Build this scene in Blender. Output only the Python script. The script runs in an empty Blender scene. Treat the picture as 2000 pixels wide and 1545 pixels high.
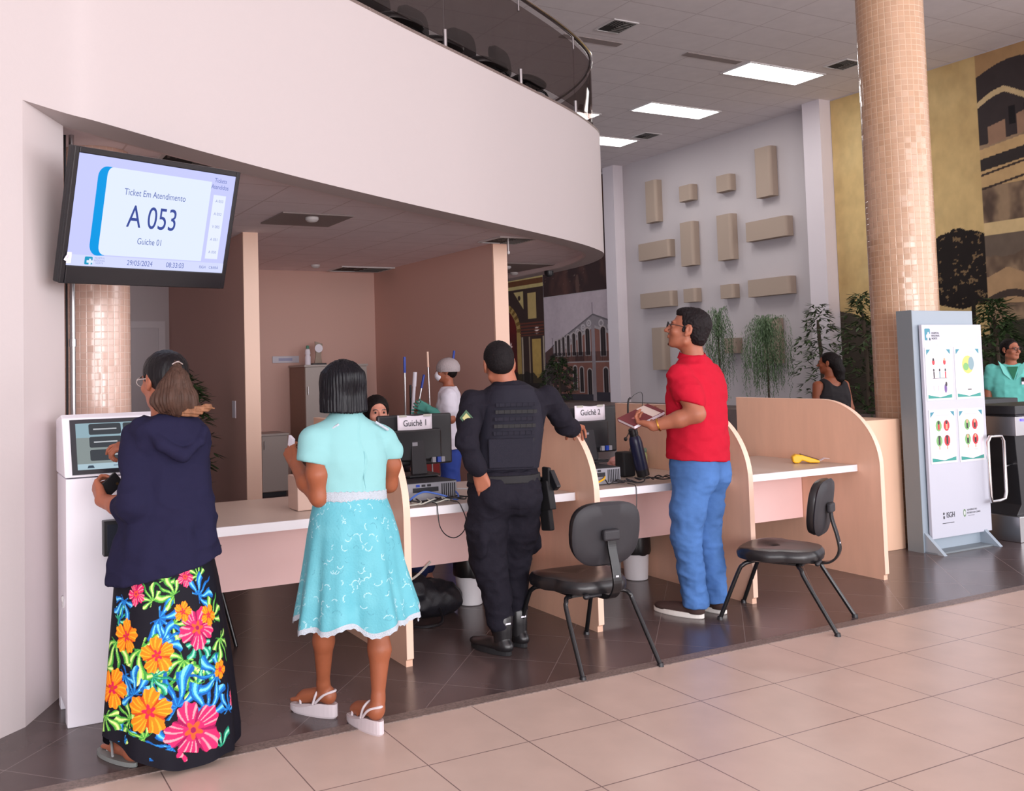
import bpy, bmesh, math, random
import numpy as np
from math import pi, sin, cos, radians, sqrt, atan2
from mathutils import Matrix, Vector
random.seed(7); np.random.seed(7)
SC = bpy.context.scene; COL = SC.collection
# ------------------------------------------------------------------ camera
FPX, YAW, PITCH, ROLL, PCX, PCY, CAMH = 1805.82, 0.450962, 0.0492628, -0.0245612, 760.72, 631.30, 1.4838
def cam_axes():
    cy, sy = cos(YAW), sin(YAW)
    fwd = Vector((sy, cy, 0)); right = Vector((cy, -sy, 0)); up = Vector((0, 0, 1))
    f2 = fwd*cos(PITCH)+up*sin(PITCH); u2 = up*cos(PITCH)-fwd*sin(PITCH)
    c, s = cos(ROLL), sin(ROLL)
    return right*c+u2*s, u2*c-right*s, f2
_R, _U, _F = cam_axes()
cam = bpy.data.cameras.new('camera'); camo = bpy.data.objects.new('camera', cam); COL.objects.link(camo)
camo.matrix_world = Matrix(((_R.x, _U.x, -_F.x, 0), (_R.y, _U.y, -_F.y, 0), (_R.z, _U.z, -_F.z, CAMH), (0, 0, 0, 1)))
cam.sensor_fit = 'HORIZONTAL'; cam.sensor_width = 36; cam.lens = FPX/2000*36
cam.shift_x = (1000-PCX)/2000; cam.shift_y = -(772.5-PCY)/2000
cam.clip_end = 100
SC.camera = camo
# ------------------------------------------------------------------ light and exposure
def lin(c):
    return tuple(((v/255)/12.92 if v/255 <= .04045 else ((v/255+.055)/1.055)**2.4) for v in c)
W = bpy.data.worlds.new('world'); SC.world = W; W.use_nodes = True
W.node_tree.nodes['Background'].inputs[0].default_value = (*lin((228, 228, 240)), 1)
W.node_tree.nodes['Background'].inputs[1].default_value = 1.3
def area(name, loc, target, sx, sy, power, col):
    l = bpy.data.lights.new(name, 'AREA'); l.shape = 'RECTANGLE'; l.size = sx; l.size_y = sy; l.energy = power; l.color = col
    o = bpy.data.objects.new(name, l); COL.objects.link(o); o.location = loc
    o.rotation_euler = (Vector(target)-Vector(loc)).to_track_quat('-Z', 'Y').to_euler()
    return o
area('daylight_facade', (7.5, -7.5, 3.2), (5.0, 6, 1.6), 13, 5.0, 600, (1, .955, .965))
area('low_fill_light', (-1.0, -7.5, 1.9), (2.5, 9, 3.4), 12, 3.4, 900, (1, .96, .97))  # added fill behind the camera, tilted up to brighten under the balcony
area('daylight_side', (15.0, -2.0, 3.2), (9.0, 8, 1.8), 6, 4.5, 250, (1, .95, .93))
SC.view_settings.view_transform = 'Standard'; SC.view_settings.look = 'None'
SC.view_settings.gamma = 1; SC.view_settings.use_curve_mapping = False
SC.view_settings.exposure = 0.12
SC.cycles.diffuse_bounces = 8; SC.cycles.max_bounces = 14
# ------------------------------------------------------------------ materials
def nt(m): return m.node_tree.nodes, m.node_tree.links
def mat(name, col, rough=.5, metal=0, spec=.5, bump=0, bscale=200, emit=None, estr=1, vary=0, vscale=8, coat=0, trans=0, alpha=1, attr=None, sheen=0, stretch=(1,1,1)):
    m = bpy.data.materials.new(name); m.use_nodes = True
    N, L = nt(m); b = N['Principled BSDF']
    c = (*lin(col), 1); b.inputs['Base Color'].default_value = c
    b.inputs['Roughness'].default_value = rough; b.inputs['Metallic'].default_value = metal
    b.inputs['Specular IOR Level'].default_value = spec
    b.inputs['Coat Weight'].default_value = coat
    b.inputs['Transmission Weight'].default_value = trans; b.inputs['Alpha'].default_value = alpha
    if sheen: b.inputs['Sheen Weight'].default_value = sheen
    if emit: b.inputs['Emission Color'].default_value = (*lin(emit), 1); b.inputs['Emission Strength'].default_value = estr
    tc = None
    if bump or vary:
        tc = N.new('ShaderNodeTexCoord'); mp = N.new('ShaderNodeMapping'); mp.inputs['Scale'].default_value = stretch
        L.new(tc.outputs['Object'], mp.inputs[0])
    src = None
    if attr:
        a = N.new('ShaderNodeVertexColor'); a.layer_name = attr; L.new(a.outputs[0], b.inputs['Base Color']); src = a.outputs[0]
    if vary:
        n = N.new('ShaderNodeTexNoise'); n.inputs['Scale'].default_value = vscale; n.inputs['Detail'].default_value = 4
        L.new(mp.outputs[0], n.inputs['Vector'])
        mx = N.new('ShaderNodeMix'); mx.data_type = 'RGBA'; mx.blend_type = 'MULTIPLY'
        rp = N.new('ShaderNodeMapRange'); rp.inputs[1].default_value = .3; rp.inputs[2].default_value = .7
        rp.inputs[3].default_value = 1-vary; rp.inputs[4].default_value = 1+vary*.4
        L.new(n.outputs[0], rp.inputs[0]); mx.inputs[0].default_value = 1
        if src: L.new(src, mx.inputs[6])
        else: mx.inputs[6].default_value = c
        L.new(rp.outputs[0], mx.inputs[7]); L.new(mx.outputs[2], b.inputs['Base Color'])
    if bump:
        n = N.new('ShaderNodeTexNoise'); n.inputs['Scale'].default_value = bscale; n.inputs['Detail'].default_value = 3
        L.new(mp.outputs[0], n.inputs['Vector'])
        bp = N.new('ShaderNodeBump'); bp.inputs['Strength'].default_value = bump; bp.inputs['Distance'].default_value = .01
        L.new(n.outputs[0], bp.inputs['Height']); L.new(bp.outputs[0], b.inputs['Normal'])
    return m
def tilemat(name, col, joint, size, off=(0, 0), w=.006, diag=False, rough=.3, spec=.5, vary=.06, gw=None, rvar=0):
    m = bpy.data.materials.new(name); m.use_nodes = True; N, L = nt(m); b = N['Principled BSDF']
    tc = N.new('ShaderNodeTexCoord'); mp = N.new('ShaderNodeMapping'); mp.vector_type = 'TEXTURE'
    mp.inputs['Location'].default_value = (off[0], off[1], 0); mp.inputs['Rotation'].default_value = (0, 0, pi/4 if diag else 0)
    L.new(tc.outputs['Object'], mp.inputs[0])
    sp = N.new('ShaderNodeSeparateXYZ'); L.new(mp.outputs[0], sp.inputs[0])
    outs = []
    sz = size if isinstance(size, tuple) else (size, size)
    for i in (0, 1):
        d = N.new('ShaderNodeMath'); d.operation = 'DIVIDE'; d.inputs[1].default_value = sz[i]; L.new(sp.outputs[i], d.inputs[0])
        p = N.new('ShaderNodeMath'); p.operation = 'PINGPONG'; p.inputs[1].default_value = .5; L.new(d.outputs[0], p.inputs[0])
        g = N.new('ShaderNodeMath'); g.operation = 'LESS_THAN'; g.inputs[1].default_value = w/2/sz[i]; L.new(p.outputs[0], g.inputs[0])
        outs.append(g)
    mxx = N.new('ShaderNodeMath'); mxx.operation = 'MAXIMUM'; L.new(outs[0].outputs[0], mxx.inputs[0]); L.new(outs[1].outputs[0], mxx.inputs[1])
    n = N.new('ShaderNodeTexNoise'); n.inputs['Scale'].default_value = 5; n.inputs['Detail'].default_value = 6; L.new(tc.outputs['Object'], n.inputs['Vector'])
    rp = N.new('ShaderNodeMapRange'); rp.inputs[1].default_value = .3; rp.inputs[2].default_value = .7; rp.inputs[3].default_value = 1-vary; rp.inputs[4].default_value = 1+vary
    L.new(n.outputs[0], rp.inputs[0])
    mu = N.new('ShaderNodeMix'); mu.data_type = 'RGBA'; mu.blend_type = 'MULTIPLY'; mu.inputs[0].default_value = 1; mu.inputs[6].default_value = (*lin(col), 1); L.new(rp.outputs[0], mu.inputs[7])
    mx = N.new('ShaderNodeMix'); mx.data_type = 'RGBA'; L.new(mxx.outputs[0], mx.inputs[0]); L.new(mu.outputs[2], mx.inputs[6]); mx.inputs[7].default_value = (*lin(joint), 1)
    L.new(mx.outputs[2], b.inputs['Base Color']); b.inputs['Roughness'].default_value = rough; b.inputs['Specular IOR Level'].default_value = spec
    bp = N.new('ShaderNodeBump'); bp.inputs['Strength'].default_value = .3; bp.inputs['Distance'].default_value = -.002; L.new(mxx.outputs[0], bp.inputs['Height'])
    L.new(bp.outputs[0], b.inputs['Normal'])
    if rvar:
        r2 = N.new('ShaderNodeMapRange'); r2.inputs[3].default_value = rough-rvar; r2.inputs[4].default_value = rough+rvar; L.new(n.outputs[0], r2.inputs[0]); L.new(r2.outputs[0], b.inputs['Roughness'])
    return m
M = {}
M['wall'] = mat('wall_paint', (196, 187, 187), .6, bump=.05, bscale=60)
M['inner'] = mat('inner_wall_paint', (206, 168, 156), .7, bump=.04, bscale=60)
M['greywall'] = mat('grey_wall_paint', (200, 190, 192), .7)
M['decor'] = mat('decor_wall_paint', (186, 178, 180), .8, bump=.05, bscale=40)
M['block'] = mat('relief_block_paint', (162, 144, 130), .8)
M['pilaster'] = mat('pilaster_paint', (214, 205, 210), .7)
M['beige'] = tilemat('beige_floor_tile', (198, 176, 164), (124, 104, 100), .45, (1.634, 3.135), .005, rough=.32, spec=.4, vary=.05)
M['dark'] = tilemat('dark_floor_tile', (82, 69, 68), (122, 110, 108), .4497, (2.755, 3.875), .004, True, rough=.24, spec=.5, vary=.12)
M['granite'] = mat('granite_strip', (128, 112, 106), .45, vary=.45, vscale=90)
M['ceil'] = tilemat('ceiling_tile', (226, 220, 222), (206, 198, 200), (1.235, .618), (12.3, 11.7), .02, rough=.9, spec=.1, vary=.03)
M['lowceil'] = tilemat('low_ceiling_tile', (246, 236, 240), (222, 208, 210), (.62, .58), (.3, .2), .012, rough=.85, spec=.1, vary=.03)
M['strip'] = mat('soffit_paint', (222, 208, 208), .8)
M['wood'] = mat('wood_laminate', (230, 186, 160), .42, vary=.05, vscale=3, stretch=(6, 6, 1))
M['edge'] = mat('laminate_edge', (240, 202, 180), .4)
M['panel'] = mat('light_wood_panel', (250, 210, 206), .45, vary=.04, vscale=3)
M['cabwood'] = mat('tan_wood_laminate', (234, 194, 166), .45, vary=.04, vscale=3)
M['white'] = mat('white_laminate', (235, 232, 236), .4)
M['desktop'] = mat('desk_laminate', (196, 180, 168), .35)
M['steel'] = mat('brushed_steel', (190, 188, 190), .28, 1)
M['chrome'] = mat('chrome', (215, 213, 213), .12, 1)
M['black'] = mat('black_plastic', (28, 28, 32), .4)
M['blackm'] = mat('black_matte', (24, 23, 26), .75)
M['vinyl'] = mat('black_vinyl', (30, 28, 30), .3, bump=.03, bscale=90)
M['shell'] = mat('dark_plastic_shell', (40, 39, 44), .55, bump=.15, bscale=700)
M['tubeblack'] = mat('black_tube_paint', (22, 22, 24), .25)
M['bluegrey'] = mat('blue_grey_laminate', (150, 164, 176), .5)
M['bluegrey2'] = mat('grey_side_laminate', (118, 128, 134), .5)
M['paper'] = mat('white_paper', (236, 232, 242), .8)
M['ink'] = mat('dark_ink', (66, 66, 72), .8)
M['board'] = mat('white_board_laminate', (194, 197, 210), .4)
M['kiosk'] = mat('white_enamel', (232, 230, 238), .35)
M['pc'] = mat('grey_computer_case', (150, 150, 158), .45)
M['pcdark'] = mat('dark_slot', (36, 36, 42), .6)
# ------------------------------------------------------------------ mesh helpers
def fastmesh(name, V, F, colors=None, smooth=True):
    V = np.asarray(V, np.float32); me = bpy.data.meshes.new(name)
    F = np.asarray(F, np.int32); n = F.shape[1]
    me.vertices.add(len(V)); me.vertices.foreach_set('co', V.ravel())
    me.loops.add(F.size); me.loops.foreach_set('vertex_index', F.ravel())
    me.polygons.add(len(F)); me.polygons.foreach_set('loop_start', np.arange(0, F.size, n, dtype=np.int32))
    me.polygons.foreach_set('loop_total', np.full(len(F), n, np.int32))
    me.polygons.foreach_set('use_smooth', np.full(len(F), smooth, bool))
    if colors is not None:
        a = me.color_attributes.new('paint', 'FLOAT_COLOR', 'POINT')
        c = np.ones((len(V), 4), np.float32); c[:, :3] = colors; a.data.foreach_set('color', c.ravel())
    me.update(calc_edges=True); me.validate()
    return me
def S2L(c):
    c = np.clip(np.asarray(c, np.float32)/255, 0, 1)
    return np.where(c <= .04045, c/12.92, ((c+.055)/1.055)**2.4)
def link(name, me, m=None, parent=None, tags=None):
    o = bpy.data.objects.new(name, me)
    if m is not None:
        for mm in (m if isinstance(m, (list, tuple)) else [m]): me.materials.append(mm)
    COL.objects.link(o)
    if parent is not None:
        o.parent = parent; o.matrix_parent_inverse = parent.matrix_world.inverted() if False else Matrix.Translation(-Vector(parent.location))
    if tags: setp(o, *tags)
    return o
def setp(o, label=None, cat=None, group=None, kind=None):
    if label: o['label'] = label
    if cat: o['category'] = cat
    if group: o['group'] = group
    if kind: o['kind'] = kind
    return o
def thing(name, label, cat, loc=(0, 0, 0), group=None):
    o = bpy.data.objects.new(name, None); o.location = loc; o.empty_display_size = .1; COL.objects.link(o)
    return setp(o, label, cat, group)
class MB:
    def __init__(s): s.v = []; s.f = []; s.m = []; s.sm = []; s.mi = 0; s.T = None
    def add(s, vs, fs, smooth=False):
        b = len(s.v)
        if s.T is not None: vs = [tuple(s.T @ Vector(v)) for v in vs]
        s.v += [tuple(v) for v in vs]; s.f += [tuple(b+i for i in f) for f in fs]
        s.m += [s.mi]*len(fs); s.sm += [smooth]*len(fs); return s
    def box(s, c, d, rz=0, R=None, ch=0):
        x, y, z = (q/2 for q in d)
        if ch:
            pr = [(-x+ch, -y), (x-ch, -y), (x, -y+ch), (x, y-ch), (x-ch, y), (-x+ch, y), (-x, y-ch), (-x, -y+ch)]
            P = [(px, py, -z) for px, py in pr]+[(px, py, z) for px, py in pr]
            F = [tuple(range(7, -1, -1)), tuple(range(8, 16))]+[(i, (i+1) % 8, 8+(i+1) % 8, 8+i) for i in range(8)]
        else:
            P = [(i*x, j*y, k*z) for k in (-1, 1) for j in (-1, 1) for i in (-1, 1)]
            F = [(0, 2, 3, 1), (4, 5, 7, 6), (0, 1, 5, 4), (2, 6, 7, 3), (0, 4, 6, 2), (1, 3, 7, 5)]
        if R is None: R = Matrix.Rotation(rz, 3, 'Z')
        C = Vector(c)
        return s.add([R @ Vector(p)+C for p in P], F)
    def bx(s, x0, x1, y0, y1, z0, z1): return s.box(((x0+x1)/2, (y0+y1)/2, (z0+z1)/2), (x1-x0, y1-y0, z1-z0))
    def cone(s, a, b, r0, r1=None, n=20, caps=True, smooth=True):
        if r1 is None: r1 = r0
        a = Vector(a); b = Vector(b); d = (b-a).normalized(); q = d.to_track_quat('Z', 'Y').to_matrix()
        vs = []
        for c, r in ((a, r0), (b, r1)):
            vs += [c+q @ Vector((r*cos(2*pi*i/n), r*sin(2*pi*i/n), 0)) for i in range(n)]
        s.add(vs, [(i, (i+1) % n, n+(i+1) % n, n+i) for i in range(n)], smooth)
        if caps: s.add(vs, [tuple(range(n-1, -1, -1)), tuple(range(n, 2*n))])
        return s
    def tube(s, P, r, n=10, closed=False, caps=True):
        P = [Vector(p) for p in P]; m = len(P); rs = r if isinstance(r, (list, tuple)) else [r]*m
        vs = []; up = None
        for i in range(m):
            if closed: t = P[(i+1) % m]-P[i-1]
            else: t = P[min(i+1, m-1)]-P[max(i-1, 0)]
            t.normalize()
            if up is None:
                up = Vector((0, 0, 1)) if abs(t.z) < .9 else Vector((1, 0, 0))
            u = (up-t*up.dot(t)).normalized(); w = t.cross(u); up = u
            vs += [P[i]+(u*cos(2*pi*k/n)+w*sin(2*pi*k/n))*rs[i] for k in range(n)]
        fs = []
        for i in range(m if closed else m-1):
            j = (i+1) % m
            fs += [(i*n+k, i*n+(k+1) % n, j*n+(k+1) % n, j*n+k) for k in range(n)]
        s.add(vs, fs, True)
        if caps and not closed: s.add(vs, [tuple(range(n-1, -1, -1)), tuple((m-1)*n+k for k in range(n))])
        return s
    def lathe(s, c, prof, n=28, axis=(0, 0, 1), smooth=True):
        q = Vector(axis).normalized().to_track_quat('Z', 'Y').to_matrix(); C = Vector(c); vs = []
        for r, z in prof: vs += [C+q @ Vector((r*cos(2*pi*k/n), r*sin(2*pi*k/n), z)) for k in range(n)]
        fs = [(i*n+k, i*n+(k+1) % n, (i+1)*n+(k+1) % n, (i+1)*n+k) for i in range(len(prof)-1) for k in range(n)]
        s.add(vs, fs, smooth)
        s.add(vs, [tuple(range(n-1, -1, -1)), tuple((len(prof)-1)*n+k for k in range(n))])
        return s
    def prism(s, poly, o, u, v, w, smooth=False):
        """polygon (list of 2D) in plane o+u*a+v*b extruded by vector w"""
        o, u, v, w = Vector(o), Vector(u), Vector(v), Vector(w); n = len(poly)
        A = [o+u*a+v*b for a, b in poly]; B = [p+w for p in A]
        s.add(A+B, [tuple(range(n-1, -1, -1)), tuple(range(n, 2*n))])
        s.add(A+B, [(i, (i+1) % n, n+(i+1) % n, n+i) for i in range(n)], smooth)
        return s
    def ell(s, c, r, n=20, m=12, R=None):
        C = Vector(c); vs = []; R = R or Matrix.Identity(3)
        for i in range(m+1):
            t = pi*i/m
            for k in range(n): vs.append(C+R @ Vector((r[0]*sin(t)*cos(2*pi*k/n), r[1]*sin(t)*sin(2*pi*k/n), r[2]*cos(t))))
        s.add(vs, [(i*n+k, (i+1)*n+k, (i+1)*n+(k+1) % n, i*n+(k+1) % n) for i in range(m) for k in range(n)], True); return s
    def mesh(s, name):
        me = bpy.data.meshes.new(name); me.from_pydata(s.v, [], s.f)
        bm_ = bmesh.new(); bm_.from_mesh(me)
        for f_, i_, q_ in zip(bm_.faces, s.m, s.sm): f_.material_index = i_; f_.smooth = q_
        bmesh.ops.remove_doubles(bm_, verts=bm_.verts, dist=1e-6); bmesh.ops.recalc_face_normals(bm_, faces=bm_.faces)
        for e_ in bm_.edges:
            if len(e_.link_faces) == 2 and (e_.link_faces[0].smooth != e_.link_faces[1].smooth or e_.calc_face_angle(0) > .75): e_.smooth = False
        bm_.to_mesh(me); bm_.free(); me.update(); return me
    def build(s, name, m, parent=None, tags=None, bevel=0, seg=2):
        o = link(name, s.mesh(name), m, parent, tags)
        if bevel:
            b = o.modifiers.new('bevel', 'BEVEL'); b.width = bevel; b.segments = seg; b.limit_method = 'ANGLE'; b.angle_limit = radians(40)
            b.harden_normals = False
        return o
def struct(name, mb, m, bevel=0):
    o = mb.build(name, m, bevel=bevel); o['kind'] = 'structure'; return o
def catmull(P, n=8):
    P = [np.array(p, float) for p in P]; Q = [2*P[0]-P[1]]+P+[2*P[-1]-P[-2]]; out = []
    for i in range(1, len(Q)-2):
        for k in range(n):
            t = k/n; a, b, c, d = Q[i-1:i+3]
            out.append(.5*((2*b)+(c-a)*t+(2*a-5*b+4*c-d)*t*t+(-a+3*b-3*c+d)*t**3))
    out.append(P[-1]); return [tuple(float(x) for x in p) for p in out]
def offset2(P, d):
    out = []
    for i in range(len(P)):
        a = Vector(P[max(i-1, 0)][:2]); b = Vector(P[min(i+1, len(P)-1)][:2]); t = (b-a).normalized()
        out.append((P[i][0]-t.y*d, P[i][1]+t.x*d))
    return out
def text(s, size, m, o, u, v, parent=None, name='lettering', align='CENTER', ext=.0006, squash=1, bold=0):
    c = bpy.data.curves.new(name, 'FONT'); c.body = s; c.size = size; c.align_x = align; c.align_y = 'CENTER'; c.extrude = ext; c.offset = bold
    t = bpy.data.objects.new(name, c); me = bpy.data.meshes.new_from_object(t)
    bpy.data.objects.remove(t)
    u = Vector(u).normalized(); v = Vector(v).normalized(); w = u.cross(v)
    Mx = Matrix(((u.x*squash, v.x, w.x, o[0]), (u.y*squash, v.y, w.y, o[1]), (u.z*squash, v.z, w.z, o[2]), (0, 0, 0, 1)))
    me.transform(Mx); me.name = name
    return me
def text_obj(s, size, m, o, u, v, parent, name='lettering', **k):
    me = text(s, size, m, o, u, v, name=name, **k); return link(name, me, m, parent)
def join_meshes(name, mes):
    V = []; F = []
    for me in mes:
        b = len(V); V += [tuple(x.co) for x in me.vertices]; F += [tuple(b+i for i in p.vertices) for p in me.polygons]
    out = bpy.data.meshes.new(name); out.from_pydata(V, [], F); out.update(); return out
def painted(name, o, u, v, nu, nv, fn, m, parent=None, tags=None, thick=0):
    """flat panel spanned by u, v (vectors) whose colours come from fn(a,b) on a fine grid"""
    o, u, v = (np.array(q, float) for q in (o, u, v))
    a, b = np.meshgrid(np.linspace(0, 1, nu), np.linspace(0, 1, nv), indexing='ij')
    P = o+a[..., None]*u+b[..., None]*v
    C = fn(a, b)
    idx = np.arange(nu*nv).reshape(nu, nv)
    F = np.stack([idx[:-1, :-1], idx[1:, :-1], idx[1:, 1:], idx[:-1, 1:]], -1).reshape(-1, 4)
    me = fastmesh(name, P.reshape(-1, 3), F, S2L(C.reshape(-1, 3)), smooth=False)
    ob = link(name, me, m, parent, tags)
    if thick:
        sm = ob.modifiers.new('solid', 'SOLIDIFY'); sm.thickness = thick; sm.offset = -1
    return ob
# ------------------------------------------------------------------ room
ZF, ZT, ZL, ZC, XW = 2.705, 4.03, 2.76, 6.5, 15.6
BACKY = 11.2
m = MB(); m.add([(-3, 3.62, 0), (16, 3.62, 0), (16, 27, 0), (-3, 27, 0)], [(0, 1, 2, 3)]); struct('floor', m, M['dark'])
m = MB(); m.add([(-6, -9, 0), (16, -9, 0), (16, 3.578, 0), (-6, 3.578, 0)], [(0, 1, 2, 3)]); struct('floor_beige', m, M['beige'])
m = MB(); m.bx(-6, 16, 3.574, 3.645, -.02, .004); struct('trim_1', m, M['granite'])
FP = catmull([(-2.6, 1.9), (-1.2, 3.06), (.317, 4.304), (.697, 4.568), (1.306, 4.985), (2.096, 5.482), (3.127, 6.064), (4.124, 6.596), (4.957, 7.046), (5.666, 7.447), (6.24, 7.83), (6.62, 8.16), (6.93, 8.62), (7.16, 9.2), (7.29, 9.9), (7.36, 10.7), (7.4, 12.), (7.4, 14.)], 8)
i0 = min(range(len(FP)), key=lambda i: abs(FP[i][0]-.317)+abs(FP[i][1]-4.304))
def ribbon(P, z0, z1, d, mb=None, smooth=True):
    mb = mb or MB(); Q = offset2(P, d); n = len(P)
    vs = [(p[0], p[1], z0) for p in P]+[(p[0], p[1], z1) for p in P]+[(p[0], p[1], z0) for p in Q]+[(p[0], p[1], z1) for p in Q]
    mb.add(vs, [(i, i+1, n+i+1, n+i) for i in range(n-1)], smooth)
    mb.add(vs, [(2*n+i+1, 2*n+i, 3*n+i, 3*n+i+1) for i in range(n-1)], smooth)
    mb.add(vs, [(i+1, i, 2*n+i, 2*n+i+1) for i in range(n-1)]+[(n+i, n+i+1, 3*n+i+1, 3*n+i) for i in range(n-1)])
    mb.add(vs, [(0, n, 3*n, 2*n), (n-1, 3*n-1, 4*n-1, 2*n-1)])
    return mb
# the white wall on the left and the curved balcony front are one white surface
m = ribbon(FP[:i0+1], 0, ZT, .2); struct('wall_left', m, M['wall'])
m = ribbon(FP[i0:], ZF, ZT, .2); struct('wall_balcony', m, M['wall'])
m = ribbon(FP, ZT, ZT+.025, .24); m.T = None; struct('trim_2', m, M['granite'])
ret = [(.317, 4.304), (.479, 4.598), (.53, 4.69), (.53, BACKY)]
m = MB(); n = len(ret); vs = [(x, y, 0) for x, y in ret]+[(x, y, ZF) for x, y in ret]+[(x-.1, y, 0) for x, y in ret]+[(x-.1, y, ZF) for x, y in ret]
m.add(vs, [(i, i+1, n+i+1, n+i) for i in range(n-1)]); struct('wall_return', m, mat('return_wall_paint', (212, 202, 202), .7))
# underside: a flat band behind the balcony front, then the tiled low ceiling
Q = offset2(FP, .2)
m = ribbon([q for q in Q[i0:]], ZF+.004, ZL+.05, .03); struct('trim_3', m, M['strip'])
m = MB(); inn = [q for q in Q[i0-3:]]; poly = [(x, y, ZL) for x, y in inn]+[(-3, 14, ZL), (-3, inn[0][1], ZL)]
m.add(poly, [tuple(range(len(poly)-1, -1, -1))]); struct('ceiling_low', m, M['lowceil'])
m = MB(); poly = [(x, y, 3.88) for x, y in Q]+[(-3, 14, 3.88)]; m.add(poly, [tuple(range(len(poly)))]); struct('floor_balcony', m, M['granite'])
m = MB(); m.add([(-6, -9, ZC), (16, -9, ZC), (16, 27, ZC), (-6, 27, ZC)], [(0, 3, 2, 1)]); struct('ceiling', m, M['ceil'])
m = MB(); m.bx(-3, 7.4, 14.0, 14.2, 0, ZC); struct('wall_upper_back', m, M['greywall'])
m = MB(); m.bx(-3.2, -3, 0, 14.2, 0, ZC); struct('wall_far_left', m, M['greywall'])
m = MB(); m.bx(.5, 2.466, BACKY, BACKY+.15, 0, ZL); struct('wall_door_side', m, M['greywall'])
m = MB(); m.bx(2.56, 5.31, BACKY-.15, BACKY, 0, ZL); struct('wall_back', m, M['inner'])
m = MB(); m.bx(2.466, 2.6, 8.12, BACKY+.15, 0, ZL); struct('wall_partition_left', m, [M['inner']])
m = MB(); m.bx(5.14, 5.30, 8.12, BACKY, 0, ZL); struct('wall_partition_right', m, M['inner'])
for nm, x0, x1 in (('trim_4', 2.462, 2.604), ('trim_5', 5.136, 5.304)):
    m = MB(); m.bx(x0, x1, 8.10, 8.125, 0, ZL); struct(nm, m, M['edge'])
# white door in the passage at the left
m = MB(); m.bx(1.55, 2.33, BACKY-.02, BACKY+.02, 0, 2.04); struct('door_1', m, mat('door_paint', (205, 196, 200), .5))
m = MB(); m.bx(1.47, 1.55, BACKY-.035, BACKY, 0, 2.12); m.bx(2.33, 2.41, BACKY-.035, BACKY, 0, 2.12); m.bx(1.55, 2.33, BACKY-.035, BACKY, 2.04, 2.12); struct('trim_6', m, mat('door_frame_paint', (216, 208, 212), .5))
# far wall at the right of the hall
m = MB(); m.bx(XW, XW+.2, 4, 27, 0, ZC); struct('wall_right', m, M['decor'])
m = MB(); m.bx(9, XW, 26.5, 26.7, 0, ZC); struct('wall_far', m, M['decor'])
for nm, y0, y1 in (('trim_7', 12.25, 12.65), ('trim_8', 18.385, 18.79)):
    m = MB(); m.bx(15.29, XW, y0, y1, 0, ZC); struct(nm, m, M['pilaster'])
m = MB(); m.bx(14.35, 15.59, 6, 26.4, 0, .5); struct('trim_9', m, mat('planter_wall', (106, 88, 84), .6, vary=.2, vscale=3), .01)

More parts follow.
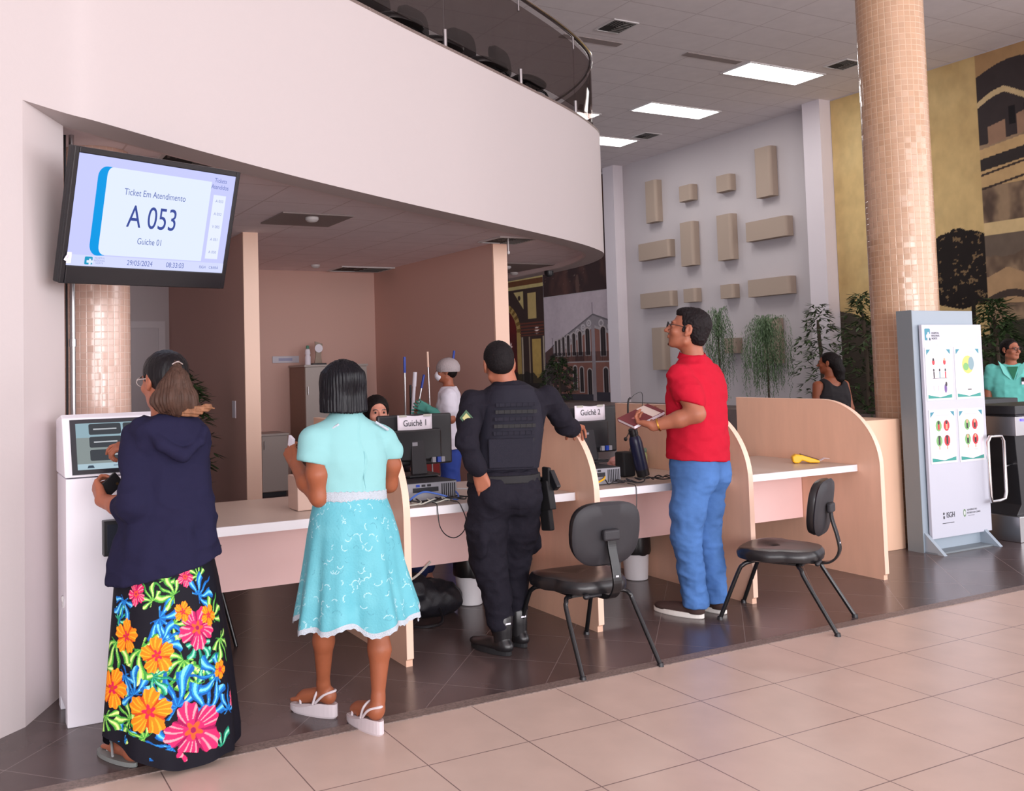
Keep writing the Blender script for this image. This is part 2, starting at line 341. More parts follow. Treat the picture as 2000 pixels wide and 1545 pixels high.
# ------------------------------------------------------------------ columns clad in small glossy tiles
def mosaic(name, C, r, tile, base, grout, rough):
    m = bpy.data.materials.new(name); m.use_nodes = True; N, L = nt(m); b = N['Principled BSDF']
    tc = N.new('ShaderNodeTexCoord'); sp = N.new('ShaderNodeSeparateXYZ'); L.new(tc.outputs['Object'], sp.inputs[0])
    at = N.new('ShaderNodeMath'); at.operation = 'ARCTAN2'; L.new(sp.outputs[1], at.inputs[0]); L.new(sp.outputs[0], at.inputs[1])
    n = round(2*pi*r/tile)
    u = N.new('ShaderNodeMath'); u.operation = 'MULTIPLY'; u.inputs[1].default_value = n/(2*pi); L.new(at.outputs[0], u.inputs[0])
    v = N.new('ShaderNodeMath'); v.operation = 'DIVIDE'; v.inputs[1].default_value = tile; L.new(sp.outputs[2], v.inputs[0])
    g = []; fl = []
    for s in (u, v):
        p = N.new('ShaderNodeMath'); p.operation = 'PINGPONG'; p.inputs[1].default_value = .5; L.new(s.outputs[0], p.inputs[0])
        q = N.new('ShaderNodeMapRange'); q.inputs[1].default_value = .03; q.inputs[2].default_value = .09; L.new(p.outputs[0], q.inputs[0]); g.append(q)
        f = N.new('ShaderNodeMath'); f.operation = 'FLOOR'; L.new(s.outputs[0], f.inputs[0]); fl.append(f)
    mn = N.new('ShaderNodeMath'); mn.operation = 'MINIMUM'; L.new(g[0].outputs[0], mn.inputs[0]); L.new(g[1].outputs[0], mn.inputs[1])
    cb = N.new('ShaderNodeCombineXYZ'); L.new(fl[0].outputs[0], cb.inputs[0]); L.new(fl[1].outputs[0], cb.inputs[1])
    wn = N.new('ShaderNodeTexWhiteNoise'); L.new(cb.outputs[0], wn.inputs['Vector'])
    rp = N.new('ShaderNodeMapRange'); rp.inputs[3].default_value = .94; rp.inputs[4].default_value = 1.05; L.new(wn.outputs[0], rp.inputs[0])
    mu = N.new('ShaderNodeMix'); mu.data_type = 'RGBA'; mu.blend_type = 'MULTIPLY'; mu.inputs[0].default_value = 1; mu.inputs[6].default_value = (*lin(base), 1); L.new(rp.outputs[0], mu.inputs[7])
    mx = N.new('ShaderNodeMix'); mx.data_type = 'RGBA'; L.new(mn.outputs[0], mx.inputs[0]); mx.inputs[6].default_value = (*lin(grout), 1); L.new(mu.outputs[2], mx.inputs[7])
    L.new(mx.outputs[2], b.inputs['Base Color']); b.inputs['Roughness'].default_value = rough; b.inputs['Specular IOR Level'].default_value = .8
    # each tile sits at a slightly different tilt
    tl = N.new('ShaderNodeVectorMath'); tl.operation = 'SUBTRACT'; L.new(wn.outputs[1], tl.inputs[0]); tl.inputs[1].default_value = (.5, .5, .5)
    sc = N.new('ShaderNodeVectorMath'); sc.operation = 'SCALE'; sc.inputs['Scale'].default_value = .09; L.new(tl.outputs[0], sc.inputs[0])
    ge = N.new('ShaderNodeNewGeometry'); ad = N.new('ShaderNodeVectorMath'); L.new(ge.outputs['Normal'], ad.inputs[0]); L.new(sc.outputs[0], ad.inputs[1])
    nm = N.new('ShaderNodeVectorMath'); nm.operation = 'NORMALIZE'; L.new(ad.outputs[0], nm.inputs[0])
    bp = N.new('ShaderNodeBump'); bp.inputs['Strength'].default_value = .6; bp.inputs['Distance'].default_value = .002; L.new(mn.outputs[0], bp.inputs['Height']); L.new(nm.outputs[0], bp.inputs['Normal'])
    L.new(bp.outputs[0], b.inputs['Normal'])
    return m
def column(C, r, h, tile, base, grout, label, rough=.16):
    mb = MB(); mb.cone((0, 0, 0), (0, 0, h), r, r, 64)
    o = mb.build('tiled_column', mosaic('mosaic_tile', C, r, tile, base, grout, rough)); o.location = (*C, 0)
    return setp(o, label, 'column')
column((.785, 5.45), .19, ZL, .0375, (214, 180, 164), (226, 200, 186), 'pink mosaic column behind the wall screen and ticket kiosk')
column((7.125, 4.99), .25, ZC, .047, (190, 154, 124), (206, 176, 148), 'tall beige mosaic column rising behind the blue grey info totem')
# conduit beside the left column
t = MB(); t.tube([(.615, 5.08, 1.0), (.615, 5.08, ZL)], .014, 12); t.lathe((.615, 5.08, 1.66), [(.014, -.02), (.019, -.02), (.019, .02), (.014, .02)], 12)
setp(t.build('conduit', M['steel']), 'thin grey metal conduit running up the left mosaic column', 'pipe')
t = MB(); t.tube([(.585, 5.09, 1.0), (.588, 5.095, 1.6), (.583, 5.09, ZL)], .006, 8)
setp(t.build('cable', M['black']), 'black cable running up beside the grey conduit', 'cable')

# ------------------------------------------------------------------ relief blocks on the far wall
blocks = [(17.26, 16.66, 5.87, 4.86), (16.13, 15.53, 5.54, 5.18), (14.99, 14.41, 5.55, 5.19), (13.9, 13.31, 5.91, 4.87),
 (17.58, 16.30, 4.38, 3.97), (16.15, 15.53, 4.69, 3.68), (15.03, 14.42, 4.68, 3.68), (14.22, 12.99, 4.40, 3.99),
 (17.58, 16.28, 3.16, 2.80), (16.12, 15.53, 3.15, 2.84), (15.0, 14.43, 3.14, 2.84), (14.23, 12.98, 3.17, 2.81),
 (17.22, 16.6, 2.31, 1.30), (13.89, 13.33, 2.33, 1.4), (14.95, 14.42, 1.97, 1.64), (14.3, 13.0, 1.1, .8)]
bl = ['upright relief block at the top left of the far wall', 'small relief block, left one of the top row pair', 'small relief block, right one of the top row pair', 'upright relief block at the top right of the far wall',
 'long relief block at the left of the second row', 'upright relief block, left one of the centre pair', 'upright relief block, right one of the centre pair', 'long relief block at the right of the second row',
 'long relief block at the left of the third row', 'small relief block, left one of the third row pair', 'small relief block, right one of the third row pair', 'long relief block at the right of the third row',
 'upright relief block low on the wall behind the man in red', 'upright relief block behind the top of the wider weeping plant', 'small relief block low on the wall between the weeping plants', 'long relief block lowest on the wall behind the weeping plant']
for (ya, yb, zb, za), lb in list(zip(blocks, bl))[:15]:
    mb = MB(); k = 6; ya *= 1.0065; yb *= 1.0196
    prof = [(0, ya), (-.17, ya), (-.2, ya-.03)]+[(-.2+.07*(1-cos(pi/2*i/k)), yb+.07*(1-sin(pi/2*i/k))) for i in range(k+1)]+[(0, yb)]
    mb.prism(prof, (XW-.004, 0, za), (1, 0, 0), (0, 1, 0), (0, 0, zb-za))
    setp(mb.build('relief_block', M['block']), 'beige '+lb, 'wall decoration', 'relief blocks on the far wall')

# ------------------------------------------------------------------ murals
from_noise = {}
def vnoise(a, b, sc, seed=0, oct=3):
    out = np.zeros(a.shape, np.float32); amp = 1; tot = 0
    for o in range(oct):
        rs = np.random.RandomState(seed+o*17); g = rs.rand(64, 64).astype(np.float32)
        x = a*sc; y = b*sc; xi = np.floor(x).astype(int); yi = np.floor(y).astype(int); fx = x-xi; fy = y-yi
        fx = fx*fx*(3-2*fx); fy = fy*fy*(3-2*fy)
        q = lambda i, j: g[(xi+i) % 64, (yi+j) % 64]
        out += amp*((q(0, 0)*(1-fx)+q(1, 0)*fx)*(1-fy)+(q(0, 1)*(1-fx)+q(1, 1)*fx)*fy); tot += amp; amp *= .5; sc *= 2.1
    return out/tot
def mixc(C, mask, col):
    mask = np.clip(mask, 0, 1)[..., None]; return C*(1-mask)+np.array(col, np.float32)*mask
M['mural'] = mat('printed_mural', (255, 255, 255), .75, attr='paint', spec=.2)
def mural_building(a, b):
    # a: 0 left .. 1 right, b: 0 bottom .. 1 top
    C = np.ones(a.shape+(3,), np.float32)*np.array((196, 182, 188), np.float32)
    C = mixc(C, (vnoise(a, b, 6, 1)-.45)*1.5*(b > .5), (176, 162, 170))
    ridge = .69
    top = np.where(a < ridge, .52+(a-.1)*.47, .80-(a-ridge)*.32); top = np.where(a < .1, 0, top)
    body = b < top
    C = mixc(C, body, (146, 138, 142))
    corn = top-.13
    wallm = (b < corn)
    C = mixc(C, wallm & (a > .1), (140, 96, 86))
    C = mixc(C, (np.abs(b-(top-.115)) < .012) & (a > .1), (172, 164, 166)); C = mixc(C, (np.abs(b-top+.008) < .008) & (a > .1), (110, 104, 108))
    for i in range(7):   # balustrade medallions
        ca = .17+i*.078; cb = .52+(ca-.1)*.47-.06; r = np.hypot((a-ca)*1.0, (b-cb)*1.0)
        C = mixc(C, (r < .032) & (r > .018), (192, 184, 186)); C = mixc(C, (r < .01), (192, 184, 186))
    for ca in (.80, .91):
        cb = .80-(ca-ridge)*.32-.06; r = np.hypot(a-ca, b-cb); C = mixc(C, (r < .034) & (r > .02), (192, 184, 186))
    for ca, w, b0, b1 in [(.165, .014, .42, .57), (.215, .015, .42, .58), (.275, .016, .42, .60), (.345, .018, .42, .615), (.425, .02, .42, .63), (.51, .023, .42, .645), (.615, .027, .42, .665), (.82, .03, .41, .67), (.93, .028, .41, .655),
                          (.43, .022, .1, .32), (.52, .022, .08, .31), (.63, .026, .06, .29), (.84, .028, .05, .30), (.945, .022, .17, .31)]:
        arch = np.where(b > b1-w, np.hypot(a-ca, b-(b1-w)) < w+.012, (np.abs(a-ca) < w+.012) & (b > b0-.008))
        inn = np.where(b > b1-w, np.hypot(a-ca, b-(b1-w)) < w, (np.abs(a-ca) < w) & (b > b0))
        C = mixc(C, arch, (182, 170, 168)); C = mixc(C, inn, (52, 44, 46)); C = mixc(C, inn & (np.abs(a-ca) < .003), (84, 70, 68))
    C = mixc(C, (a > .12) & (b > .36) & (b < .45) & (np.sin(a*520) > -.2), (44, 36, 40)); C = mixc(C, (a > .12) & (b > .352) & (b < .364), (170, 160, 160))
    C = mixc(C, (np.abs(a-ridge) < .022) & (b < .70), (150, 140, 144))
    C = mixc(C, (a > .12) & (b < .06+(a > ridge)*.02) & (np.abs(a-ridge) > .022), (66, 62, 70))
    C = mixc(C, (a < .1) & (b < .34), (96, 84, 84)); C = mixc(C, (a < .12) & (b > .34) & (b < .46+(a*.5)), (90, 66, 64))
    tree = (np.hypot((a-.17)*.9, b-.17)+.12*vnoise(a, b, 14, 5)) < .30
    C = mixc(C, tree*.85*(vnoise(a, b, 30, 6) > .38), (52, 46, 44))
    C = mixc(C, (np.abs(a-ridge) < .004) & (b > .80) & (b < .9), (120, 112, 116)); C = mixc(C, (np.abs(a-.11) < .005) & (b > .53) & (b < .6), (120, 112, 116))
    return C*(.97+.06*vnoise(a, b, 40, 9)[..., None])
def mural_church(a, b):
    C = np.ones(a.shape+(3,), np.float32)*np.array((66, 50, 46), np.float32)
    C = mixc(C, (b > .86) & (b < .885), (196, 178, 120)); C = mixc(C, (b > .93) & (b < .955), (196, 178, 120)); C = mixc(C, (b > .885) & (b < .93), (110, 70, 44))
    r = np.hypot((a-.34)/.33, (b-.52)/.26)
    C = mixc(C, ((r < 1) & (b > .52)) | ((np.abs(a-.34) < .33) & (b < .52)), (176, 146, 86))
    C = mixc(C, ((r > .84) & (r < 1) & (b > .52))*(.5+.5*np.sin(np.arctan2(b-.52, a-.34)*34) > .5), (120, 92, 48))
    C = mixc(C, ((r < .82) & (b > .52)) | ((np.abs(a-.34) < .27) & (b < .52)), (104, 34, 32))
    C = mixc(C, (((r < .82) & (b > .52)) | ((np.abs(a-.34) < .27) & (b < .52)))*(vnoise(a, b, 5, 3)-.3)*1.3, (70, 34, 36))
    for ca, cb, R in ((.5, .41, .05), (.47, .36, .035), (.9, .53, .04)):
        th = np.arctan2(b-cb, a-ca); rr = np.hypot(a-ca, b-cb); C = mixc(C, (1-rr/R/(.5+.5*np.abs(np.cos(th*4))))*2.2, (250, 226, 216))
    C = mixc(C, (a > .78) & (a < .90) & (b > .62) & (b < .82), (196, 170, 112)); C = mixc(C, (a > .83) & (a < .95) & (b > .12) & (b < .46), (190, 158, 90))
    C = mixc(C, (np.abs(a-.69) < .012) & (b > .12) & (b < .48), (176, 160, 140)); C = mixc(C, (np.abs(a-.99) < .01) & (b < .48) & (b > .12), (176, 160, 140)); C = mixc(C, (np.abs(a-.79) < .01) & (b < .48) & (b > .12), (150, 130, 110))
    C = mixc(C, (a > .66) & (a < 1) & (b > .49) & (b < .60) & (np.sin(b*260) > 0), (110, 60, 48))
    C = mixc(C, (a > .58) & (a < .72) & (b > .70) & (b < .84) & (b-.70 > (.72-a)) & (np.hypot(a-.66, b-.79) > .02), (196, 176, 120))
    C = mixc(C, (b < .14+.1*vnoise(a, b, 9, 8))*.8, (42, 38, 36))
    return C*(.95+.1*vnoise(a, b, 30, 4)[..., None])
def mural_dark(a, b):
    C = np.ones(a.shape+(3,), np.float32)*np.array((62, 46, 46), np.float32)
    C = mixc(C, (vnoise(a, b*.6, 7, 11)-.5)*3, (96, 66, 60)); C = mixc(C, (vnoise(a, b, 5, 12)-.6)*4*(b > .6), (168, 108, 40))
    C = mixc(C, (np.hypot((a-.5)*4, (b-.07)) < .1)*.7, (110, 84, 76)); C = mixc(C, (vnoise(a, b, 30, 13) > .80)*.5, (150, 130, 120))
    for i in range(4):
        C = mixc(C, (np.hypot((a-.62-.1*i)*2.2, (b-.30-.02*i)) < .045), (206, 178, 160))
    return C
def yhoriz(y0, y1, z0, z1): return (XW-.012, y1, z0), (0, y0-y1, 0), (0, 0, z1-z0)
o_, u_, v_ = yhoriz(18.8, 21.97, .5, 3.41)
painted('mural', o_, u_, v_, 330, 330, mural_building, M['mural'], None, ('printed mural of a pink corner building with arched windows', 'mural'), .01)
o_, u_, v_ = yhoriz(22.0, 25.6, .5, 4.3)
painted('mural', o_, u_, v_, 260, 260, mural_church, M['mural'], None, ('mural of a gilded church arch with red curtain', 'mural'), .01)
o_, u_, v_ = yhoriz(18.8, 21.97, 3.43, 6.45)
painted('mural', o_, u_, v_, 160, 160, mural_dark, M['mural'], None, ('dark brown photo mural above the pink building picture', 'mural'), .01)
def mural_yellow(a, b):
    # a across from y=12.24 (left) to y=6 (right), b height 0.5..6.49
    Y = 12.24-a*6.24; Z = .5+b*5.98
    C = np.ones(a.shape+(3,), np.float32)*np.array((204, 176, 122), np.float32)
    C = mixc(C, (vnoise(a, b, 5, 21)-.42)*1.7, (168, 138, 92)); C = mixc(C, (vnoise(a, b, 9, 22)-.5)*1.6, (214, 190, 138))
    hill = Z < 1.95+.35*np.sin(Y*1.1)+.3*vnoise(a, b, 8, 23)
    C = mixc(C, hill & (Y > 9.44), (70, 62, 54))
    # round topped tree silhouette
    dx = (Y-9.86); ang = np.arctan2(Z-2.85, dx); rr = np.hypot(dx/.72, (Z-2.85)/.78)+.16*(vnoise(a, b, 60, 24)-.5)
    tree = (rr < 1) & (Z > 2.25+.25*np.abs(dx)) & (Y > 9.44)
    C = mixc(C, tree, (34, 28, 26)); C = mixc(C, tree & (vnoise(a, b, 120, 25) > .70), (120, 98, 70)); C = mixc(C, (np.abs(Y-9.68) < .035) & (Z < 2.4) & (Z > 1), (40, 34, 30))
    P = Y < 9.44
    pc = np.ones_like(C)*np.array((150, 126, 100), np.float32)
    pc = mixc(pc, (vnoise(a*1.6, b, 16, 26)-.45)*3, (84, 68, 58))
    t = 9.44-Y
    up = P & (Z > 3.66)
    pc2 = mixc(pc, (Z > 6.1-.0*t), (164, 130, 92))
    pc2 = mixc(pc2, (Z < 6.1+.12*np.sin(t*3)+.1*t) & (Z > 4.95+.12*t), (58, 50, 50))
    pc2 = mixc(pc2, (np.abs(Z-(5.75+.07*np.sin(t*5)-.28*np.abs(t-.45)*(t < .9))) < .05) & (t < 1.1), (196, 172, 130))
    pc2 = mixc(pc2, (Z > 4.9+.18*t) & (Z < 5.2+.24*t) & (t > .15) & (np.sin(t*9) > -.7), (150, 118, 96))
    pc2 = mixc(pc2, (Z > 5.2) & (Z < 5.5) & (t > .5) & (np.sin(t*26) > .2), (30, 26, 28))
    pc2 = mixc(pc2, (Z <= 4.88+.16*t) & (Z > 4.25), (190, 158, 112)); pc2 = mixc(pc2, (np.abs(Z-(4.62+.14*t)) < .10) & (t < .8), (52, 46, 44))
    for q in (4.45, 4.22): pc2 = mixc(pc2, np.abs(Z-(q+.18*t)) < .018, (60, 48, 44))
    C = np.where(up[..., None], pc2, C)
    band = P & (Z <= 3.66) & (Z > 3.44); C = mixc(C, band, (206, 180, 132))
    lo = P & (Z <= 3.44)
    pl = mixc(pc, (Z > 3.0+.2*vnoise(a, b, 20, 27)), (104, 90, 78)); pl = mixc(pl, (Z < 2.9-.45*np.abs(t-.35)) & (Z > 2.3), (172, 140, 104)); pl = mixc(pl, (np.abs(Z-(2.35+.12*np.sin(t*4))) < .06), (70, 58, 52)); pl = mixc(pl, Z < 1.9+.2*vnoise(a, b, 20, 28), (56, 54, 44))
    C = np.where(lo[..., None], pl, C)
    return C*(.94+.12*vnoise(a*1.5, b, 38, 33)[..., None])
painted('mural', (XW-.012, 12.24, .5), (0, -6.24, 0), (0, 0, 5.98), 420, 400, mural_yellow, M['mural'], None, ('sepia mural of an old town and a round black tree', 'mural'), .01)
# ------------------------------------------------------------------ service counter
def partition(x, label):
    t = thing('counter_partition', label, 'partition', (x, 4.18, 0), 'curved wooden partitions along the counter')
    arc = [(4.625-.445*cos(a), .745+.445*sin(a)) for a in [pi/2*i/16 for i in range(17)]]
    poly = [(4.19, 0), (4.19, .03), (4.18, .04)]+arc+[(5.40, 1.19), (5.40, 0)]
    m = MB(); m.prism(poly, (x, 0, 0), (0, 1, 0), (0, 0, 1), (.036, 0, 0)); m.build('side_board', M['wood'], t)
    band = [(4.18, .04)]+arc+[(5.40, 1.19)]; e = MB(); vs = []
    for i, (y, z) in enumerate(band):
        a = band[max(i-1, 0)]; b = band[min(i+1, len(band)-1)]; d = Vector((b[0]-a[0], b[1]-a[1])).normalized(); nx, nz = -d.y*.003, d.x*.003
        vs += [(x-.001, y, z), (x+.037, y, z), (x+.037, y+nx, z+nz), (x-.001, y+nx, z+nz)]
    n = len(band); e.add(vs, [(4*i+k, 4*i+(k+1) % 4, 4*i+4+(k+1) % 4, 4*i+4+k) for i in range(n-1) for k in range(4)]+[(3, 2, 1, 0), (4*n-4, 4*n-3, 4*n-2, 4*n-1)])
    setp(e.build('edge_band', M['edge'], t), 'pale pink edge band')
    return t
PX = [2.075, 3.262, 4.434, 5.634]
for x, l in zip(PX, ['curved wooden partition beside the woman in the turquoise dress', 'curved wooden partition under the hand of the man in black uniform', 'curved wooden partition behind the jeans of the man in red', 'curved wooden partition at the right end of the counter, before the totem']): partition(x, l)
def desk(x0, x1, label, leg=False):
    t = thing('counter_desk', label, 'desk', (x0, 4.34, 0), 'white edged counter desks')
    m = MB(); m.bx(x0+.002, x1-.002, 4.352, 5.2, .71, .75); m.build('desk_top', M['desktop'], t, bevel=.003)
    m = MB(); m.prism([(x0+.002, 4.353), (x0+.002, 4.34), (x1-.016, 4.34), (x1-.006, 4.344), (x1-.002, 4.353)], (0, 0, .708), (1, 0, 0), (0, 1, 0), (0, 0, .044)); setp(m.build('front_edge', M['white'], t), 'thick white rounded front edge')
    m = MB(); m.bx(x0+.004, x1-.004, 4.81, 4.828, .335, .71); setp(m.build('modesty_panel', M['panel'], t), 'pale pink wooden modesty panel')
desk(.985, 2.075, 'counter desk with bare top between the ticket kiosk and first partition')
desk(2.112, 3.262, 'counter desk with cable loop hanging, beside the turquoise dress')
desk(3.299, 4.434, 'counter desk with the navy bottle, behind the front visitor chair')
desk(4.471, 5.634, 'counter desk carrying the yellow card terminal')
m = MB(); m.bx(5.74, 6.70, 4.78, 5.45, 0, 1.0)
t = m.build('side_cabinet', M['cabwood'], None, bevel=.004); setp(t, 'plain wooden cabinet box between last partition and info totem', 'cabinet')
m = MB(); m.box((5.98, 4.7785, .80), (.07, .002, .006)); m.build('slot', M['pcdark'], t)

# ------------------------------------------------------------------ television
def frame_mat(c, a, b, g):
    r = Vector((cos(a), sin(a), 0)); n = Vector((sin(a), -cos(a), 0)); u = Vector((0, 0, 1))
    n2 = n*cos(b)-u*sin(b); u2 = u*cos(b)+n*sin(b); r3 = r*cos(g)+u2*sin(g); u3 = u2*cos(g)-r*sin(g)
    return Matrix(((r3.x, -n2.x, u3.x, c[0]), (r3.y, -n2.y, u3.y, c[1]), (r3.z, -n2.z, u3.z, c[2]), (0, 0, 0, 1)))
TC = (.935, 4.509, 2.217); TM = frame_mat(TC, .436, .274, .025)
tv = thing('television', 'wall hung television showing ticket A 053 above the kiosk', 'television', TC)
m = MB(); m.T = TM; m.box((0, .035, 0), (.96, .05, .62), ch=.01); m.box((0, .075, -.02), (.6, .04, .4)); setp(m.build('housing', M['black'], tv, bevel=.006), None)
m = MB(); m.T = TM
for c, d in (((-.467, .004, 0), (.026, .016, .62)), ((.467, .004, 0), (.026, .016, .62)), ((0, .004, .296), (.91, .016, .028)), ((0, .002, -.268), (.91, .02, .084))): m.box(c, d)
m.build('bezel', mat('glossy_black', (20, 19, 24), .25), tv, bevel=.004)
m = MB(); m.T = TM; m.box((-.45, -.012, -.19), (.022, .003, .05)); m.box((-.462, -.012, -.19), (.012, .003, .03), R=Matrix.Rotation(.5, 3, 'Y'))
setp(m.build('sticker', M['paper'], tv), 'torn white sticker')
SW, SH, SX0, SZ1 = .908, .508, -.454, .282
def emi(name, c, s=1.0):
    mm = mat(name, (0, 0, 0), .4, emit=c, estr=s, spec=.1); return mm
scr = MB(); scr.T = TM
def tp(u, v, d=0): return (SX0+u*SW, d, SZ1-v*SH)
scr.add([tp(0, 1), tp(1, 1), tp(1, 0), tp(0, 0)], [(0, 1, 2, 3)]); so = scr.build('screen', emi('screen_lavender', (196, 200, 250), 1.0), tv)
def spoly(name, P, c, d, s=1.0):
    q = MB(); q.T = TM; q.add([tp(u, v, -d) for u, v in P], [tuple(range(len(P)))]); return q.build(name, emi(name+'_glow', c, s), so)
cres = [(.168-.05*sin(pi/2*min(1, i/6))-.0, .085+.10*(1-cos(pi/2*min(1, i/6)))) for i in range(7)]+[(.118+.05*(1-cos(pi/2*i/6)), .80+.10*sin(pi/2*i/6)) for i in range(7)]
card = [(.200-.03*sin(pi/2*i/6), .085+.08*(1-cos(pi/2*i/6))) for i in range(7)]+[(.170+.035*(1-cos(pi/2*i/6)), .81+.08*sin(pi/2*i/6)) for i in range(7)]+[(.835, .89), (.835, .085)]
spoly('cyan_band', cres+[(.21, .895)]+[(.21, .085)], (0, 150, 225), .0006); spoly('ticket_card', card, (222, 232, 252), .0012)
spoly('list_card', [(.86, .21), (.95, .21), (.95, .86), (.86, .86)], (226, 233, 252), .0006)
spoly('footer_bar', [(0, .9), (1, .9), (1, 1), (0, 1)], (208, 214, 250), .0012)
def rrect(x0, y0, x1, y1, r, n=5):
    out = []
    for cx, cy, a0 in ((x1-r, y1-r, 0), (x0+r, y1-r, 90), (x0+r, y0+r, 180), (x1-r, y0+r, 270)):
        out += [(cx+r*cos(radians(a0+90*i/n)), cy+r*sin(radians(a0+90*i/n))) for i in range(n+1)]
    return out
spoly('logo_square', rrect(.10, .912, .145, .985, .008), (30, 150, 190), .0018)
spoly('logo_cross', [(.125, .93), (.137, .93), (.137, .945), (.15, .945), (.15, .968), (.137, .968), (.137, .985), (.125, .985), (.125, .968), (.112, .968), (.112, .945), (.125, .945)], (222, 232, 252), .0024)
ux = TM.to_3x3() @ Vector((1, 0, 0)); uz = TM.to_3x3() @ Vector((0, 0, 1))
tinkd = emi('screen_ink', (58, 76, 150), 1); tinkl = emi('screen_ink_pale', (96, 112, 176), 1); tfaint = emi('screen_ink_faint', (140, 150, 200), 1)
def stext(s, size, u, v, mm, **k): return text_obj(s, size, mm, TM @ Vector(tp(u, v, -.003)), ux, uz, so, ext=0, **k)
stext('Ticket Em Atendimento', .0435, .475, .29, tinkl, squash=.84)
stext('A 053', .152, .475, .52, tinkd, squash=.78)
stext('Guiche 01', .043, .475, .74, tinkl, squash=.82)
stext('Tickets', .032, .895, .065, tinkl, squash=.85); stext('Atendidos', .032, .895, .13, tinkl, squash=.85)
for i, s in enumerate(['A 053', 'A 052', 'V 005', 'A 051', 'A 050']): stext(s, .021, .905, .27+i*.13, tfaint)
stext('29/05/2024', .036, .43, .95, tinkl, squash=.9); stext('08:33:03', .036, .66, .95, tinkl, squash=.9)
stext('HOSPITAL\nREGIONAL\nNORTE', .012, .185, .945, tfaint)
stext('ISGH', .02, .85, .95, tinkl); stext('CEARÁ', .02, .93, .95, tinkl)
# swivel arm from the television back to the column
m = MB(); p0 = TM @ Vector((0, .1, 0)); m.tube([p0, (1.02, 5.0, 2.25), (.92, 5.22, 2.25)], .02, 10); m.box((.91, 5.235, 2.25), (.1, .03, .2)); m.build('wall_arm', M['black'], tv)

# ------------------------------------------------------------------ ticket kiosk
KX0, KX1 = .474, .985
k = thing('ticket_kiosk', 'white ticket kiosk with touch screen before the woman in navy hoodie', 'kiosk', (.73, 4.35, 0))
m = MB(); m.prism([(4.19, 0), (4.19, 1.045), (4.51, 1.045), (4.51, 0), (4.44, 0), (4.44, .06), (4.26, .06), (4.26, 0)], (KX0, 0, 0), (0, 1, 0), (0, 0, 1), (KX1-KX0, 0, 0)); m.build('body', M['kiosk'], k, bevel=.004)
m = MB(); m.prism([(4.186, 1.05), (4.29, 1.30), (4.33, 1.315), (4.515, 1.29), (4.515, 1.05)], (KX0-.004, 0, 0), (0, 1, 0), (0, 0, 1), (KX1-KX0+.008, 0, 0)); m.build('screen_head', M['kiosk'], k, bevel=.006)
sl = Vector((0, .104, .25)); hs = sl.length; KM = Matrix(((1, 0, 0, KX0), (0, sl.z/hs, sl.y/hs, 4.186), (0, -sl.y/hs, sl.z/hs, 1.05), (0, 0, 0, 1)))
m = MB(); m.T = KM; m.box((.258, -.002, .136), (.462, .008, .25)); ks = m.build('screen_bezel', mat('screen_bezel_black', (34, 36, 44), .3), k)
def kpoly(name, P, c, d, s=.9):
    q = MB(); q.T = KM; q.add([(u, -d, v) for u, v in P], [tuple(range(len(P)))]); return q.build(name, emi(name+'_glow', c, s), ks)
kpoly('display', [(.05, .030), (.468, .030), (.468, .242), (.05, .242)], (150, 178, 190), .0068)
kpoly('photo_area', [(.05, .056), (.468, .056), (.468, .175), (.05, .175)], (140, 150, 150), .0072)
for u0, u1, v0, v1 in ((.105, .243, .187, .238), (.252, .39, .187, .238), (.105, .243, .128, .178), (.252, .39, .128, .178), (.105, .39, .068, .118)):
    kpoly('button', rrect(u0, v0, u1, v1, .008), (66, 70, 76), .0076)
    kpoly('button_text', [((u0+u1)/2-.05, (v0+v1)/2-.003), ((u0+u1)/2+.05, (v0+v1)/2-.003), ((u0+u1)/2+.05, (v0+v1)/2+.003), ((u0+u1)/2-.05, (v0+v1)/2+.003)], (190, 194, 200), .0082)
kpoly('display_footer', [(.05, .030), (.468, .030), (.468, .056), (.05, .056)], (176, 200, 212), .0072)
kpoly('footer_mark', [(.09, .036), (.12, .036), (.115, .048), (.095, .048)], (60, 74, 90), .0082); kpoly('footer_text', [(.2, .041), (.27, .041), (.27, .045), (.2, .045)], (110, 130, 150), .0082)
m = MB(); m.box((.71, 4.165, .785), (.18, .05, .15)); pr = m.build('ticket_printer', M['black'], k, bevel=.004)
m = MB(); m.box((.71, 4.137, .785), (.15, .006, .12)); m.build('printer_door', mat('smoked_plastic', (46, 50, 60), .2), pr)
m = MB(); m.box((.4705, 4.3, .508), (.006, .02, .05)); m.box((.468, 4.3, .52), (.006, .012, .02)); m.build('lock', M['steel'], k)

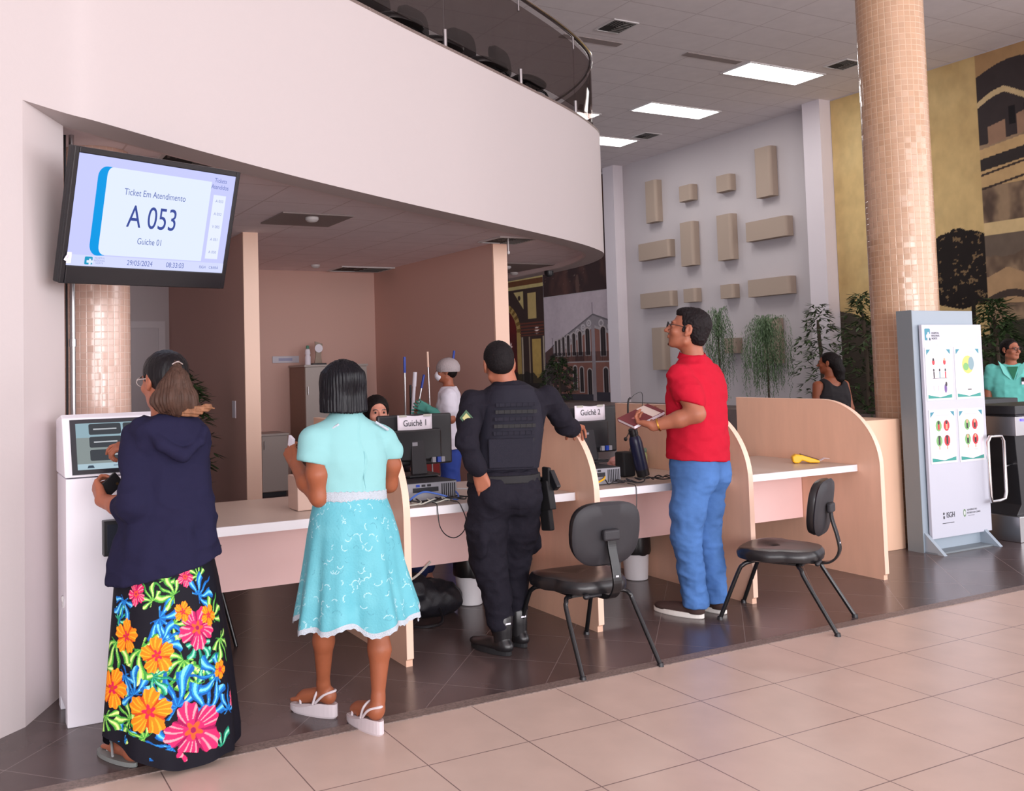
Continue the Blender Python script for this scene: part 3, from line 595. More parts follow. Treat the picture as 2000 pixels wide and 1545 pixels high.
# ------------------------------------------------------------------ visitor chairs
def visitor_chair(label, loc, rz, first=None, group='black vinyl visitor chairs'):
    if first:
        r = first.copy(); COL.objects.link(r); r.location = loc; r.rotation_euler = (0, 0, rz); r['label'] = label
        r['group'] = group
        for c in list(first.children):
            d = c.copy(); COL.objects.link(d); d.parent = r; d.matrix_parent_inverse = Matrix.Identity(4)
            for g in list(c.children):
                e = g.copy(); COL.objects.link(e); e.parent = d; e.matrix_parent_inverse = Matrix.Identity(4)
        return r
    t = thing('visitor_chair', label, 'chair', (0, 0, 0), group)
    # seat: rounded cushion
    n, k = 48, 9; vs = []
    def outline(a):
        w = .235 if sin(a) > 0 else .20
        c, s = cos(a), sin(a); p = 2.8
        return (w+.02*max(0, s))*np.sign(c)*abs(c)**(2/p), .225*np.sign(s)*abs(s)**(2/p)+.02
    prof = [(.0, .412), (.5, .414), (.82, .418), (.94, .413), (.995, .395), (1.0, .375), (.98, .355), (.9, .348), (0, .348)]
    for f, z in prof:
        for i in range(n):
            x, y = outline(2*pi*i/n); zz = z-(.012*max(0, (y-.12)/.12)**2 if z > .38 else 0)
            vs.append((x*f, y*f+.02*(1-f), zz))
    m = MB(); m.add(vs, [(a*n+i, a*n+(i+1) % n, (a+1)*n+(i+1) % n, (a+1)*n+i) for a in range(len(prof)-1) for i in range(n)], True); m.build('seat', M['vinyl'], t)
    # back rest: shell with cushion, tilted
    R = Matrix.Translation((0, -.225, .648)) @ Matrix.Rotation(radians(8), 4, 'X')
    def bo(a):
        c, s = cos(a), sin(a); p = 3.3; w = .200-.028*max(0, -s); return w*np.sign(c)*abs(c)**(2/p), .158*np.sign(s)*abs(s)**(2/p)
    for nm, prof, mt in (('backrest_shell', [(0, -.014), (.6, -.017), (.93, -.014), (1, -.002), (.97, .006), (0, .006)], M['shell']), ('backrest_cushion', [(0, .006), (.96, .006), (.985, .02), (.95, .042), (.8, .052), (0, .056)], M['vinyl'])):
        m = MB(); m.T = R; vs = []
        for f, y in prof:
            for i in range(n):
                x, z = bo(2*pi*i/n); yy = y+.10*(x*f)**2*4*.5-.0*z
                vs.append((x*f, yy, z*f))
        m.add(vs, [(a*n+i, (a+1)*n+i, (a+1)*n+(i+1) % n, a*n+(i+1) % n) for a in range(len(prof)-1) for i in range(n)], True); m.build(nm, mt, t)
    m = MB(); P = catmull([(0, .03, .338), (0, -.16, .334), (0, -.25, .35), (0, -.292, .41), (0, -.285, .49), (0, -.262, .58), (0, -.256, .64)], 6)
    vs = []; w = .024
    for i, p in enumerate(P):
        a = Vector(P[max(i-1, 0)]); b = Vector(P[min(i+1, len(P)-1)]); d = (b-a).normalized(); nn = Vector((0, -d.z, d.y))*.006
        vs += [(-w, p[1]-nn.y, p[2]-nn.z), (w, p[1]-nn.y, p[2]-nn.z), (w, p[1]+nn.y, p[2]+nn.z), (-w, p[1]+nn.y, p[2]+nn.z)]
    n2 = len(P); m.add(vs, [(4*i+k, 4*i+(k+1) % 4, 4*i+4+(k+1) % 4, 4*i+4+k) for i in range(n2-1) for k in range(4)]+[(3, 2, 1, 0), (4*n2-4, 4*n2-3, 4*n2-2, 4*n2-1)])
    bar = m.build('back_bar', M['tubeblack'], t, bevel=.002)
    m = MB(); m.box((0, -.258, .648), (.095, .03, .055)); m.build('back_mount', M['shell'], t, bevel=.012, seg=3)
    m = MB(); m.box((.0, -.297, .44), (.016, .002, .04)); setp(m.build('tag', M['paper'], bar), 'small white asset tag')
    m = MB(); m.cone((-.03, -.20, .35), (-.11, -.20, .35), .008, .008, 10); m.ell((-.115, -.20, .35), (.02, .014, .014), 12, 8); m.build('adjust_knob', M['black'], t)
    for sx in (-1, 1):
        for y0, yt in ((-.31, -.12), (.31, .16)):
            m = MB(); m.tube(catmull([(sx*.12, yt*.8, .336), (sx*.17, yt*.95, .334), (sx*.19, yt*1.12, .318), (sx*.2, yt*1.3, .27), (sx*.225, y0, .006)], 5), .0115, 12)
            lg = m.build('leg', M['tubeblack'], t)
            m = MB(); m.cone((sx*.225, y0, 0), (sx*.225, y0, .018), .017, .014, 14); m.build('foot_cap', M['black'], lg)
    m = MB(); m.box((0, .02, .340), (.30, .30, .012)); m.build('seat_plate', M['tubeblack'], t)
    t.location = loc; t.rotation_euler = (0, 0, rz); return t
vc = visitor_chair('black visitor chair in front, its back bar carrying a white tag', (2.95, 3.90, 0), radians(-3))
visitor_chair('black visitor chair seen from its side, nearest the last partition', (4.36, 3.866, 0), radians(27), vc)
t = thing('stool', 'low black stool behind the bare desk, its legs showing under the panel', 'stool', (1.25, 5.14, 0))
m = MB(); m.lathe((1.25, 5.14, .42), [(.15, 0), (.16, .01), (.16, .04), (.14, .055)], 28); m.build('seat', M['vinyl'], t)
for a in (-42, 48, 138, 228):
    c, q = cos(radians(a)), sin(radians(a)); m = MB(); m.cone((1.25+.13*c, 5.14+.13*q, .42), (1.25+.25*c, 5.14+.25*q, 0), .011, .011, 12); m.build('leg', M['tubeblack'], t)
for i, (x, y, a, l) in enumerate([(3.28, 6.62, 200, 'chair on the balcony, leftmost of those behind the railing'), (3.85, 6.95, 205, 'chair on the balcony, second from the left behind the railing'), (4.5, 7.25, 200, 'chair on the balcony, third from the left behind the railing'), (5.15, 7.55, 210, 'chair on the balcony, nearest the rounded end of the railing')]):
    visitor_chair(l, (x, y, 3.88), radians(a), vc, 'chairs on the balcony')

# ------------------------------------------------------------------ computers
def monitor(cx, y, w, z0, z1, label, rz=0):
    t = thing('monitor', label, 'monitor', (cx, y, .84), 'computer monitors on the counter')
    m = MB(); h = z1-z0
    m.box((cx, y+.012, (z0+z1)/2), (w, .028, h)); m.build('back_cover', M['black'], t, bevel=.012, seg=3)
    m = MB(); m.box((cx, y-.012, (z0+z1)/2-.03), (w*.66, .03, h*.62)); m.build('rear_bulge', M['black'], t, bevel=.012)
    m = MB(); m.box((cx, y+.03, (z0+z1)/2), (w-.02, .004, h-.02)); m.build('screen', mat('dark_screen', (12, 12, 16), .15), t)
    m = MB(); m.prism([(-.05, 0), (.05, 0), (.04, .2), (-.04, .2)], (cx, y-.02, .868), (1, 0, 0), (0, .12, 1), (0, -.03, 0)); m.build('stand_neck', M['shell'], t, bevel=.004)
    m = MB(); m.box((cx, y+.0, .862), (.24, .2, .012), ch=.03); m.build('stand_base', M['black'], t, bevel=.004)
    m = MB(); m.box((cx-.02, y-.0285, z0+h*.42), (.034, .004, .022)); m.build('vent_logo', M['pc'], t)
    m = MB(); m.box((cx+w*.3, y-.0035, z0+h*.42), (.028, .003, .006)); m.build('red_mark', mat('dark_red_mark', (130, 34, 40), .5), t)
    for i, (dx, c) in enumerate(((.10, 'pc'), (.135, 'bluep'), (.16, 'pc'))):
        m = MB(); m.box((cx+dx, y-.03, z0+.03), (.022, .022, .03)); m.build('plug', M[c], t)
    return t
M['bluep'] = mat('blue_plug', (40, 70, 170), .4); M['bluec'] = mat('blue_cable', (70, 110, 200), .5); M['yel'] = mat('yellow_plastic', (240, 184, 20), .35)
monitor(2.50, 4.85, .49, .915, 1.213, 'black monitor back with paper sheet, left of the man in uniform')
monitor(3.74, 4.85, .49, .908, 1.207, 'black monitor back with paper sheet, right of the man in uniform')
def pc(x0, x1, y0, label):
    t = thing('desktop_computer', label, 'computer', ((x0+x1)/2, y0+.17, .75), 'desktop computers lying under the monitors')
    m = MB(); m.bx(x0, x1, y0+.006, y0+.36, .752, .853); m.build('case', M['pcdark'], t, bevel=.003)
    m = MB(); m.bx(x0+.004, x1-.004, y0, y0+.008, .756, .849); bp_ = m.build('rear_plate', M['pc'], t)
    for i in range(7):
        m = MB(); m.bx(x1-.10+i*.0135, x1-.10+i*.0135+.006, y0-.002, y0+.001, .765, .84); m.build('slot', M['pcdark'], bp_)
    m = MB(); m.bx(x0+.05, x1-.12, y0-.002, y0+.001, .80, .825); m.build('port_row', M['pcdark'], bp_)
    for i, c in enumerate(('bluep', 'pcdark', 'pcdark')):
        m = MB(); m.bx(x0+.07+i*.035, x0+.092+i*.035, y0-.004, y0+.001, .830, .842 if i else .843); m.build('port', M[c], bp_)
    return t
pc(2.27, 2.60, 4.55, 'grey desktop computer, rear plate out, with a blue cable looped before it')
pc(3.42, 3.735, 4.52, 'grey desktop computer, rear plate out, with a yellow cable before it')
def sheet(x0, x1, z0, z1, y, s, label, name='paper_sign'):
    t = thing(name, label, 'sign', ((x0+x1)/2, y, z0), 'counter number sheets')
    m = MB(); n = 12; vs = []
    for j in range(2):
        for i in range(n+1):
            u = i/n; vs.append((x0+(x1-x0)*u, y-.003*sin(pi*u)-.002*j*sin(5*u), (z0 if j == 0 else z1)+.004*sin(u*7+j)))
    m.add(vs, [(i, i+1, n+2+i, n+1+i) for i in range(n)], True); o = m.build('sheet', M['paper'], t); so_ = o.modifiers.new('s', 'SOLIDIFY'); so_.thickness = .0006
    text_obj(s, .052, M['ink'], ((x0+x1)/2, y-.0062, z0+(z1-z0)*.62), (1, 0, 0), (0, 0, 1), t, squash=.84, name='lettering')
    m = MB(); m.box(((x0+x1)/2-.08, y-.004, z1-.002), (.05, .002, .012)); m.box(((x0+x1)/2+.08, y-.004, z1-.002), (.05, .002, .012)); m.build('tape', mat('clear_tape', (190, 190, 180), .2), t)
sheet(2.376, 2.603, 1.088, 1.208, 4.833, 'Guichê 1', 'white paper sheet lettered Guichê 1 taped to a monitor')
sheet(3.640, 3.882, 1.100, 1.214, 4.833, 'Guichê 2', 'white paper sheet lettered Guichê 2 taped to a monitor')
def cable(P, r, mm, label, n=6):
    m = MB(); m.tube(catmull(P, n), r, 8); return setp(m.build('cable', mm), label, 'cable')
rnd = random.Random(3)
def tangle(x0, x1, y, label, mm, r=.0035, loops=5, seed=0):
    rr = random.Random(seed); P = []
    for i in range(loops*6):
        t = i/(loops*6); P.append((x0+(x1-x0)*t+.045*cos(i*1.05+seed), y+.035*sin(i*1.05+seed)+rr.uniform(-.01, .01), .757+r+rr.uniform(0, .022)))
    return cable(P, r, mm, label, 5)
tangle(2.25, 2.62, 4.44, 'black cable tangle on the desk below the Guichê 1 computer', M['black'], .004, 6, 1)
tangle(2.22, 2.50, 4.42, 'pale cable tangle on the desk below the Guichê 1 computer', mat('pale_cable', (190, 190, 180), .5), .0035, 3, 4)
cable([(2.22, 4.43, .76), (2.28, 4.47, .79), (2.36, 4.49, .81), (2.45, 4.46, .79), (2.52, 4.42, .765), (2.56, 4.47, .78), (2.58, 4.53, .79)], .005, M['bluec'], 'bright blue network cable looping under the Guichê 1 computer')
cable([(2.36, 4.40, .765), (2.355, 4.345, .762), (2.353, 4.33, .72), (2.36, 4.325, .65), (2.395, 4.325, .60), (2.45, 4.325, .58), (2.505, 4.325, .61), (2.52, 4.325, .67), (2.50, 4.33, .73), (2.485, 4.345, .762), (2.47, 4.40, .765)], .0028, M['black'], 'thin black cable hanging in a loop below the Guichê 1 desk')
cable([(2.60, 4.58, .80), (2.66, 4.50, .80), (2.69, 4.46, .775), (2.66, 4.42, .76), (2.62, 4.42, .757)], .005, mat('white_cable', (214, 214, 214), .5), 'white cable beside the Guichê 1 computer')
tangle(3.62, 4.15, 4.46, 'black cable tangle on the desk before the navy bottle', M['black'], .004, 7, 2)
cable([(3.28+.03, 4.50, .765), (3.40, 4.44, .765), (3.50, 4.46, .775), (3.58, 4.49, .79), (3.62, 4.53, .80)], .0055, M['yel'], 'yellow network cable on the Guichê 2 desk')
cable([(3.70, 4.42, .762), (3.695, 4.345, .758), (3.69, 4.33, .70), (3.68, 4.33, .6), (3.66, 4.34, .55)], .0025, M['black'], 'thin black cable hanging straight off the Guichê 2 desk')
cable([(2.115, 4.79, .46), (2.2, 4.78, .28), (2.32, 4.78, .25), (2.45, 4.79, .29), (2.55, 4.80, .36)], .007, mat('cream_cable', (206, 200, 190), .5), 'cream cable sagging below the Guichê 1 modesty panel')
cable([(1.22, 4.85, .45), (1.24, 4.84, .25), (1.20, 4.82, .12), (1.14, 4.8, .012), (1.0, 4.85, .01)], .004, mat('grey_cable', (140, 140, 140), .5), 'grey cable hanging under the bare desk by the kiosk')

# ------------------------------------------------------------------ things on the desks
t = thing('thermal_bottle', 'navy blue steel bottle tilted beside the man in red', 'bottle', (4.02, 4.66, .75))
m = MB(); ax = Vector((.055, 0, -.22)); top = Vector((3.962, 4.66, 1.05)); bot = Vector((4.03, 4.66, .775)); d = (top-bot).normalized()
m.lathe(bot, [(.028, 0), (.040, .004), (.041, .06), (.0405, .2), (.036, .235), (.028, .25)], 32, d); m.build('body', mat('navy_enamel', (28, 32, 62), .35), t)
m = MB(); m.lathe(bot+d*.25, [(.027, 0), (.027, .012), (.029, .014), (.028, .045), (.02, .052)], 24, d); m.build('cap', M['black'], t)
m = MB(); m.lathe(bot-d*.001, [(.030, -.012), (.040, -.01), (.0415, .035)], 28, d); m.build('base_sleeve', M['black'], t)
m = MB(); m.box((3.985, 4.775, .831), (.10, .09, .158)); t = m.build('card_reader_cradle', M['blackm'], None, bevel=.012); setp(t, 'black box standing behind the navy bottle', 'holder')
m = MB(); m.cone((4.12, 4.66, .755), (4.12, 4.66, .79), .03, .026, 16)
t = thing('glass_jar', 'glass jar with green lid on the desk behind the bottle', 'jar', (4.56, 5.1, .75)); m = MB(); m.lathe((4.335, 5.05, .751), [(.05, 0), (.058, .01), (.058, .10), (.05, .115), (.05, .12)], 28); m.build('glass', mat('green_glass_contents', (158, 170, 120), .3), t)
m = MB(); m.lathe((4.335, 5.05, .868), [(.054, 0), (.056, .004), (.056, .02), (.05, .026)], 28); m.build('lid', mat('pale_green_lid', (110, 140, 120), .4), t)
m = MB(); vs = []; rr = random.Random(5)
for i in range(9):
    for j in range(16):
        th = pi*i/8; ph = 2*pi*j/16; r = .06*(1+.35*rr.random()); vs.append((4.17+r*sin(th)*cos(ph), 5.07+r*sin(th)*sin(ph), .802+.048*cos(th)*(1+.0*rr.random())))
m.add(vs, [(i*16+j, (i+1)*16+j, (i+1)*16+(j+1) % 16, i*16+(j+1) % 16) for i in range(8) for j in range(16)]); setp(m.build('candy_bag', mat('pink_plastic_bag', (214, 158, 150), .3)), 'crumpled pink plastic bag on the Guichê 2 desk', 'bag')
m = MB(); m.bx(3.78, 3.93, 4.80, 5.0, .752, .80); setp(m.build('card_box', M['paper'], None, bevel=.003), 'low white carton behind the Guichê 2 computer', 'box')
t = thing('headset', 'black headset with boom microphone hanging at the third partition', 'headset', (4.16, 4.92, .75))
m = MB(); m.tube(catmull([(4.17, 4.92, 1.25), (4.155, 4.92, 1.235), (4.148, 4.92, 1.20), (4.146, 4.92, 1.15), (4.15, 4.92, 1.11)], 6), .006, 10); m.build('headband', M['black'], t)
m = MB(); m.tube(catmull([(4.15, 4.92, 1.11), (4.17, 4.92, 1.06), (4.15, 4.92, 1.02), (4.12, 4.92, .98)], 6), .0035, 8); m.build('boom', M['black'], t)
m = MB(); m.ell((4.117, 4.92, .975), (.012, .012, .014)); m.build('microphone', M['black'], t)
m = MB(); m.tube(catmull([(4.17, 4.92, 1.24), (4.22, 4.93, 1.27), (4.3, 4.95, 1.27), (4.3, 4.98, 1.1), (4.22, 5.0, .9), (4.16, 5.0, .757)], 6), .002, 6); m.build('cord', M['black'], t)
t = thing('card_terminal', 'yellow card payment terminal with paper on the last desk', 'card terminal', (5.50, 4.66, .75))
TMx = Matrix.Translation((5.46, 4.62, .752)) @ Matrix.Rotation(radians(-40), 4, 'Z')
m = MB(); m.T = TMx; m.prism([(-.09, .012), (-.095, .045), (-.07, .062), (-.03, .058), (.085, .02), (.085, .004), (.02, .004), (-.03, .02), (-.05, 0), (-.08, 0)], (0, -.038, 0), (1, 0, 0), (0, 0, 1), (0, .076, 0)); m.build('body', M['yel'], t, bevel=.008, seg=3)
m = MB(); m.T = TMx; m.prism([(-.035, .059), (.08, .0225), (.08, .0265), (-.035, .064)], (0, -.03, 0), (1, 0, 0), (0, 0, 1), (0, .06, 0)); m.build('keypad', mat('dark_keypad', (90, 60, 40), .5), t)
m = MB(); m.T = TMx; m.prism([(.08, .012), (.12, .034), (.15, .03), (.15, .031), (.12, .035), (.08, .0135)], (0, -.028, 0), (1, 0, 0), (0, 0, 1), (0, .056, 0)); m.build('paper_slip', M['paper'], t)
m = MB(); m.bx(1.67, 1.76, 4.60, 4.75, .752, .93); setp(m.build('carton', mat('beige_carton', (198, 170, 156), .6), None, bevel=.004), 'upright beige carton on the bare desk beside the turquoise dress', 'box')

# ------------------------------------------------------------------ behind the counter
def cabinet(x0, x1, y0, y1, z1, label, gname):
    t = thing('storage_cabinet', label, 'cabinet', ((x0+x1)/2, (y0+y1)/2, 0)); g = mat(gname, (176, 166, 160), .5)
    m = MB(); m.bx(x0, x1, y0+.02, y1, .05, z1); m.build('body', mat(gname+'_side', (150, 124, 112), .6), t, bevel=.003)
    m = MB(); m.bx(x0-.01, x1+.01, y0-.01, y1, z1, z1+.025); m.build('top_board', g, t)
    m = MB(); m.bx(x0+.004, x1-.004, y0, y0+.018, .06, z1-.004); d = m.build('door', g, t, bevel=.002)
    m = MB(); m.cone((x0+.03, y0-.02, z1*.78), (x0+.03, y0-.02, z1*.78+.1), .006, .006, 10); m.build('handle', M['steel'], d)
    m = MB(); m.bx(x0+.02, x1-.02, y0+.04, y1-.02, 0, .05); m.build('plinth', M['pcdark'], t)
cabinet(3.41, 3.74, 10.6, 11.03, .72, 'low pale cabinet against the back wall', 'low_cabinet_grey')
cabinet(3.93, 4.75, 10.48, 11.03, 1.53, 'tall pale cabinet with a bottle and trophy on top', 'tall_cabinet_grey')
t = thing('spray_bottle', 'white bottle with green cap on the tall cabinet', 'bottle', (4.07, 10.8, 1.555)); m = MB(); m.lathe((4.07, 10.75, 1.556), [(.035, 0), (.037, .01), (.037, .10), (.028, .12), (.036, .14), (.03, .19), (.018, .2)], 20); m.build('body', M['paper'], t)
m = MB(); m.lathe((4.07, 10.75, 1.757), [(.02, 0), (.02, .03), (.012, .04)], 16); m.build('cap', mat('green_cap', (90, 140, 120), .5), t)
t = thing('trophy', 'clear award plaque with a round white medallion on the tall cabinet', 'trophy', (4.22, 10.8, 1.555))
m = MB(); m.bx(4.12, 4.30, 10.70, 10.80, 1.556, 1.575); m.build('base', M['black'], t, bevel=.003)
m = MB(); m.prism([(-.05, 0), (.05, 0), (.035, .1), (.06, .24), (-.04, .27), (-.03, .1)], (4.21, 10.745, 1.576), (1, 0, 0), (0, 0, 1), (0, .02, 0)); m.build('plaque', mat('frosted_acrylic', (158, 140, 122), .2, alpha=.8), t)
m = MB(); m.cone((4.215, 10.738, 1.76), (4.215, 10.743, 1.76), .052, .052, 28); m.build('medallion', M['paper'], t)
m = MB(); m.bx(3.71, 4.06, 11.035, 11.048, 1.59, 1.675); o = m.build('name_plate', mat('silver_plate', (186, 182, 192), .35), None, bevel=.002); setp(o, 'pale rectangular sign plate on the back wall', 'sign')
m = MB(); m.bx(3.79, 3.97, 11.033, 11.035, 1.615, 1.65); m.build('plate_stripe', mat('plate_blue', (150, 150, 180), .5), o)
m = MB(); m.bx(2.456, 2.465, 8.42, 8.52, 1.06, 1.22); setp(m.build('light_switch', M['paper'], None, bevel=.002), 'white light switch on the left partition wall', 'switch')
t = thing('cleaning_cart', 'low cleaning cart behind the mop handles and the cleaner', 'cart', (4.5, 8.85, 0))
m = MB(); m.bx(4.2, 4.9, 8.75, 8.98, .30, .33); m.build('tray', M['pc'], t); m = MB(); m.bx(4.2, 4.9, 8.75, 8.98, .85, .88); m.build('tray', M['pc'], t)
m = MB(); m.bx(4.25, 4.8, 8.77, 8.96, .33, .55); m.build('bucket', mat('red_bucket', (150, 40, 40), .4), t)
for x in (4.22, 4.88):
    for y in (8.76, 8.97):
        m = MB(); m.cone((x, y, .06), (x, y, .95), .012, .012, 10); m.build('post', M['pc'], t)
        m = MB(); m.cone((x-.01, y, .035), (x+.012, y, .035), .035, .035, 16); m.build('wheel', M['black'], t)
hand = [((3.81, 3.825, 1.59), 'steel', 'bluep', .010, 'mop handle with blue tip at the far left of the cart'), ((3.80, 3.93, 1.447), 'paper', 'paper', .016, 'thick white handle leaning in the cleaning cart'), ((3.85, 3.88, 1.33), 'blackm', 'black', .009, 'short dark handle in the cleaning cart'),
        ((3.72, 4.022, 1.421), 'steel', 'bluep', .010, 'slanting silver handle with blue tip beside the thick white one'), ((4.09, 4.066, 1.634), 'steel', 'edge', .009, 'tall thin handle just left of the cleaner'), ((4.13, 4.352, 1.64), 'steel', 'bluep', .010, 'slanting handle with blue tip rising behind the cleaner')]
for i, ((x0, x1, z1), a, b, r, l) in enumerate(hand):
    y = 7.95+(.0, .10, .20, .32, .45, .56)[i]; q_ = y/7.6; x0 *= q_; x1 *= q_; z1 = CAMH+(z1-CAMH)*q_
    t = thing('mop_handle', l, 'mop', (x0, y, 0), 'mop and broom handles')
    P0 = Vector((x0, y, .06)); P1 = Vector((x1, y, z1)); d = P1-P0
    m = MB(); m.cone(P0, P0+d*.9, r, r, 12); m.build('pole', M[a], t)
    m = MB(); m.cone(P0+d*.9, P1, r*1.25, r*1.25, 12); m.build('grip', M[b], t)
    m = MB(); m.box((x0, y, .035), (.16, .05, .07)); m.build('mop_head', M['paper'], t, bevel=.02)
def bin_(x, y, label):
    t = thing('waste_bin', label, 'bin', (x, y, 0), 'small white bins with black bags')
    m = MB(); m.lathe((x, y, 0), [(.07, 0), (.078, .005), (.092, .24), (.09, .24)], 28); m.build('bucket', M['white'], t)
    m = MB(); prof = []
    n = 28; vs = []; rr = random.Random(2)
    for j, (r, z) in enumerate([(.094, .17), (.100, .19), (.101, .24), (.098, .30), (.085, .36), (.05, .39), (.0, .39)]):
        for q in range(n): vs.append((x+(r+.006*rr.random())*cos(2*pi*q/n), y+(r+.006*rr.random())*sin(2*pi*q/n), z+.008*rr.random()))
    m.add(vs, [(a*n+q, a*n+(q+1) % n, (a+1)*n+(q+1) % n, (a+1)*n+q) for a in range(6) for q in range(n)], True); setp(m.build('bag', mat('black_bin_liner', (30, 28, 30), .3), t), 'black liner bag puffed over the rim')
bin_(2.985, 5.10, 'white bin with black bag behind the legs of the man in uniform'); bin_(4.30, 5.08, 'white bin with black bag beside the third partition')
t = thing('spray_bottle', 'white pump bottle with black nozzle beyond the Guichê 2 monitor', 'bottle', (6.57, 9, .9)); m = MB(); m.lathe((6.57, 9.0, .90), [(.04, 0), (.042, .01), (.040, .12), (.02, .16), (.014, .17)], 20); m.build('body', M['paper'], t)
m = MB(); m.lathe((6.57, 9.0, 1.07), [(.016, 0), (.016, .025), (.006, .03), (.006, .05)], 14); m.box((6.555, 9, 1.125), (.05, .014, .012)); m.build('nozzle', M['black'], t)
t = thing('low_table', 'dark low table carrying the pump bottle in the hall behind', 'table', (6.9, 9.1, 0)); m = MB(); m.bx(6.3, 7.4, 8.8, 9.4, .87, .90); m.build('table_top', M['pcdark'], t)
for x in (6.35, 7.35):
    for y in (8.85, 9.35): m = MB(); m.bx(x-.02, x+.02, y-.02, y+.02, 0, .87); m.build('leg', M['pcdark'], t)

# ------------------------------------------------------------------ information totem
t = thing('info_totem', 'tall blue grey totem with white board and four posters', 'totem', (7.0, 4.66, 0))
m = MB(); m.bx(6.648, 7.385, 4.60, 4.722, .0, 1.83); m.build('slab', [M['bluegrey']], t, bevel=.003)
m = MB(); m.bx(6.642, 6.648, 4.598, 4.724, .0, 1.832); m.build('side_face', M['bluegrey2'], t)
for x in (6.66, 7.33):
    m = MB(); m.prism([(4.45, 0), (4.60, .15), (4.722, .15), (4.722, 0)], (x, 0, 0), (0, 1, 0), (0, 0, 1), (.035, 0, 0)); m.build('foot', M['bluegrey'], t)
m = MB(); m.bx(6.66, 7.36, 4.50, 4.60, 0, .012); m.build('base_plate', M['bluegrey2'], t)
m = MB(); m.bx(6.705, 7.43, 4.565, 4.590, .10, 1.72); wb = m.build('white_board', M['board'], t, bevel=.003)
teal = mat('teal_print', (50, 150, 140), .5); tblue = mat('teal_blue_print', (60, 140, 160), .5); red = mat('red_print', (206, 50, 60), .5); grn = mat('green_print', (120, 180, 110), .5); skinp = mat('skin_print', (230, 160, 130), .5); hairp = mat('dark_print', (50, 44, 48), .5); yelp = mat('yellow_print', (220, 210, 110), .5); bgp = mat('grey_blue_print', (130, 160, 170), .5); purp = mat('purple_print', (110, 80, 150), .5); grp = mat('pale_grey_print', (196, 194, 200), .5)
def flat(parent, y, P, mm, name='print'):
    q = MB(); q.add([(a, y, b) for a, b in P], [tuple(range(len(P)))]); return q.build(name, mm, parent)
def disc(cx, cz, rx, rz, n=20): return [(cx+rx*cos(2*pi*i/n), cz+rz*sin(2*pi*i/n)) for i in range(n)]
def rc(x0, x1, z0, z1): return [(x0, z0), (x1, z0), (x1, z1), (x0, z1)]
for qi, (x0, x1, z0, z1) in enumerate(((6.722, 7.035, 1.14, 1.545), (7.075, 7.39, 1.14, 1.545), (6.732, 7.045, .66, 1.068), (7.078, 7.39, .655, 1.064))):
    m = MB(); m.bx(x0, x1, 4.5615, 4.565, z0, z1); ps = m.build('poster_sleeve', mat('clear_sleeve', (214, 216, 220), .2), wb)
    y = 4.561; w = x1-x0; h = z1-z0
    P = lambda u, v: (x0+u*w, z0+v*h)
    flat(ps, y, [P(.05, .04), P(.95, .04), P(.95, .96), P(.05, .96)], M['paper'], 'poster'); y -= .0005
    flat(ps, y, [P(.05, .86), P(.05, .96), P(.2, .96)], tblue); flat(ps, y, [P(.95, .86), P(.95, .96), P(.8, .96)], tblue)
    flat(ps, y, [P(.05, .04), P(.95, .04), P(.95, .11), P(.5, .055), P(.05, .11)], teal)
    flat(ps, y, [P(.25, .89), P(.75, .89), P(.75, .905), P(.25, .905)], grp)
    if qi == 0:
        for u, v in ((.3, .72), (.72, .72)):
            flat(ps, y, disc(*P(u, v), .016, .022), red); flat(ps, y-.0004, disc(*P(u, v+.05), .011, .012), hairp if u < .5 else skinp)
        for u, c in ((.3, hairp), (.52, bgp), (.74, red)): flat(ps, y, rc(P(u-.02, 0)[0], P(u+.025, 0)[0], P(0, .42)[1], P(0, .54)[1]), c); flat(ps, y, disc(*P(u, .57), .009, .011), hairp)
        flat(ps, y, [P(.25, .41), P(.8, .41), P(.8, .418), P(.25, .418)], hairp)
        flat(ps, y, disc(*P(.72, .22), .016, .034), purp); flat(ps, y-.0004, disc(*P(.75, .3), .012, .018), hairp)
        for u in (.25, .42): flat(ps, y, rc(P(u, 0)[0], P(u+.05, 0)[0], P(0, .18)[1], P(0, .28)[1]), grp)
    if qi == 1:
        flat(ps, y, disc(*P(.5, .66), .072, .07), yelp); flat(ps, y-.0004, disc(*P(.63, .68), .036, .052), bgp); flat(ps, y-.0008, disc(*P(.42, .62), .034, .03), grn)
        for v in (.46, .435, .41): flat(ps, y, [P(.15, v), P(.85, v), P(.85, v+.01), P(.15, v+.01)], grp)
        flat(ps, y, [P(.45, .17), P(.6, .17), P(.6, .19), P(.45, .19)], hairp)
    if qi > 1:
        for u, v, c in ((.34, .7, grn), (.64, .7, red), (.34, .42, grn), (.64, .42, red)):
            flat(ps, y, disc(*P(u, v), .036, .042), c); flat(ps, y-.0004, rc(P(u-.035, 0)[0], P(u+.035, 0)[0], P(0, v-.07)[1], P(0, v+.03)[1]), hairp if v < .5 or qi == 3 else (red if c is grn else skinp))
            flat(ps, y-.0008, disc(*P(u, v+.06), .012, .014), hairp if qi == 2 else skinp); flat(ps, y-.0004, disc(*P(u+.1, v-.08), .010, .012), M['paper'])
            if v < .5: flat(ps, y, rc(P(u-.02, 0)[0], P(u+.02, 0)[0], P(0, v-.16)[1], P(0, v-.1)[1]), skinp)
            flat(ps, y, rc(P(u-.08, 0)[0], P(u+.08, 0)[0], P(0, v-.2)[1], P(0, v-.19)[1]), grp)
y = 4.5645
def cx(P): return P
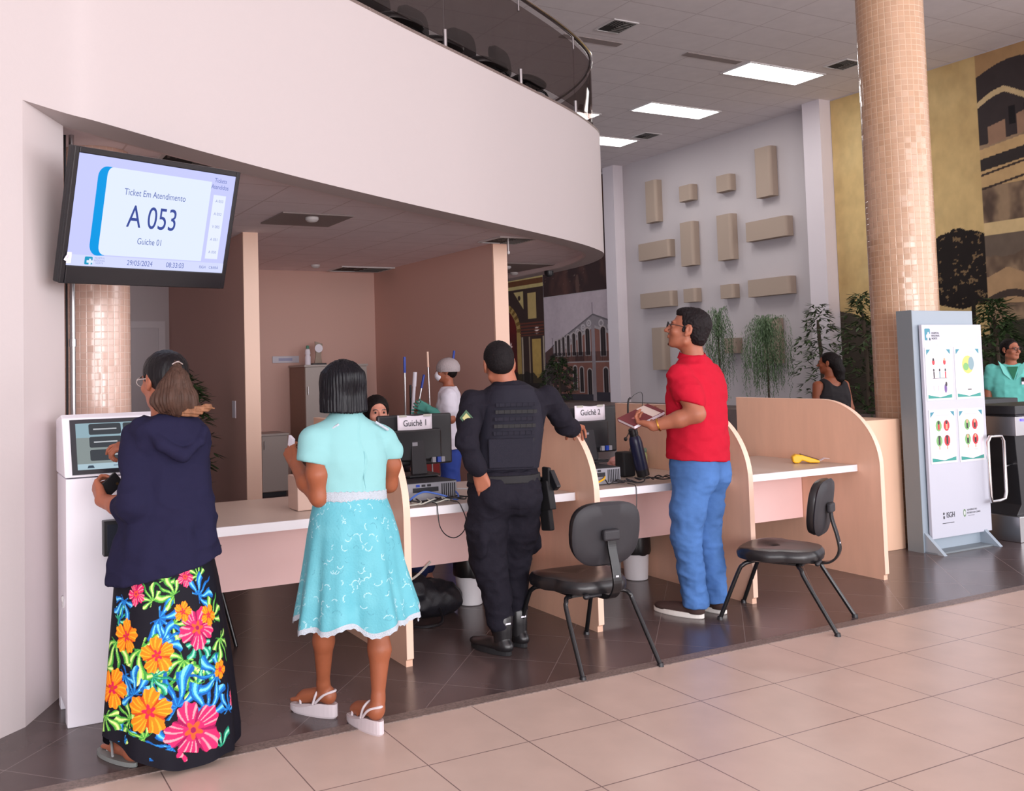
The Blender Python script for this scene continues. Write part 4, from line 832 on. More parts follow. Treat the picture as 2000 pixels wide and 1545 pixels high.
flat(wb, y, rrect(6.735, 1.60, 6.80, 1.69, .01), tblue, 'logo'); flat(wb, y-.0005, [(6.765, 1.60), (6.785, 1.60), (6.785, 1.62), (6.802, 1.62), (6.802, 1.65), (6.79, 1.65), (6.785, 1.665), (6.772, 1.665), (6.765, 1.65), (6.752, 1.64), (6.752, 1.62), (6.765, 1.62)], M['board'], 'logo_cross'); flat(wb, y-.001, disc(6.795, 1.607, .006, .009), hairp, 'logo_dot')
for i, s in enumerate(('HOSPITAL', 'REGIONAL', 'NORTE')): text_obj(s, .020, M['ink'], (6.815, 4.563, 1.655-i*.021), (1, 0, 0), (0, 0, 1), wb, align='LEFT', ext=.0002)
text_obj('ISGH', .058, M['ink'], (6.93, 4.563, .265), (1, 0, 0), (0, 0, 1), wb, squash=.8, ext=.0003)
flat(wb, y, disc(6.85, .28, .010, .010), M['ink']); flat(wb, y, rc(6.842, 6.86, .24, .262), M['ink'])
flat(wb, y, disc(7.10, .265, .016, .03), mat('crest_green', (96, 130, 90), .5), 'crest'); flat(wb, y-.0004, disc(7.10, .265, .009, .018), M['paper'], 'crest_centre')
text_obj('GOVERNO DO', .018, M['ink'], (7.13, 4.563, .285), (1, 0, 0), (0, 0, 1), wb, align='LEFT', ext=.0002); text_obj('ESTADO DO CEARÁ', .018, M['ink'], (7.13, 4.563, .262), (1, 0, 0), (0, 0, 1), wb, align='LEFT', ext=.0002); flat(wb, y, rc(7.14, 7.22, .24, .243), M['ink'])
flat(wb, y, rc(6.83, 6.97, .205, .210), M['ink'])

# ------------------------------------------------------------------ turnstile
led = mat('violet_led', (60, 50, 200), .4, emit=(110, 96, 255), estr=1.6)
t = thing('turnstile', 'steel and black turnstile with violet lights behind the totem', 'turnstile', (7.9, 4.6, 0))
m = MB(); m.bx(7.62, 8.6, 4.45, 4.80, .985, 1.0); m.bx(7.60, 8.7, 4.44, 4.82, 1.0, 1.07); m.build('top_cover', M['black'], t, bevel=.006)
m = MB(); m.bx(7.63, 8.6, 4.46, 4.79, .83, .985); m.build('steel_head', M['steel'], t, bevel=.004)
m = MB(); m.bx(7.70, 8.4, 4.452, 4.461, .945, .965); m.build('light_strip', led, t)
m = MB(); m.prism([(7.65, .20), (7.72, .28), (7.68, .83), (8.4, .83), (8.4, .20)], (0, 4.50, 0), (1, 0, 0), (0, 0, 1), (0, .25, 0)); m.build('column', M['black'], t, bevel=.004)
m = MB(); m.bx(7.60, 8.6, 4.45, 4.80, 0, .20); m.build('steel_base', M['steel'], t, bevel=.004)
m = MB(); pts = [(7.40, .84), (7.50, .84), (7.53, .80), (7.53, .40), (7.51, .35), (7.44, .34), (7.34, .34), (7.33, .38), (7.33, .80), (7.36, .84)]
m.tube([(x, 4.50, z) for x, z in pts], .013, 12, closed=True); m.tube([(7.54, 4.5, .6), (7.72, 4.55, .6)], .010, 10); m.build('barrier_loop', M['chrome'], t)
t = thing('turnstile', 'second turnstile half hidden between totem and the first one', 'turnstile', (8.6, 5.4, 0))
m = MB(); m.bx(8.40, 9.30, 5.40, 5.75, 1.0, 1.06); m.build('top_cover', M['black'], t, bevel=.006)
m = MB(); m.bx(8.42, 9.28, 5.42, 5.73, .80, 1.0); m.build('steel_head', mat('dark_steel', (110, 100, 98), .35, .8), t)
m = MB(); m.bx(8.5, 8.8, 5.412, 5.421, .96, .985); m.build('light_strip', led, t)
m = MB(); m.bx(8.5, 9.2, 5.45, 5.7, 0, .8); m.build('column', M['black'], t)

# ------------------------------------------------------------------ balcony railing
gl = bpy.data.materials.new('smoked_glass'); gl.use_nodes = True; N, L = nt(gl); N.remove(N['Principled BSDF'])
tr = N.new('ShaderNodeBsdfTransparent'); tr.inputs[0].default_value = (.58, .53, .52, 1); gs = N.new('ShaderNodeBsdfGlossy'); gs.inputs['Roughness'].default_value = .03; gs.inputs[0].default_value = (1, 1, 1, 1)
mxs = N.new('ShaderNodeMixShader'); mxs.inputs[0].default_value = .07; L.new(tr.outputs[0], mxs.inputs[1]); L.new(gs.outputs[0], mxs.inputs[2]); L.new(mxs.outputs[0], N['Material Output'].inputs[0])
rail = thing('balcony_railing', 'smoked glass balcony railing with steel handrail on the curved edge', 'railing', (4, 7, ZT))
G = [g for g in offset2(FP, .07)][i0:]; cum = [0]
for i in range(1, len(G)): cum.append(cum[-1]+sqrt((G[i][0]-G[i-1][0])**2+(G[i][1]-G[i-1][1])**2))
def gp(s):
    for i in range(1, len(G)):
        if cum[i] >= s:
            f = (s-cum[i-1])/(cum[i]-cum[i-1]); return (G[i-1][0]+(G[i][0]-G[i-1][0])*f, G[i-1][1]+(G[i][1]-G[i-1][1])*f)
    return G[-1]
for s0 in np.arange(.1, cum[-1]-1.3, 1.30):
    P = [gp(s0+.01+q*(1.28/6)) for q in range(7)]
    m = ribbon(P, ZT+.14, 4.84, .010); m.build('glass_panel', gl, rail)
    for s in (s0,):
        p = gp(s); m = MB(); m.cone((p[0], p[1], ZT+.025), (p[0], p[1], ZT+.20), .018, .018, 12); m.build('bracket', M['steel'], rail); m = MB(); m.cone((p[0], p[1], 4.78), (p[0], p[1], 4.92), .010, .010, 10); m.build('rail_bracket', M['steel'], rail)
m = MB(); m.tube([(*gp(s), 4.93) for s in np.arange(.05, cum[-1]-1.2, .12)], .026, 14); m.build('handrail', M['chrome'], rail)

# ------------------------------------------------------------------ ceiling lamps, vents, hatches
lampm = mat('lamp_diffuser', (255, 255, 255), .5, emit=(255, 252, 250), estr=14.0)
lf = mat('lamp_frame', (210, 206, 206), .5)
def lamp(x0, x1, y0, y1, label):
    t = thing('ceiling_light', label, 'light', ((x0+x1)/2, (y0+y1)/2, ZC), 'rectangular ceiling light panels')
    m = MB(); m.bx(x0, x1, y0, y1, ZC-.012, ZC-.002); m.build('diffuser', lampm, t)
    m = MB(); e = .03
    for a in ((x0-e, x1+e, y0-e, y0), (x0-e, x1+e, y1, y1+e), (x0-e, x0, y0, y1), (x1, x1+e, y0, y1)): m.bx(*a, ZC-.02, ZC-.001)
    m.build('frame', lf, t)
lamp(12.26, 14.03, 11.12, 11.73, 'bright rectangular ceiling light, nearest and largest of the row'); lamp(12.32, 14.08, 13.605, 14.18, 'bright rectangular ceiling light in the middle of the row')
lamp(12.36, 14.12, 16.09, 16.69, 'bright rectangular ceiling light just right of the balcony end'); lamp(10.2, 11.9, 14.65, 15.25, 'ceiling light half seen behind the railing end')
def vent(x0, x1, y0, y1, z, label, lou=4):
    t = thing('ceiling_vent', label, 'vent', ((x0+x1)/2, (y0+y1)/2, z), 'square ceiling vents')
    m = MB(); m.bx(x0, x1, y0, y1, z-.008, z-.002); m.build('backing', mat('vent_dark', (40, 38, 38), .8), t)
    m = MB(); e = .025
    for a in ((x0-e, x1+e, y0-e, y0), (x0-e, x1+e, y1, y1+e), (x0-e, x0, y0, y1), (x1, x1+e, y0, y1)): m.bx(*a, z-.016, z-.001)
    m.build('frame', lf, t); mg = mat('vent_slat', (110, 106, 104), .6)
    xm, ym = (x0+x1)/2, (y0+y1)/2
    for i in range(lou):
        f = (i+.6)/lou
        for q, (a, b, c, d) in enumerate(((x0+(xm-x0)*(1-f), x0+(xm-x0)*(1-f)+.012, y0+.02, ym-.01), (xm+.01, x1-.02, ym+(y1-ym)*f-.012, ym+(y1-ym)*f), (xm+.01, x1-.02, ym-(ym-y0)*f, ym-(ym-y0)*f+.012))):
            m = MB(); m.bx(a, b, c, d, z-.018, z-.009); m.build('slat', mg, t)
vent(8.84, 9.25, 10.46, 10.88, ZC, 'square vent in the high ceiling just right of the handrail'); vent(13.70, 14.12, 10.40, 10.81, ZC, 'square vent in the high ceiling beside the tall mosaic column'); vent(13.82, 14.24, 15.48, 15.9, ZC, 'square vent in the high ceiling between two light panels')
vent(1.16, 1.52, 5.19, 5.52, ZL, 'square vent in the low ceiling above the television'); vent(4.95, 5.36, 7.66, 8.03, ZL, 'square vent in the low ceiling above the right wall end'); vent(4.44, 5.12, 10.44, 10.9, ZL, 'dark vent in the low ceiling at the back corner', 2)
hm = mat('hatch_paint', (150, 138, 136), .8)
for x0, x1, y0, y1, z, l in ((10.9, 12.1, 11.14, 11.29, ZC, 'long flat hatch beside the nearest light panel'), (8.5, 9.62, 11.21, 11.37, ZC, 'long flat hatch behind the end of the handrail'), (2.45, 3.07, 6.96, 7.54, ZL, 'square flat hatch in the low ceiling'), (5.9, 7.0, 9.6, 10.6, ZL, 'pale lay-in panel in the low ceiling near the rounded end')):
    m = MB(); m.bx(x0, x1, y0, y1, z-.012, z-.001); setp(m.build('ceiling_hatch', hm), l, 'hatch')
for x, y, l in ((2.75, 7.1, 'small white smoke detector on the flat hatch'), (4.06, 10.4, 'small white smoke detector near the back wall'), (6.46, 9.88, 'small white smoke detector right of the right wall end'), (6.98, 10.5, 'white cone detector near the dark dome camera')):
    m = MB(); z = ZL-.012 if x < 3 or x > 5 else ZL; m.lathe((x, y, z), [(.055, 0), (.055, -.02), (.04, -.035), (.02, -.04)], 20); setp(m.build('smoke_detector', lf), l, 'detector', 'round ceiling detectors')
m = MB(); m.lathe((7.12, 9.9, ZF+.0), [(.06, .0), (.06, -.03), (.05, -.06), (.02, -.075)], 20); setp(m.build('dome_camera', M['black']), 'dark dome camera under the rounded end of the balcony', 'camera')
m = MB(); m.tube([(5.06, 7.7, ZL), (5.06, 7.7, ZL-.14)], .006, 8); m.lathe((5.06, 7.7, ZL-.14), [(.012, 0), (.014, -.02), (.006, -.03)], 10); setp(m.build('sprinkler', lf), 'thin white sprinkler drop beside the square vent', 'sprinkler')

# ------------------------------------------------------------------ plants on the far planter
leafA = mat('willow_leaf', (92, 116, 82), .6); leafB = mat('ficus_leaf', (66, 84, 52), .45); bark = mat('bark', (70, 58, 46), .8); leafC = mat('shrub_leaf', (60, 82, 48), .5)
def weeping(x, y, z0, h, rad, n, label, seed):
    rr = random.Random(seed); t = thing('weeping_plant', label, 'plant', (x, y, z0), 'weeping artificial plants')
    m = MB(); m.tube(catmull([(x, y, z0), (x+.02, y+.01, z0+h*.5), (x, y, z0+h)], 5), [.018]*10+[.012], 8); m.build('stem', bark, t)
    m = MB()
    for i in range(n):
        a = rr.uniform(0, 2*pi); R = rad*rr.uniform(.15, 1); L_ = h*rr.uniform(.35, .78); top = z0+h*rr.uniform(.8, 1.12); P = []
        for k in range(13):
            f = k/12; rr_ = R*min(1, f*2.6)**.7; zz = top+.16*sin(min(1, f*2.2)*pi)-L_*max(0, f-.25)/.75; P.append(Vector((x+rr_*cos(a)+.01*sin(k+i), y+rr_*sin(a)+.01*cos(k*1.3+i), zz)))
        for k in range(1, 13):
            p, q = P[k-1], P[k]; d = (q-p)
            for s in range(3):
                c = p+d*(s/3); la = rr.uniform(0, 2*pi); o = Vector((cos(la)*.035, sin(la)*.035, -.06*rr.uniform(.6, 1.3))); w = Vector((-sin(la), cos(la), 0))*.006
                m.add([c, c+o*.5+w, c+o, c+o*.5-w], [(0, 1, 2, 3)])
    m.build('drooping_foliage', leafA, t)
weeping(14.8, 14.6, .5, 1.78, .36, 120, 'tall thin weeping plant right behind the head of the man in red', 1)
weeping(14.65, 13.2, .5, 1.55, .48, 230, 'wide weeping plant in the middle before the far wall', 2)
def bush(x, y, z0, z1, rad, n, label, seed, ll=.16, lw=.035, mm=None, trunk=True, cat='plant', name='ficus_tree', group=None):
    rr = random.Random(seed); t = thing(name, label, cat, (x, y, z0), group)
    if trunk:
        m = MB(); m.tube(catmull([(x, y, z0), (x+.04, y, z0+(z1-z0)*.4), (x-.02, y, z0+(z1-z0)*.85)], 5), [.03]*10+[.015], 8); m.build('trunk', bark, t)
    m = MB()
    for i in range(n):
        f = rr.random(); z = z0+(z1-z0)*(f**.85); env = rad*(.55+.45*sin(pi*min(1, f*1.05+.1)))*(1-.5*f**3); a = rr.uniform(0, 2*pi); r = env*sqrt(rr.random()); c = Vector((x+r*cos(a), y+r*sin(a), z))
        for k in range(5):
            b = a+rr.uniform(-1.2, 1.2); d = Vector((cos(b), sin(b), rr.uniform(-.7, .35))).normalized()*ll*rr.uniform(.7, 1.2); w = Vector((-sin(b), cos(b), rr.uniform(-.3, .3)))*lw*.5
            m.add([c, c+d*.35+w, c+d*.7+w*.7, c+d, c+d*.7-w*.7, c+d*.35-w], [(0, 1, 2, 3, 4, 5)])
    m.build('leaves', mm or leafB, t)
bush(14.8, 12.1, .5, 2.5, .5, 210, 'bushy ficus left of the tall mosaic column behind the woman in black', 3)
bush(14.6, 11.0, .5, 2.6, .55, 330, 'dense ficus partly hidden by the tall mosaic column', 4)
bush(14.85, 8.9, .5, 2.35, .52, 420, 'dense dark shrub behind the man in the teal shirt', 5, mm=leafC)
bush(14.8, 20.3, .5, 1.7, .55, 160, 'dark shrub before the pink building mural', 6, mm=leafC)
bush(2.05, 8.6, .36, 1.55, .25, 120, 'dark potted plant in the passage behind the woman in the hoodie', 7, .14, .03, leafC, True, 'plant', 'potted_plant')
m = MB(); m.lathe((2.05, 8.6, 0), [(.12, 0), (.13, .01), (.16, .31), (.14, .31)], 24); setp(m.build('plant_pot', M['pcdark']), 'dark pot of the plant in the passage', 'pot')
# ------------------------------------------------------------------ modelling people: smooth-union distance fields turned into one continuous surface
A_ = lambda *v: np.array(v, np.float32)
class Field:
    def __init__(s, lo, hi, h):
        s.lo = np.array(lo, np.float32); s.h = h; s.n = np.ceil((np.array(hi)-s.lo)/h).astype(int)+1
        s.d = np.full(tuple(s.n), 1.0, np.float32)
    def sub(s, lo, hi):
        a = np.clip(np.floor((np.array(lo)-s.lo)/s.h).astype(int), 0, s.n); b = np.clip(np.ceil((np.array(hi)-s.lo)/s.h).astype(int)+1, 0, s.n)
        if np.any(b <= a): return None
        sl = tuple(slice(i, j) for i, j in zip(a, b))
        X, Y, Z = np.meshgrid(*(s.lo[i]+s.h*np.arange(a[i], b[i], dtype=np.float32) for i in range(3)), indexing='ij')
        return sl, X, Y, Z
    def put(s, lo, hi, f, k=.01, op='u'):
        r = s.sub(np.array(lo)-k-.02, np.array(hi)+k+.02)
        if r is None: return
        sl, X, Y, Z = r; e = f(X, Y, Z); d = s.d[sl]
        if op == 'u':
            if k > 0:
                q = np.maximum(k-np.abs(d-e), 0)/k; s.d[sl] = np.minimum(d, e)-q*q*k*.25
            else: s.d[sl] = np.minimum(d, e)
        elif op == 's':
            q = np.maximum(k-np.abs(d+e), 0)/max(k, 1e-6); s.d[sl] = np.maximum(d, -e)+q*q*k*.25
    def cone(s, a, b, ra, rb, k=.01, op='u', flat=None):
        a = np.array(a, np.float32); b = np.array(b, np.float32); R = max(ra, rb); ab = b-a; L2 = float(ab@ab)+1e-9
        def f(X, Y, Z):
            px, py, pz = X-a[0], Y-a[1], Z-a[2]; t = np.clip((px*ab[0]+py*ab[1]+pz*ab[2])/L2, 0, 1)
            return np.sqrt((px-t*ab[0])**2+(py-t*ab[1])**2+(pz-t*ab[2])**2)-(ra+(rb-ra)*t)
        s.put(np.minimum(a, b)-R, np.maximum(a, b)+R, f, k, op)
    def chain(s, P, R, k=.01):
        for i in range(len(P)-1): s.cone(P[i], P[i+1], R[i], R[i+1], k)
    def ell(s, c, r, k=.01, Rm=None, op='u'):
        c = np.array(c, np.float32); r = np.array(r, np.float32); m = float(r.max())
        def f(X, Y, Z):
            x, y, z = X-c[0], Y-c[1], Z-c[2]
            if Rm is not None: x, y, z = (Rm[0, i]*x+Rm[1, i]*y+Rm[2, i]*z for i in range(3))
            k0 = np.sqrt((x/r[0])**2+(y/r[1])**2+(z/r[2])**2); k1 = np.sqrt((x/r[0]**2)**2+(y/r[1]**2)**2+(z/r[2]**2)**2)+1e-6
            return k0*(k0-1)/k1
        s.put(c-m, c+m, f, k, op)
    def loft(s, rows, yaw=0, k=.01, add=0, folds=None):
        """rows: (z, cx, cy, halfwidth, halfdepth, exponent) ; elliptical sections stacked in z"""
        R = np.array(rows, np.float32); R = R[np.argsort(R[:, 0])]; zs = R[:, 0]; mx = float(R[:, 3:5].max())+add+.02
        def f(X, Y, Z):
            zz = np.clip(Z[0, 0, :], zs[0], zs[-1]); I = [np.interp(zz, zs, R[:, i])[None, None, :] for i in range(1, 6)]
            a, b = I[2]+add, I[3]+add; x = X-I[0]; y = Y-I[1]
            yw = np.interp(zz, zs, R[:, 6])[None, None, :] if R.shape[1] > 6 else yaw
            c, q = np.cos(yw), np.sin(yw); u = c*x+q*y; v = -q*x+c*y; p = I[4]
            rr = (np.abs(u/a)**p+np.abs(v/b)**p)**(1/p); m = np.minimum(a, b)
            if folds: rr = rr*(1+folds(np.arctan2(v, u), Z))
            e = (rr-1)*m
            over = np.maximum(zs[0]-Z, Z-zs[-1]); return np.where(over > 0, np.sqrt(np.maximum(e, 0)**2+over**2)+np.minimum(e, 0)*0, np.maximum(e, over) if k == 0 else e)
        cx, cy = R[:, 1], R[:, 2]
        s.put((cx.min()-mx, cy.min()-mx, zs[0]), (cx.max()+mx, cy.max()+mx, zs[-1]), f, k)
    def cut(s, fn):
        """keep where fn<=0"""
        X, Y, Z = np.meshgrid(*(s.lo[i]+s.h*np.arange(s.n[i], dtype=np.float32) for i in range(3)), indexing='ij', sparse=True)
        s.d = np.maximum(s.d, fn(X, Y, Z))
    def mesh(s, disp=None):
        d = s.d; d[0] = d[-1] = 1; d[:, 0] = d[:, -1] = 1; d[:, :, 0] = d[:, :, -1] = 1
        g = (d < 0); cnt = np.zeros(tuple(s.n-1), np.int8)
        for i in (0, 1):
            for j in (0, 1):
                for l in (0, 1): cnt += g[i:s.n[0]-1+i, j:s.n[1]-1+j, l:s.n[2]-1+l]
        ci = np.argwhere((cnt > 0) & (cnt < 8)); vid = np.full(cnt.shape, -1, np.int32); vid[tuple(ci.T)] = np.arange(len(ci))
        pos = np.zeros((len(ci), 3), np.float32); w = np.zeros(len(ci), np.float32)
        corner = [(i, j, l) for i in (0, 1) for j in (0, 1) for l in (0, 1)]; val = {c: d[ci[:, 0]+c[0], ci[:, 1]+c[1], ci[:, 2]+c[2]] for c in corner}
        for a in corner:
            for ax in range(3):
                if a[ax] == 0:
                    b = list(a); b[ax] = 1; b = tuple(b); va, vb = val[a], val[b]; m = (va < 0) != (vb < 0); t = np.where(m, va/(va-vb+1e-12), 0)
                    p = np.repeat(np.array(a, np.float32)[None], len(ci), 0); p[:, ax] = t; pos[m] += p[m]; w[m] += 1
        V = (ci+pos/w[:, None])*s.h+s.lo; F = []
        for ax in range(3):
            sl0 = [slice(None)]*3; sl1 = [slice(None)]*3; sl0[ax] = slice(0, -1); sl1[ax] = slice(1, None)
            ga, gb = g[tuple(sl0)], g[tuple(sl1)]; e = np.argwhere(ga != gb); fl = ga[tuple(e.T)]; u, v = [q for q in range(3) if q != ax]
            ok = (e[:, u] > 0) & (e[:, v] > 0) & (e[:, u] < s.n[u]-1) & (e[:, v] < s.n[v]-1); e = e[ok]; fl = fl[ok]
            def cid(du, dv):
                q = e.copy(); q[:, u] += du; q[:, v] += dv; return vid[tuple(q.T)]
            quad = np.stack([cid(-1, -1), cid(0, -1), cid(0, 0), cid(-1, 0)], 1)
            if ax == 1: fl = ~fl
            quad[~fl] = quad[~fl][:, ::-1]; F.append(quad)
        F = np.concatenate(F); F = F[(F >= 0).all(1)]
        if disp is not None:
            n = np.zeros_like(V); a = V[F[:, 2]]-V[F[:, 0]]; b = V[F[:, 3]]-V[F[:, 1]]; fn = np.cross(a, b)
            for i in range(4): np.add.at(n, F[:, i], fn)
            n /= np.linalg.norm(n, axis=1)[:, None]+1e-9; V = V+n*disp(V)[:, None]
        return V, F
def n3(V, sc, seed=0, st=(1, 1, 1)):
    P = V*np.array(st, np.float32)*sc+seed*7.3; i = np.floor(P).astype(int); f = P-i; f = f*f*(3-2*f); g = np.random.RandomState(seed).rand(32, 32, 32).astype(np.float32)
    o = 0
    for a in (0, 1):
        for b in (0, 1):
            for c in (0, 1):
                w = (f[:, 0] if a else 1-f[:, 0])*(f[:, 1] if b else 1-f[:, 1])*(f[:, 2] if c else 1-f[:, 2]); o = o+w*g[(i[:, 0]+a) % 32, (i[:, 1]+b) % 32, (i[:, 2]+c) % 32]
    return o*2-1
def wrinkle(amp, sc=14, seed=1, st=(1, 1, 1)):
    return lambda V: amp*(1.0*(1-2*np.abs(n3(V, sc, seed, st)))*.6+.5*n3(V, sc*2.1, seed+1, st))
def Rz(a): c, s = cos(a), sin(a); return np.array([[c, -s, 0], [s, c, 0], [0, 0, 1]], np.float32)
def Rx(a): c, s = cos(a), sin(a); return np.array([[1, 0, 0], [0, c, -s], [0, s, c]], np.float32)
def Ry(a): c, s = cos(a), sin(a); return np.array([[c, 0, s], [0, 1, 0], [-s, 0, c]], np.float32)
def head(F, C, R, s=1.0, k=.012, female=False):
    """C head centre, R 3x3 head frame (columns right, forward, up)"""
    C = np.array(C, np.float32); P = lambda x, y, z: C+R @ (np.array([x, y, z], np.float32)*s)
    F.ell(P(0, -.012, .03), np.array([.076, .096, .088])*s, .02, R); F.ell(P(0, .035, -.03), np.array([.060, .060, .075])*s, .025, R)
    F.ell(P(0, .040, -.075), np.array([.046, .045, .035])*s, .02, R); F.ell(P(0, .070, -.098), np.array([.020, .016, .016])*s, .015, R)
    F.cone(P(-.05, .0, -.07), P(-.02, .06, -.095), .018*s, .016*s, .02); F.cone(P(.05, .0, -.07), P(.02, .06, -.095), .018*s, .016*s, .02)
    F.ell(P(0, .083, .024), np.array([.045, .014, .011])*s, .012, R)
    for sx in (-1, 1):
        F.ell(P(sx*.030, .104, .004), np.array([.016, .014, .011])*s, .010, R, 's'); F.ell(P(sx*.030, .080, .003), np.array([.014, .013, .012])*s, .003, R)
        F.ell(P(sx*.042, .068, -.028), np.array([.02, .018, .018])*s, .02, R)
        F.ell(P(sx*.080, -.008, -.004), np.array([.009, .019, .032])*s, .006, R); F.ell(P(sx*.088, -.004, .002), np.array([.006, .011, .019])*s, .003, R, 's'); F.ell(P(sx*.079, .002, -.033), np.array([.008, .009, .01])*s, .006, R)
    F.cone(P(0, .094, .008), P(0, .116, -.030), .007*s, .011*s, .010)
    for sx in (-1, 1): F.ell(P(sx*.011, .104, -.034), np.array([.008, .009, .007])*s, .004, R)
    F.ell(P(0, .094, -.054), np.array([.021, .010, .005])*s, .004, R); F.ell(P(0, .092, -.064), np.array([.019, .010, .006])*s, .004, R); F.ell(P(0, .104, -.0588), np.array([.022, .006, .0018])*s, .003, R, 's')
    return P
def unit(v): v = np.array(v, np.float32); return v/np.linalg.norm(v)
def hand(F, W_, f, n, s=1.0, curl=(.5, .5, .5, .5), thumb=.5, side=1, spread=.08, tdir=None):
    """W_ wrist, f finger direction, n direction the palm faces, side=+1/-1 picks thumb side"""
    W_ = np.array(W_, np.float32); f = unit(f); n = np.array(n, np.float32); n = unit(n-f*(n@f)); t = np.cross(f, n)*side; k = .006
    K = []
    for i in range(4):
        o = (1.5-i)*.0205*s; kn = W_+f*(.088-.004*abs(i-1))*s+t*o-n*.004*s; K.append(kn)
        F.cone(W_+t*o*.55+f*.012*s, kn, .0155*s, .0115*s, .014)
    F.cone(W_+t*.022*s+f*.02*s+n*.006*s, W_+t*.030*s+f*.055*s+n*.006*s, .014*s, .012*s, .014); F.cone(W_-t*.02*s+f*.02*s+n*.004*s, W_-t*.026*s+f*.05*s+n*.004*s, .013*s, .011*s, .014)
    Ls = [(.040, .024, .019), (.045, .028, .020), (.042, .026, .019), (.033, .020, .018)]
    for i in range(4):
        p = K[i]; a = curl[i]*.9; base = unit(f+t*(1.5-i)*spread); r = [.0092, .0084, .0078, .0066]
        for j in range(3):
            d = base*cos(a)+n*sin(a); q = p+d*Ls[i][j]*s*1.0; F.cone(p, q, r[j]*s*(1 if i < 3 else .9), r[j+1]*s*(1 if i < 3 else .9), .003); p = q; a += curl[i]*(1.0 if j == 0 else .7)
    b = W_+t*.024*s+f*.022*s+n*.010*s; td = unit(t*.75+f*.65+n*(.2+thumb*.6)) if tdir is None else unit(tdir)
    p1 = b+td*.040*s; d2 = unit(td+f*.35+n*thumb*.3); p2 = p1+d2*.030*s; d3 = unit(d2+f*.3-t*.2*thumb); p3 = p2+d3*.022*s
    F.cone(b, p1, .0145*s, .0105*s, .010); F.cone(p1, p2, .0103*s, .0092*s, .003); F.cone(p2, p3, .0092*s, .0074*s, .003)
def bounds(pts, pad=.12):
    P = np.array(pts); return P.min(0)-pad, P.max(0)+pad
def place(name, VF, mt, parent, loc, heading, tags=None, colors=None):
    V, F = VF; V = V @ Rz(heading).T+np.array(loc, np.float32)
    return link(name, fastmesh(name, V, F, colors), mt, parent, tags)
def shoe(mb_list, heel, toe, parent, upper, sole, w=.047, h=.085, ankle=True, name='shoe', label=None, solet=.025):
    """closed shoe from heel to toe point on the floor (world)"""
    heel = np.array(heel, np.float32); toe = np.array(toe, np.float32); d = unit(toe-heel); L_ = float(np.linalg.norm(toe-heel)); a = atan2(-d[0], d[1]); z0 = heel[2]
    lo = np.minimum(heel, toe)-.08; hi = np.maximum(heel, toe)+.08; hi[2] = z0+.2; lo[2] = z0-.03
    F = Field(lo, hi, .004); P = lambda u, v, z: heel+d*u*L_+np.array([cos(a), sin(a), 0])*v+np.array([0, 0, z])
    R = Rz(a)
    F.ell(P(.16, 0, .045), (w*.80, .055, .040), .02, R); F.ell(P(.45, 0, .040), (w*.86, .085, .036), .03, R); F.ell(P(.74, 0, .035), (w*.95, .078, .028), .03, R)
    if ankle: F.cone(P(.17, 0, .04), P(.20, 0, h), .036, .040, .02)
    F.cut(lambda X, Y, Z: z0+solet*.8-Z)
    o = link(name, fastmesh(name, *F.mesh()), upper, parent, (label,) if label else None)
    m = MB(); n = 28; vs = []
    for z, g in ((0, .96), (.004, 1.0), (solet, 1.0), (solet, .0)):
        for i in range(n):
            t = 2*pi*i/n; u = .5-.5*cos(t); ww = w*(.86+.16*sin(pi*min(1, u*1.15)-.5))*abs(sin(t))**.75*np.sign(sin(t)); vs.append(tuple(P(.5+(u-.5)*g, ww*g, z)))
    m.add(vs, [(a_*n+i, a_*n+(i+1) % n, (a_+1)*n+(i+1) % n, (a_+1)*n+i) for a_ in range(3) for i in range(n)]+[tuple(range(n-1, -1, -1))]); m.build('sole', sole, o)
    return o
def skinmat(name, col, rough=.45): return mat(name, col, rough, spec=.35, bump=.04, bscale=180, vary=.08, vscale=25)
def hairmat(name, col, col2=None, rough=.38, st=(1, 1, .08)):
    m = mat(name, col, rough, bump=.35, bscale=140, vary=.35, vscale=60, stretch=st, spec=.18); return m
# ------------------------------------------------------------------ people
SK = {'a': skinmat('skin_warm_brown', (158, 94, 70)), 'b': skinmat('skin_tan', (164, 102, 78)), 'c': skinmat('skin_deep_brown', (150, 86, 58)), 'd': skinmat('skin_light', (214, 150, 128))}
eyew = mat('eye_white', (180, 160, 152), .3); eyed = mat('eye_iris', (30, 20, 16), .1); lipm = mat('lip_skin', (168, 84, 78), .4)
def eyes(P, R, s, par, lids=True):
    for sx in (-1, 1):
        c = P(sx*.030, .0830, .003); m = MB(); m.ell([float(v) for v in c], (.0108*s,)*3, 16, 10); o = m.build('eye', eyew, par)
        c = P(sx*.030, .0895, .003); m = MB(); m.ell([float(v) for v in c], (.0078*s,)*3, 12, 8); m.build('iris', eyed, o)
        m = MB(); m.tube([tuple(float(q) for q in P(sx*(.030+dx), .098-abs(dx)*.35, .021+dz)) for dx, dz in ((-.017, -.002), (-.008, .003), (.004, .004), (.017, -.001))], .0028*s, 6); m.build('eyebrow', eyed, par)
def body_skin(pts, h=.005, pad=.14): return Field(*bounds(pts, pad), h)

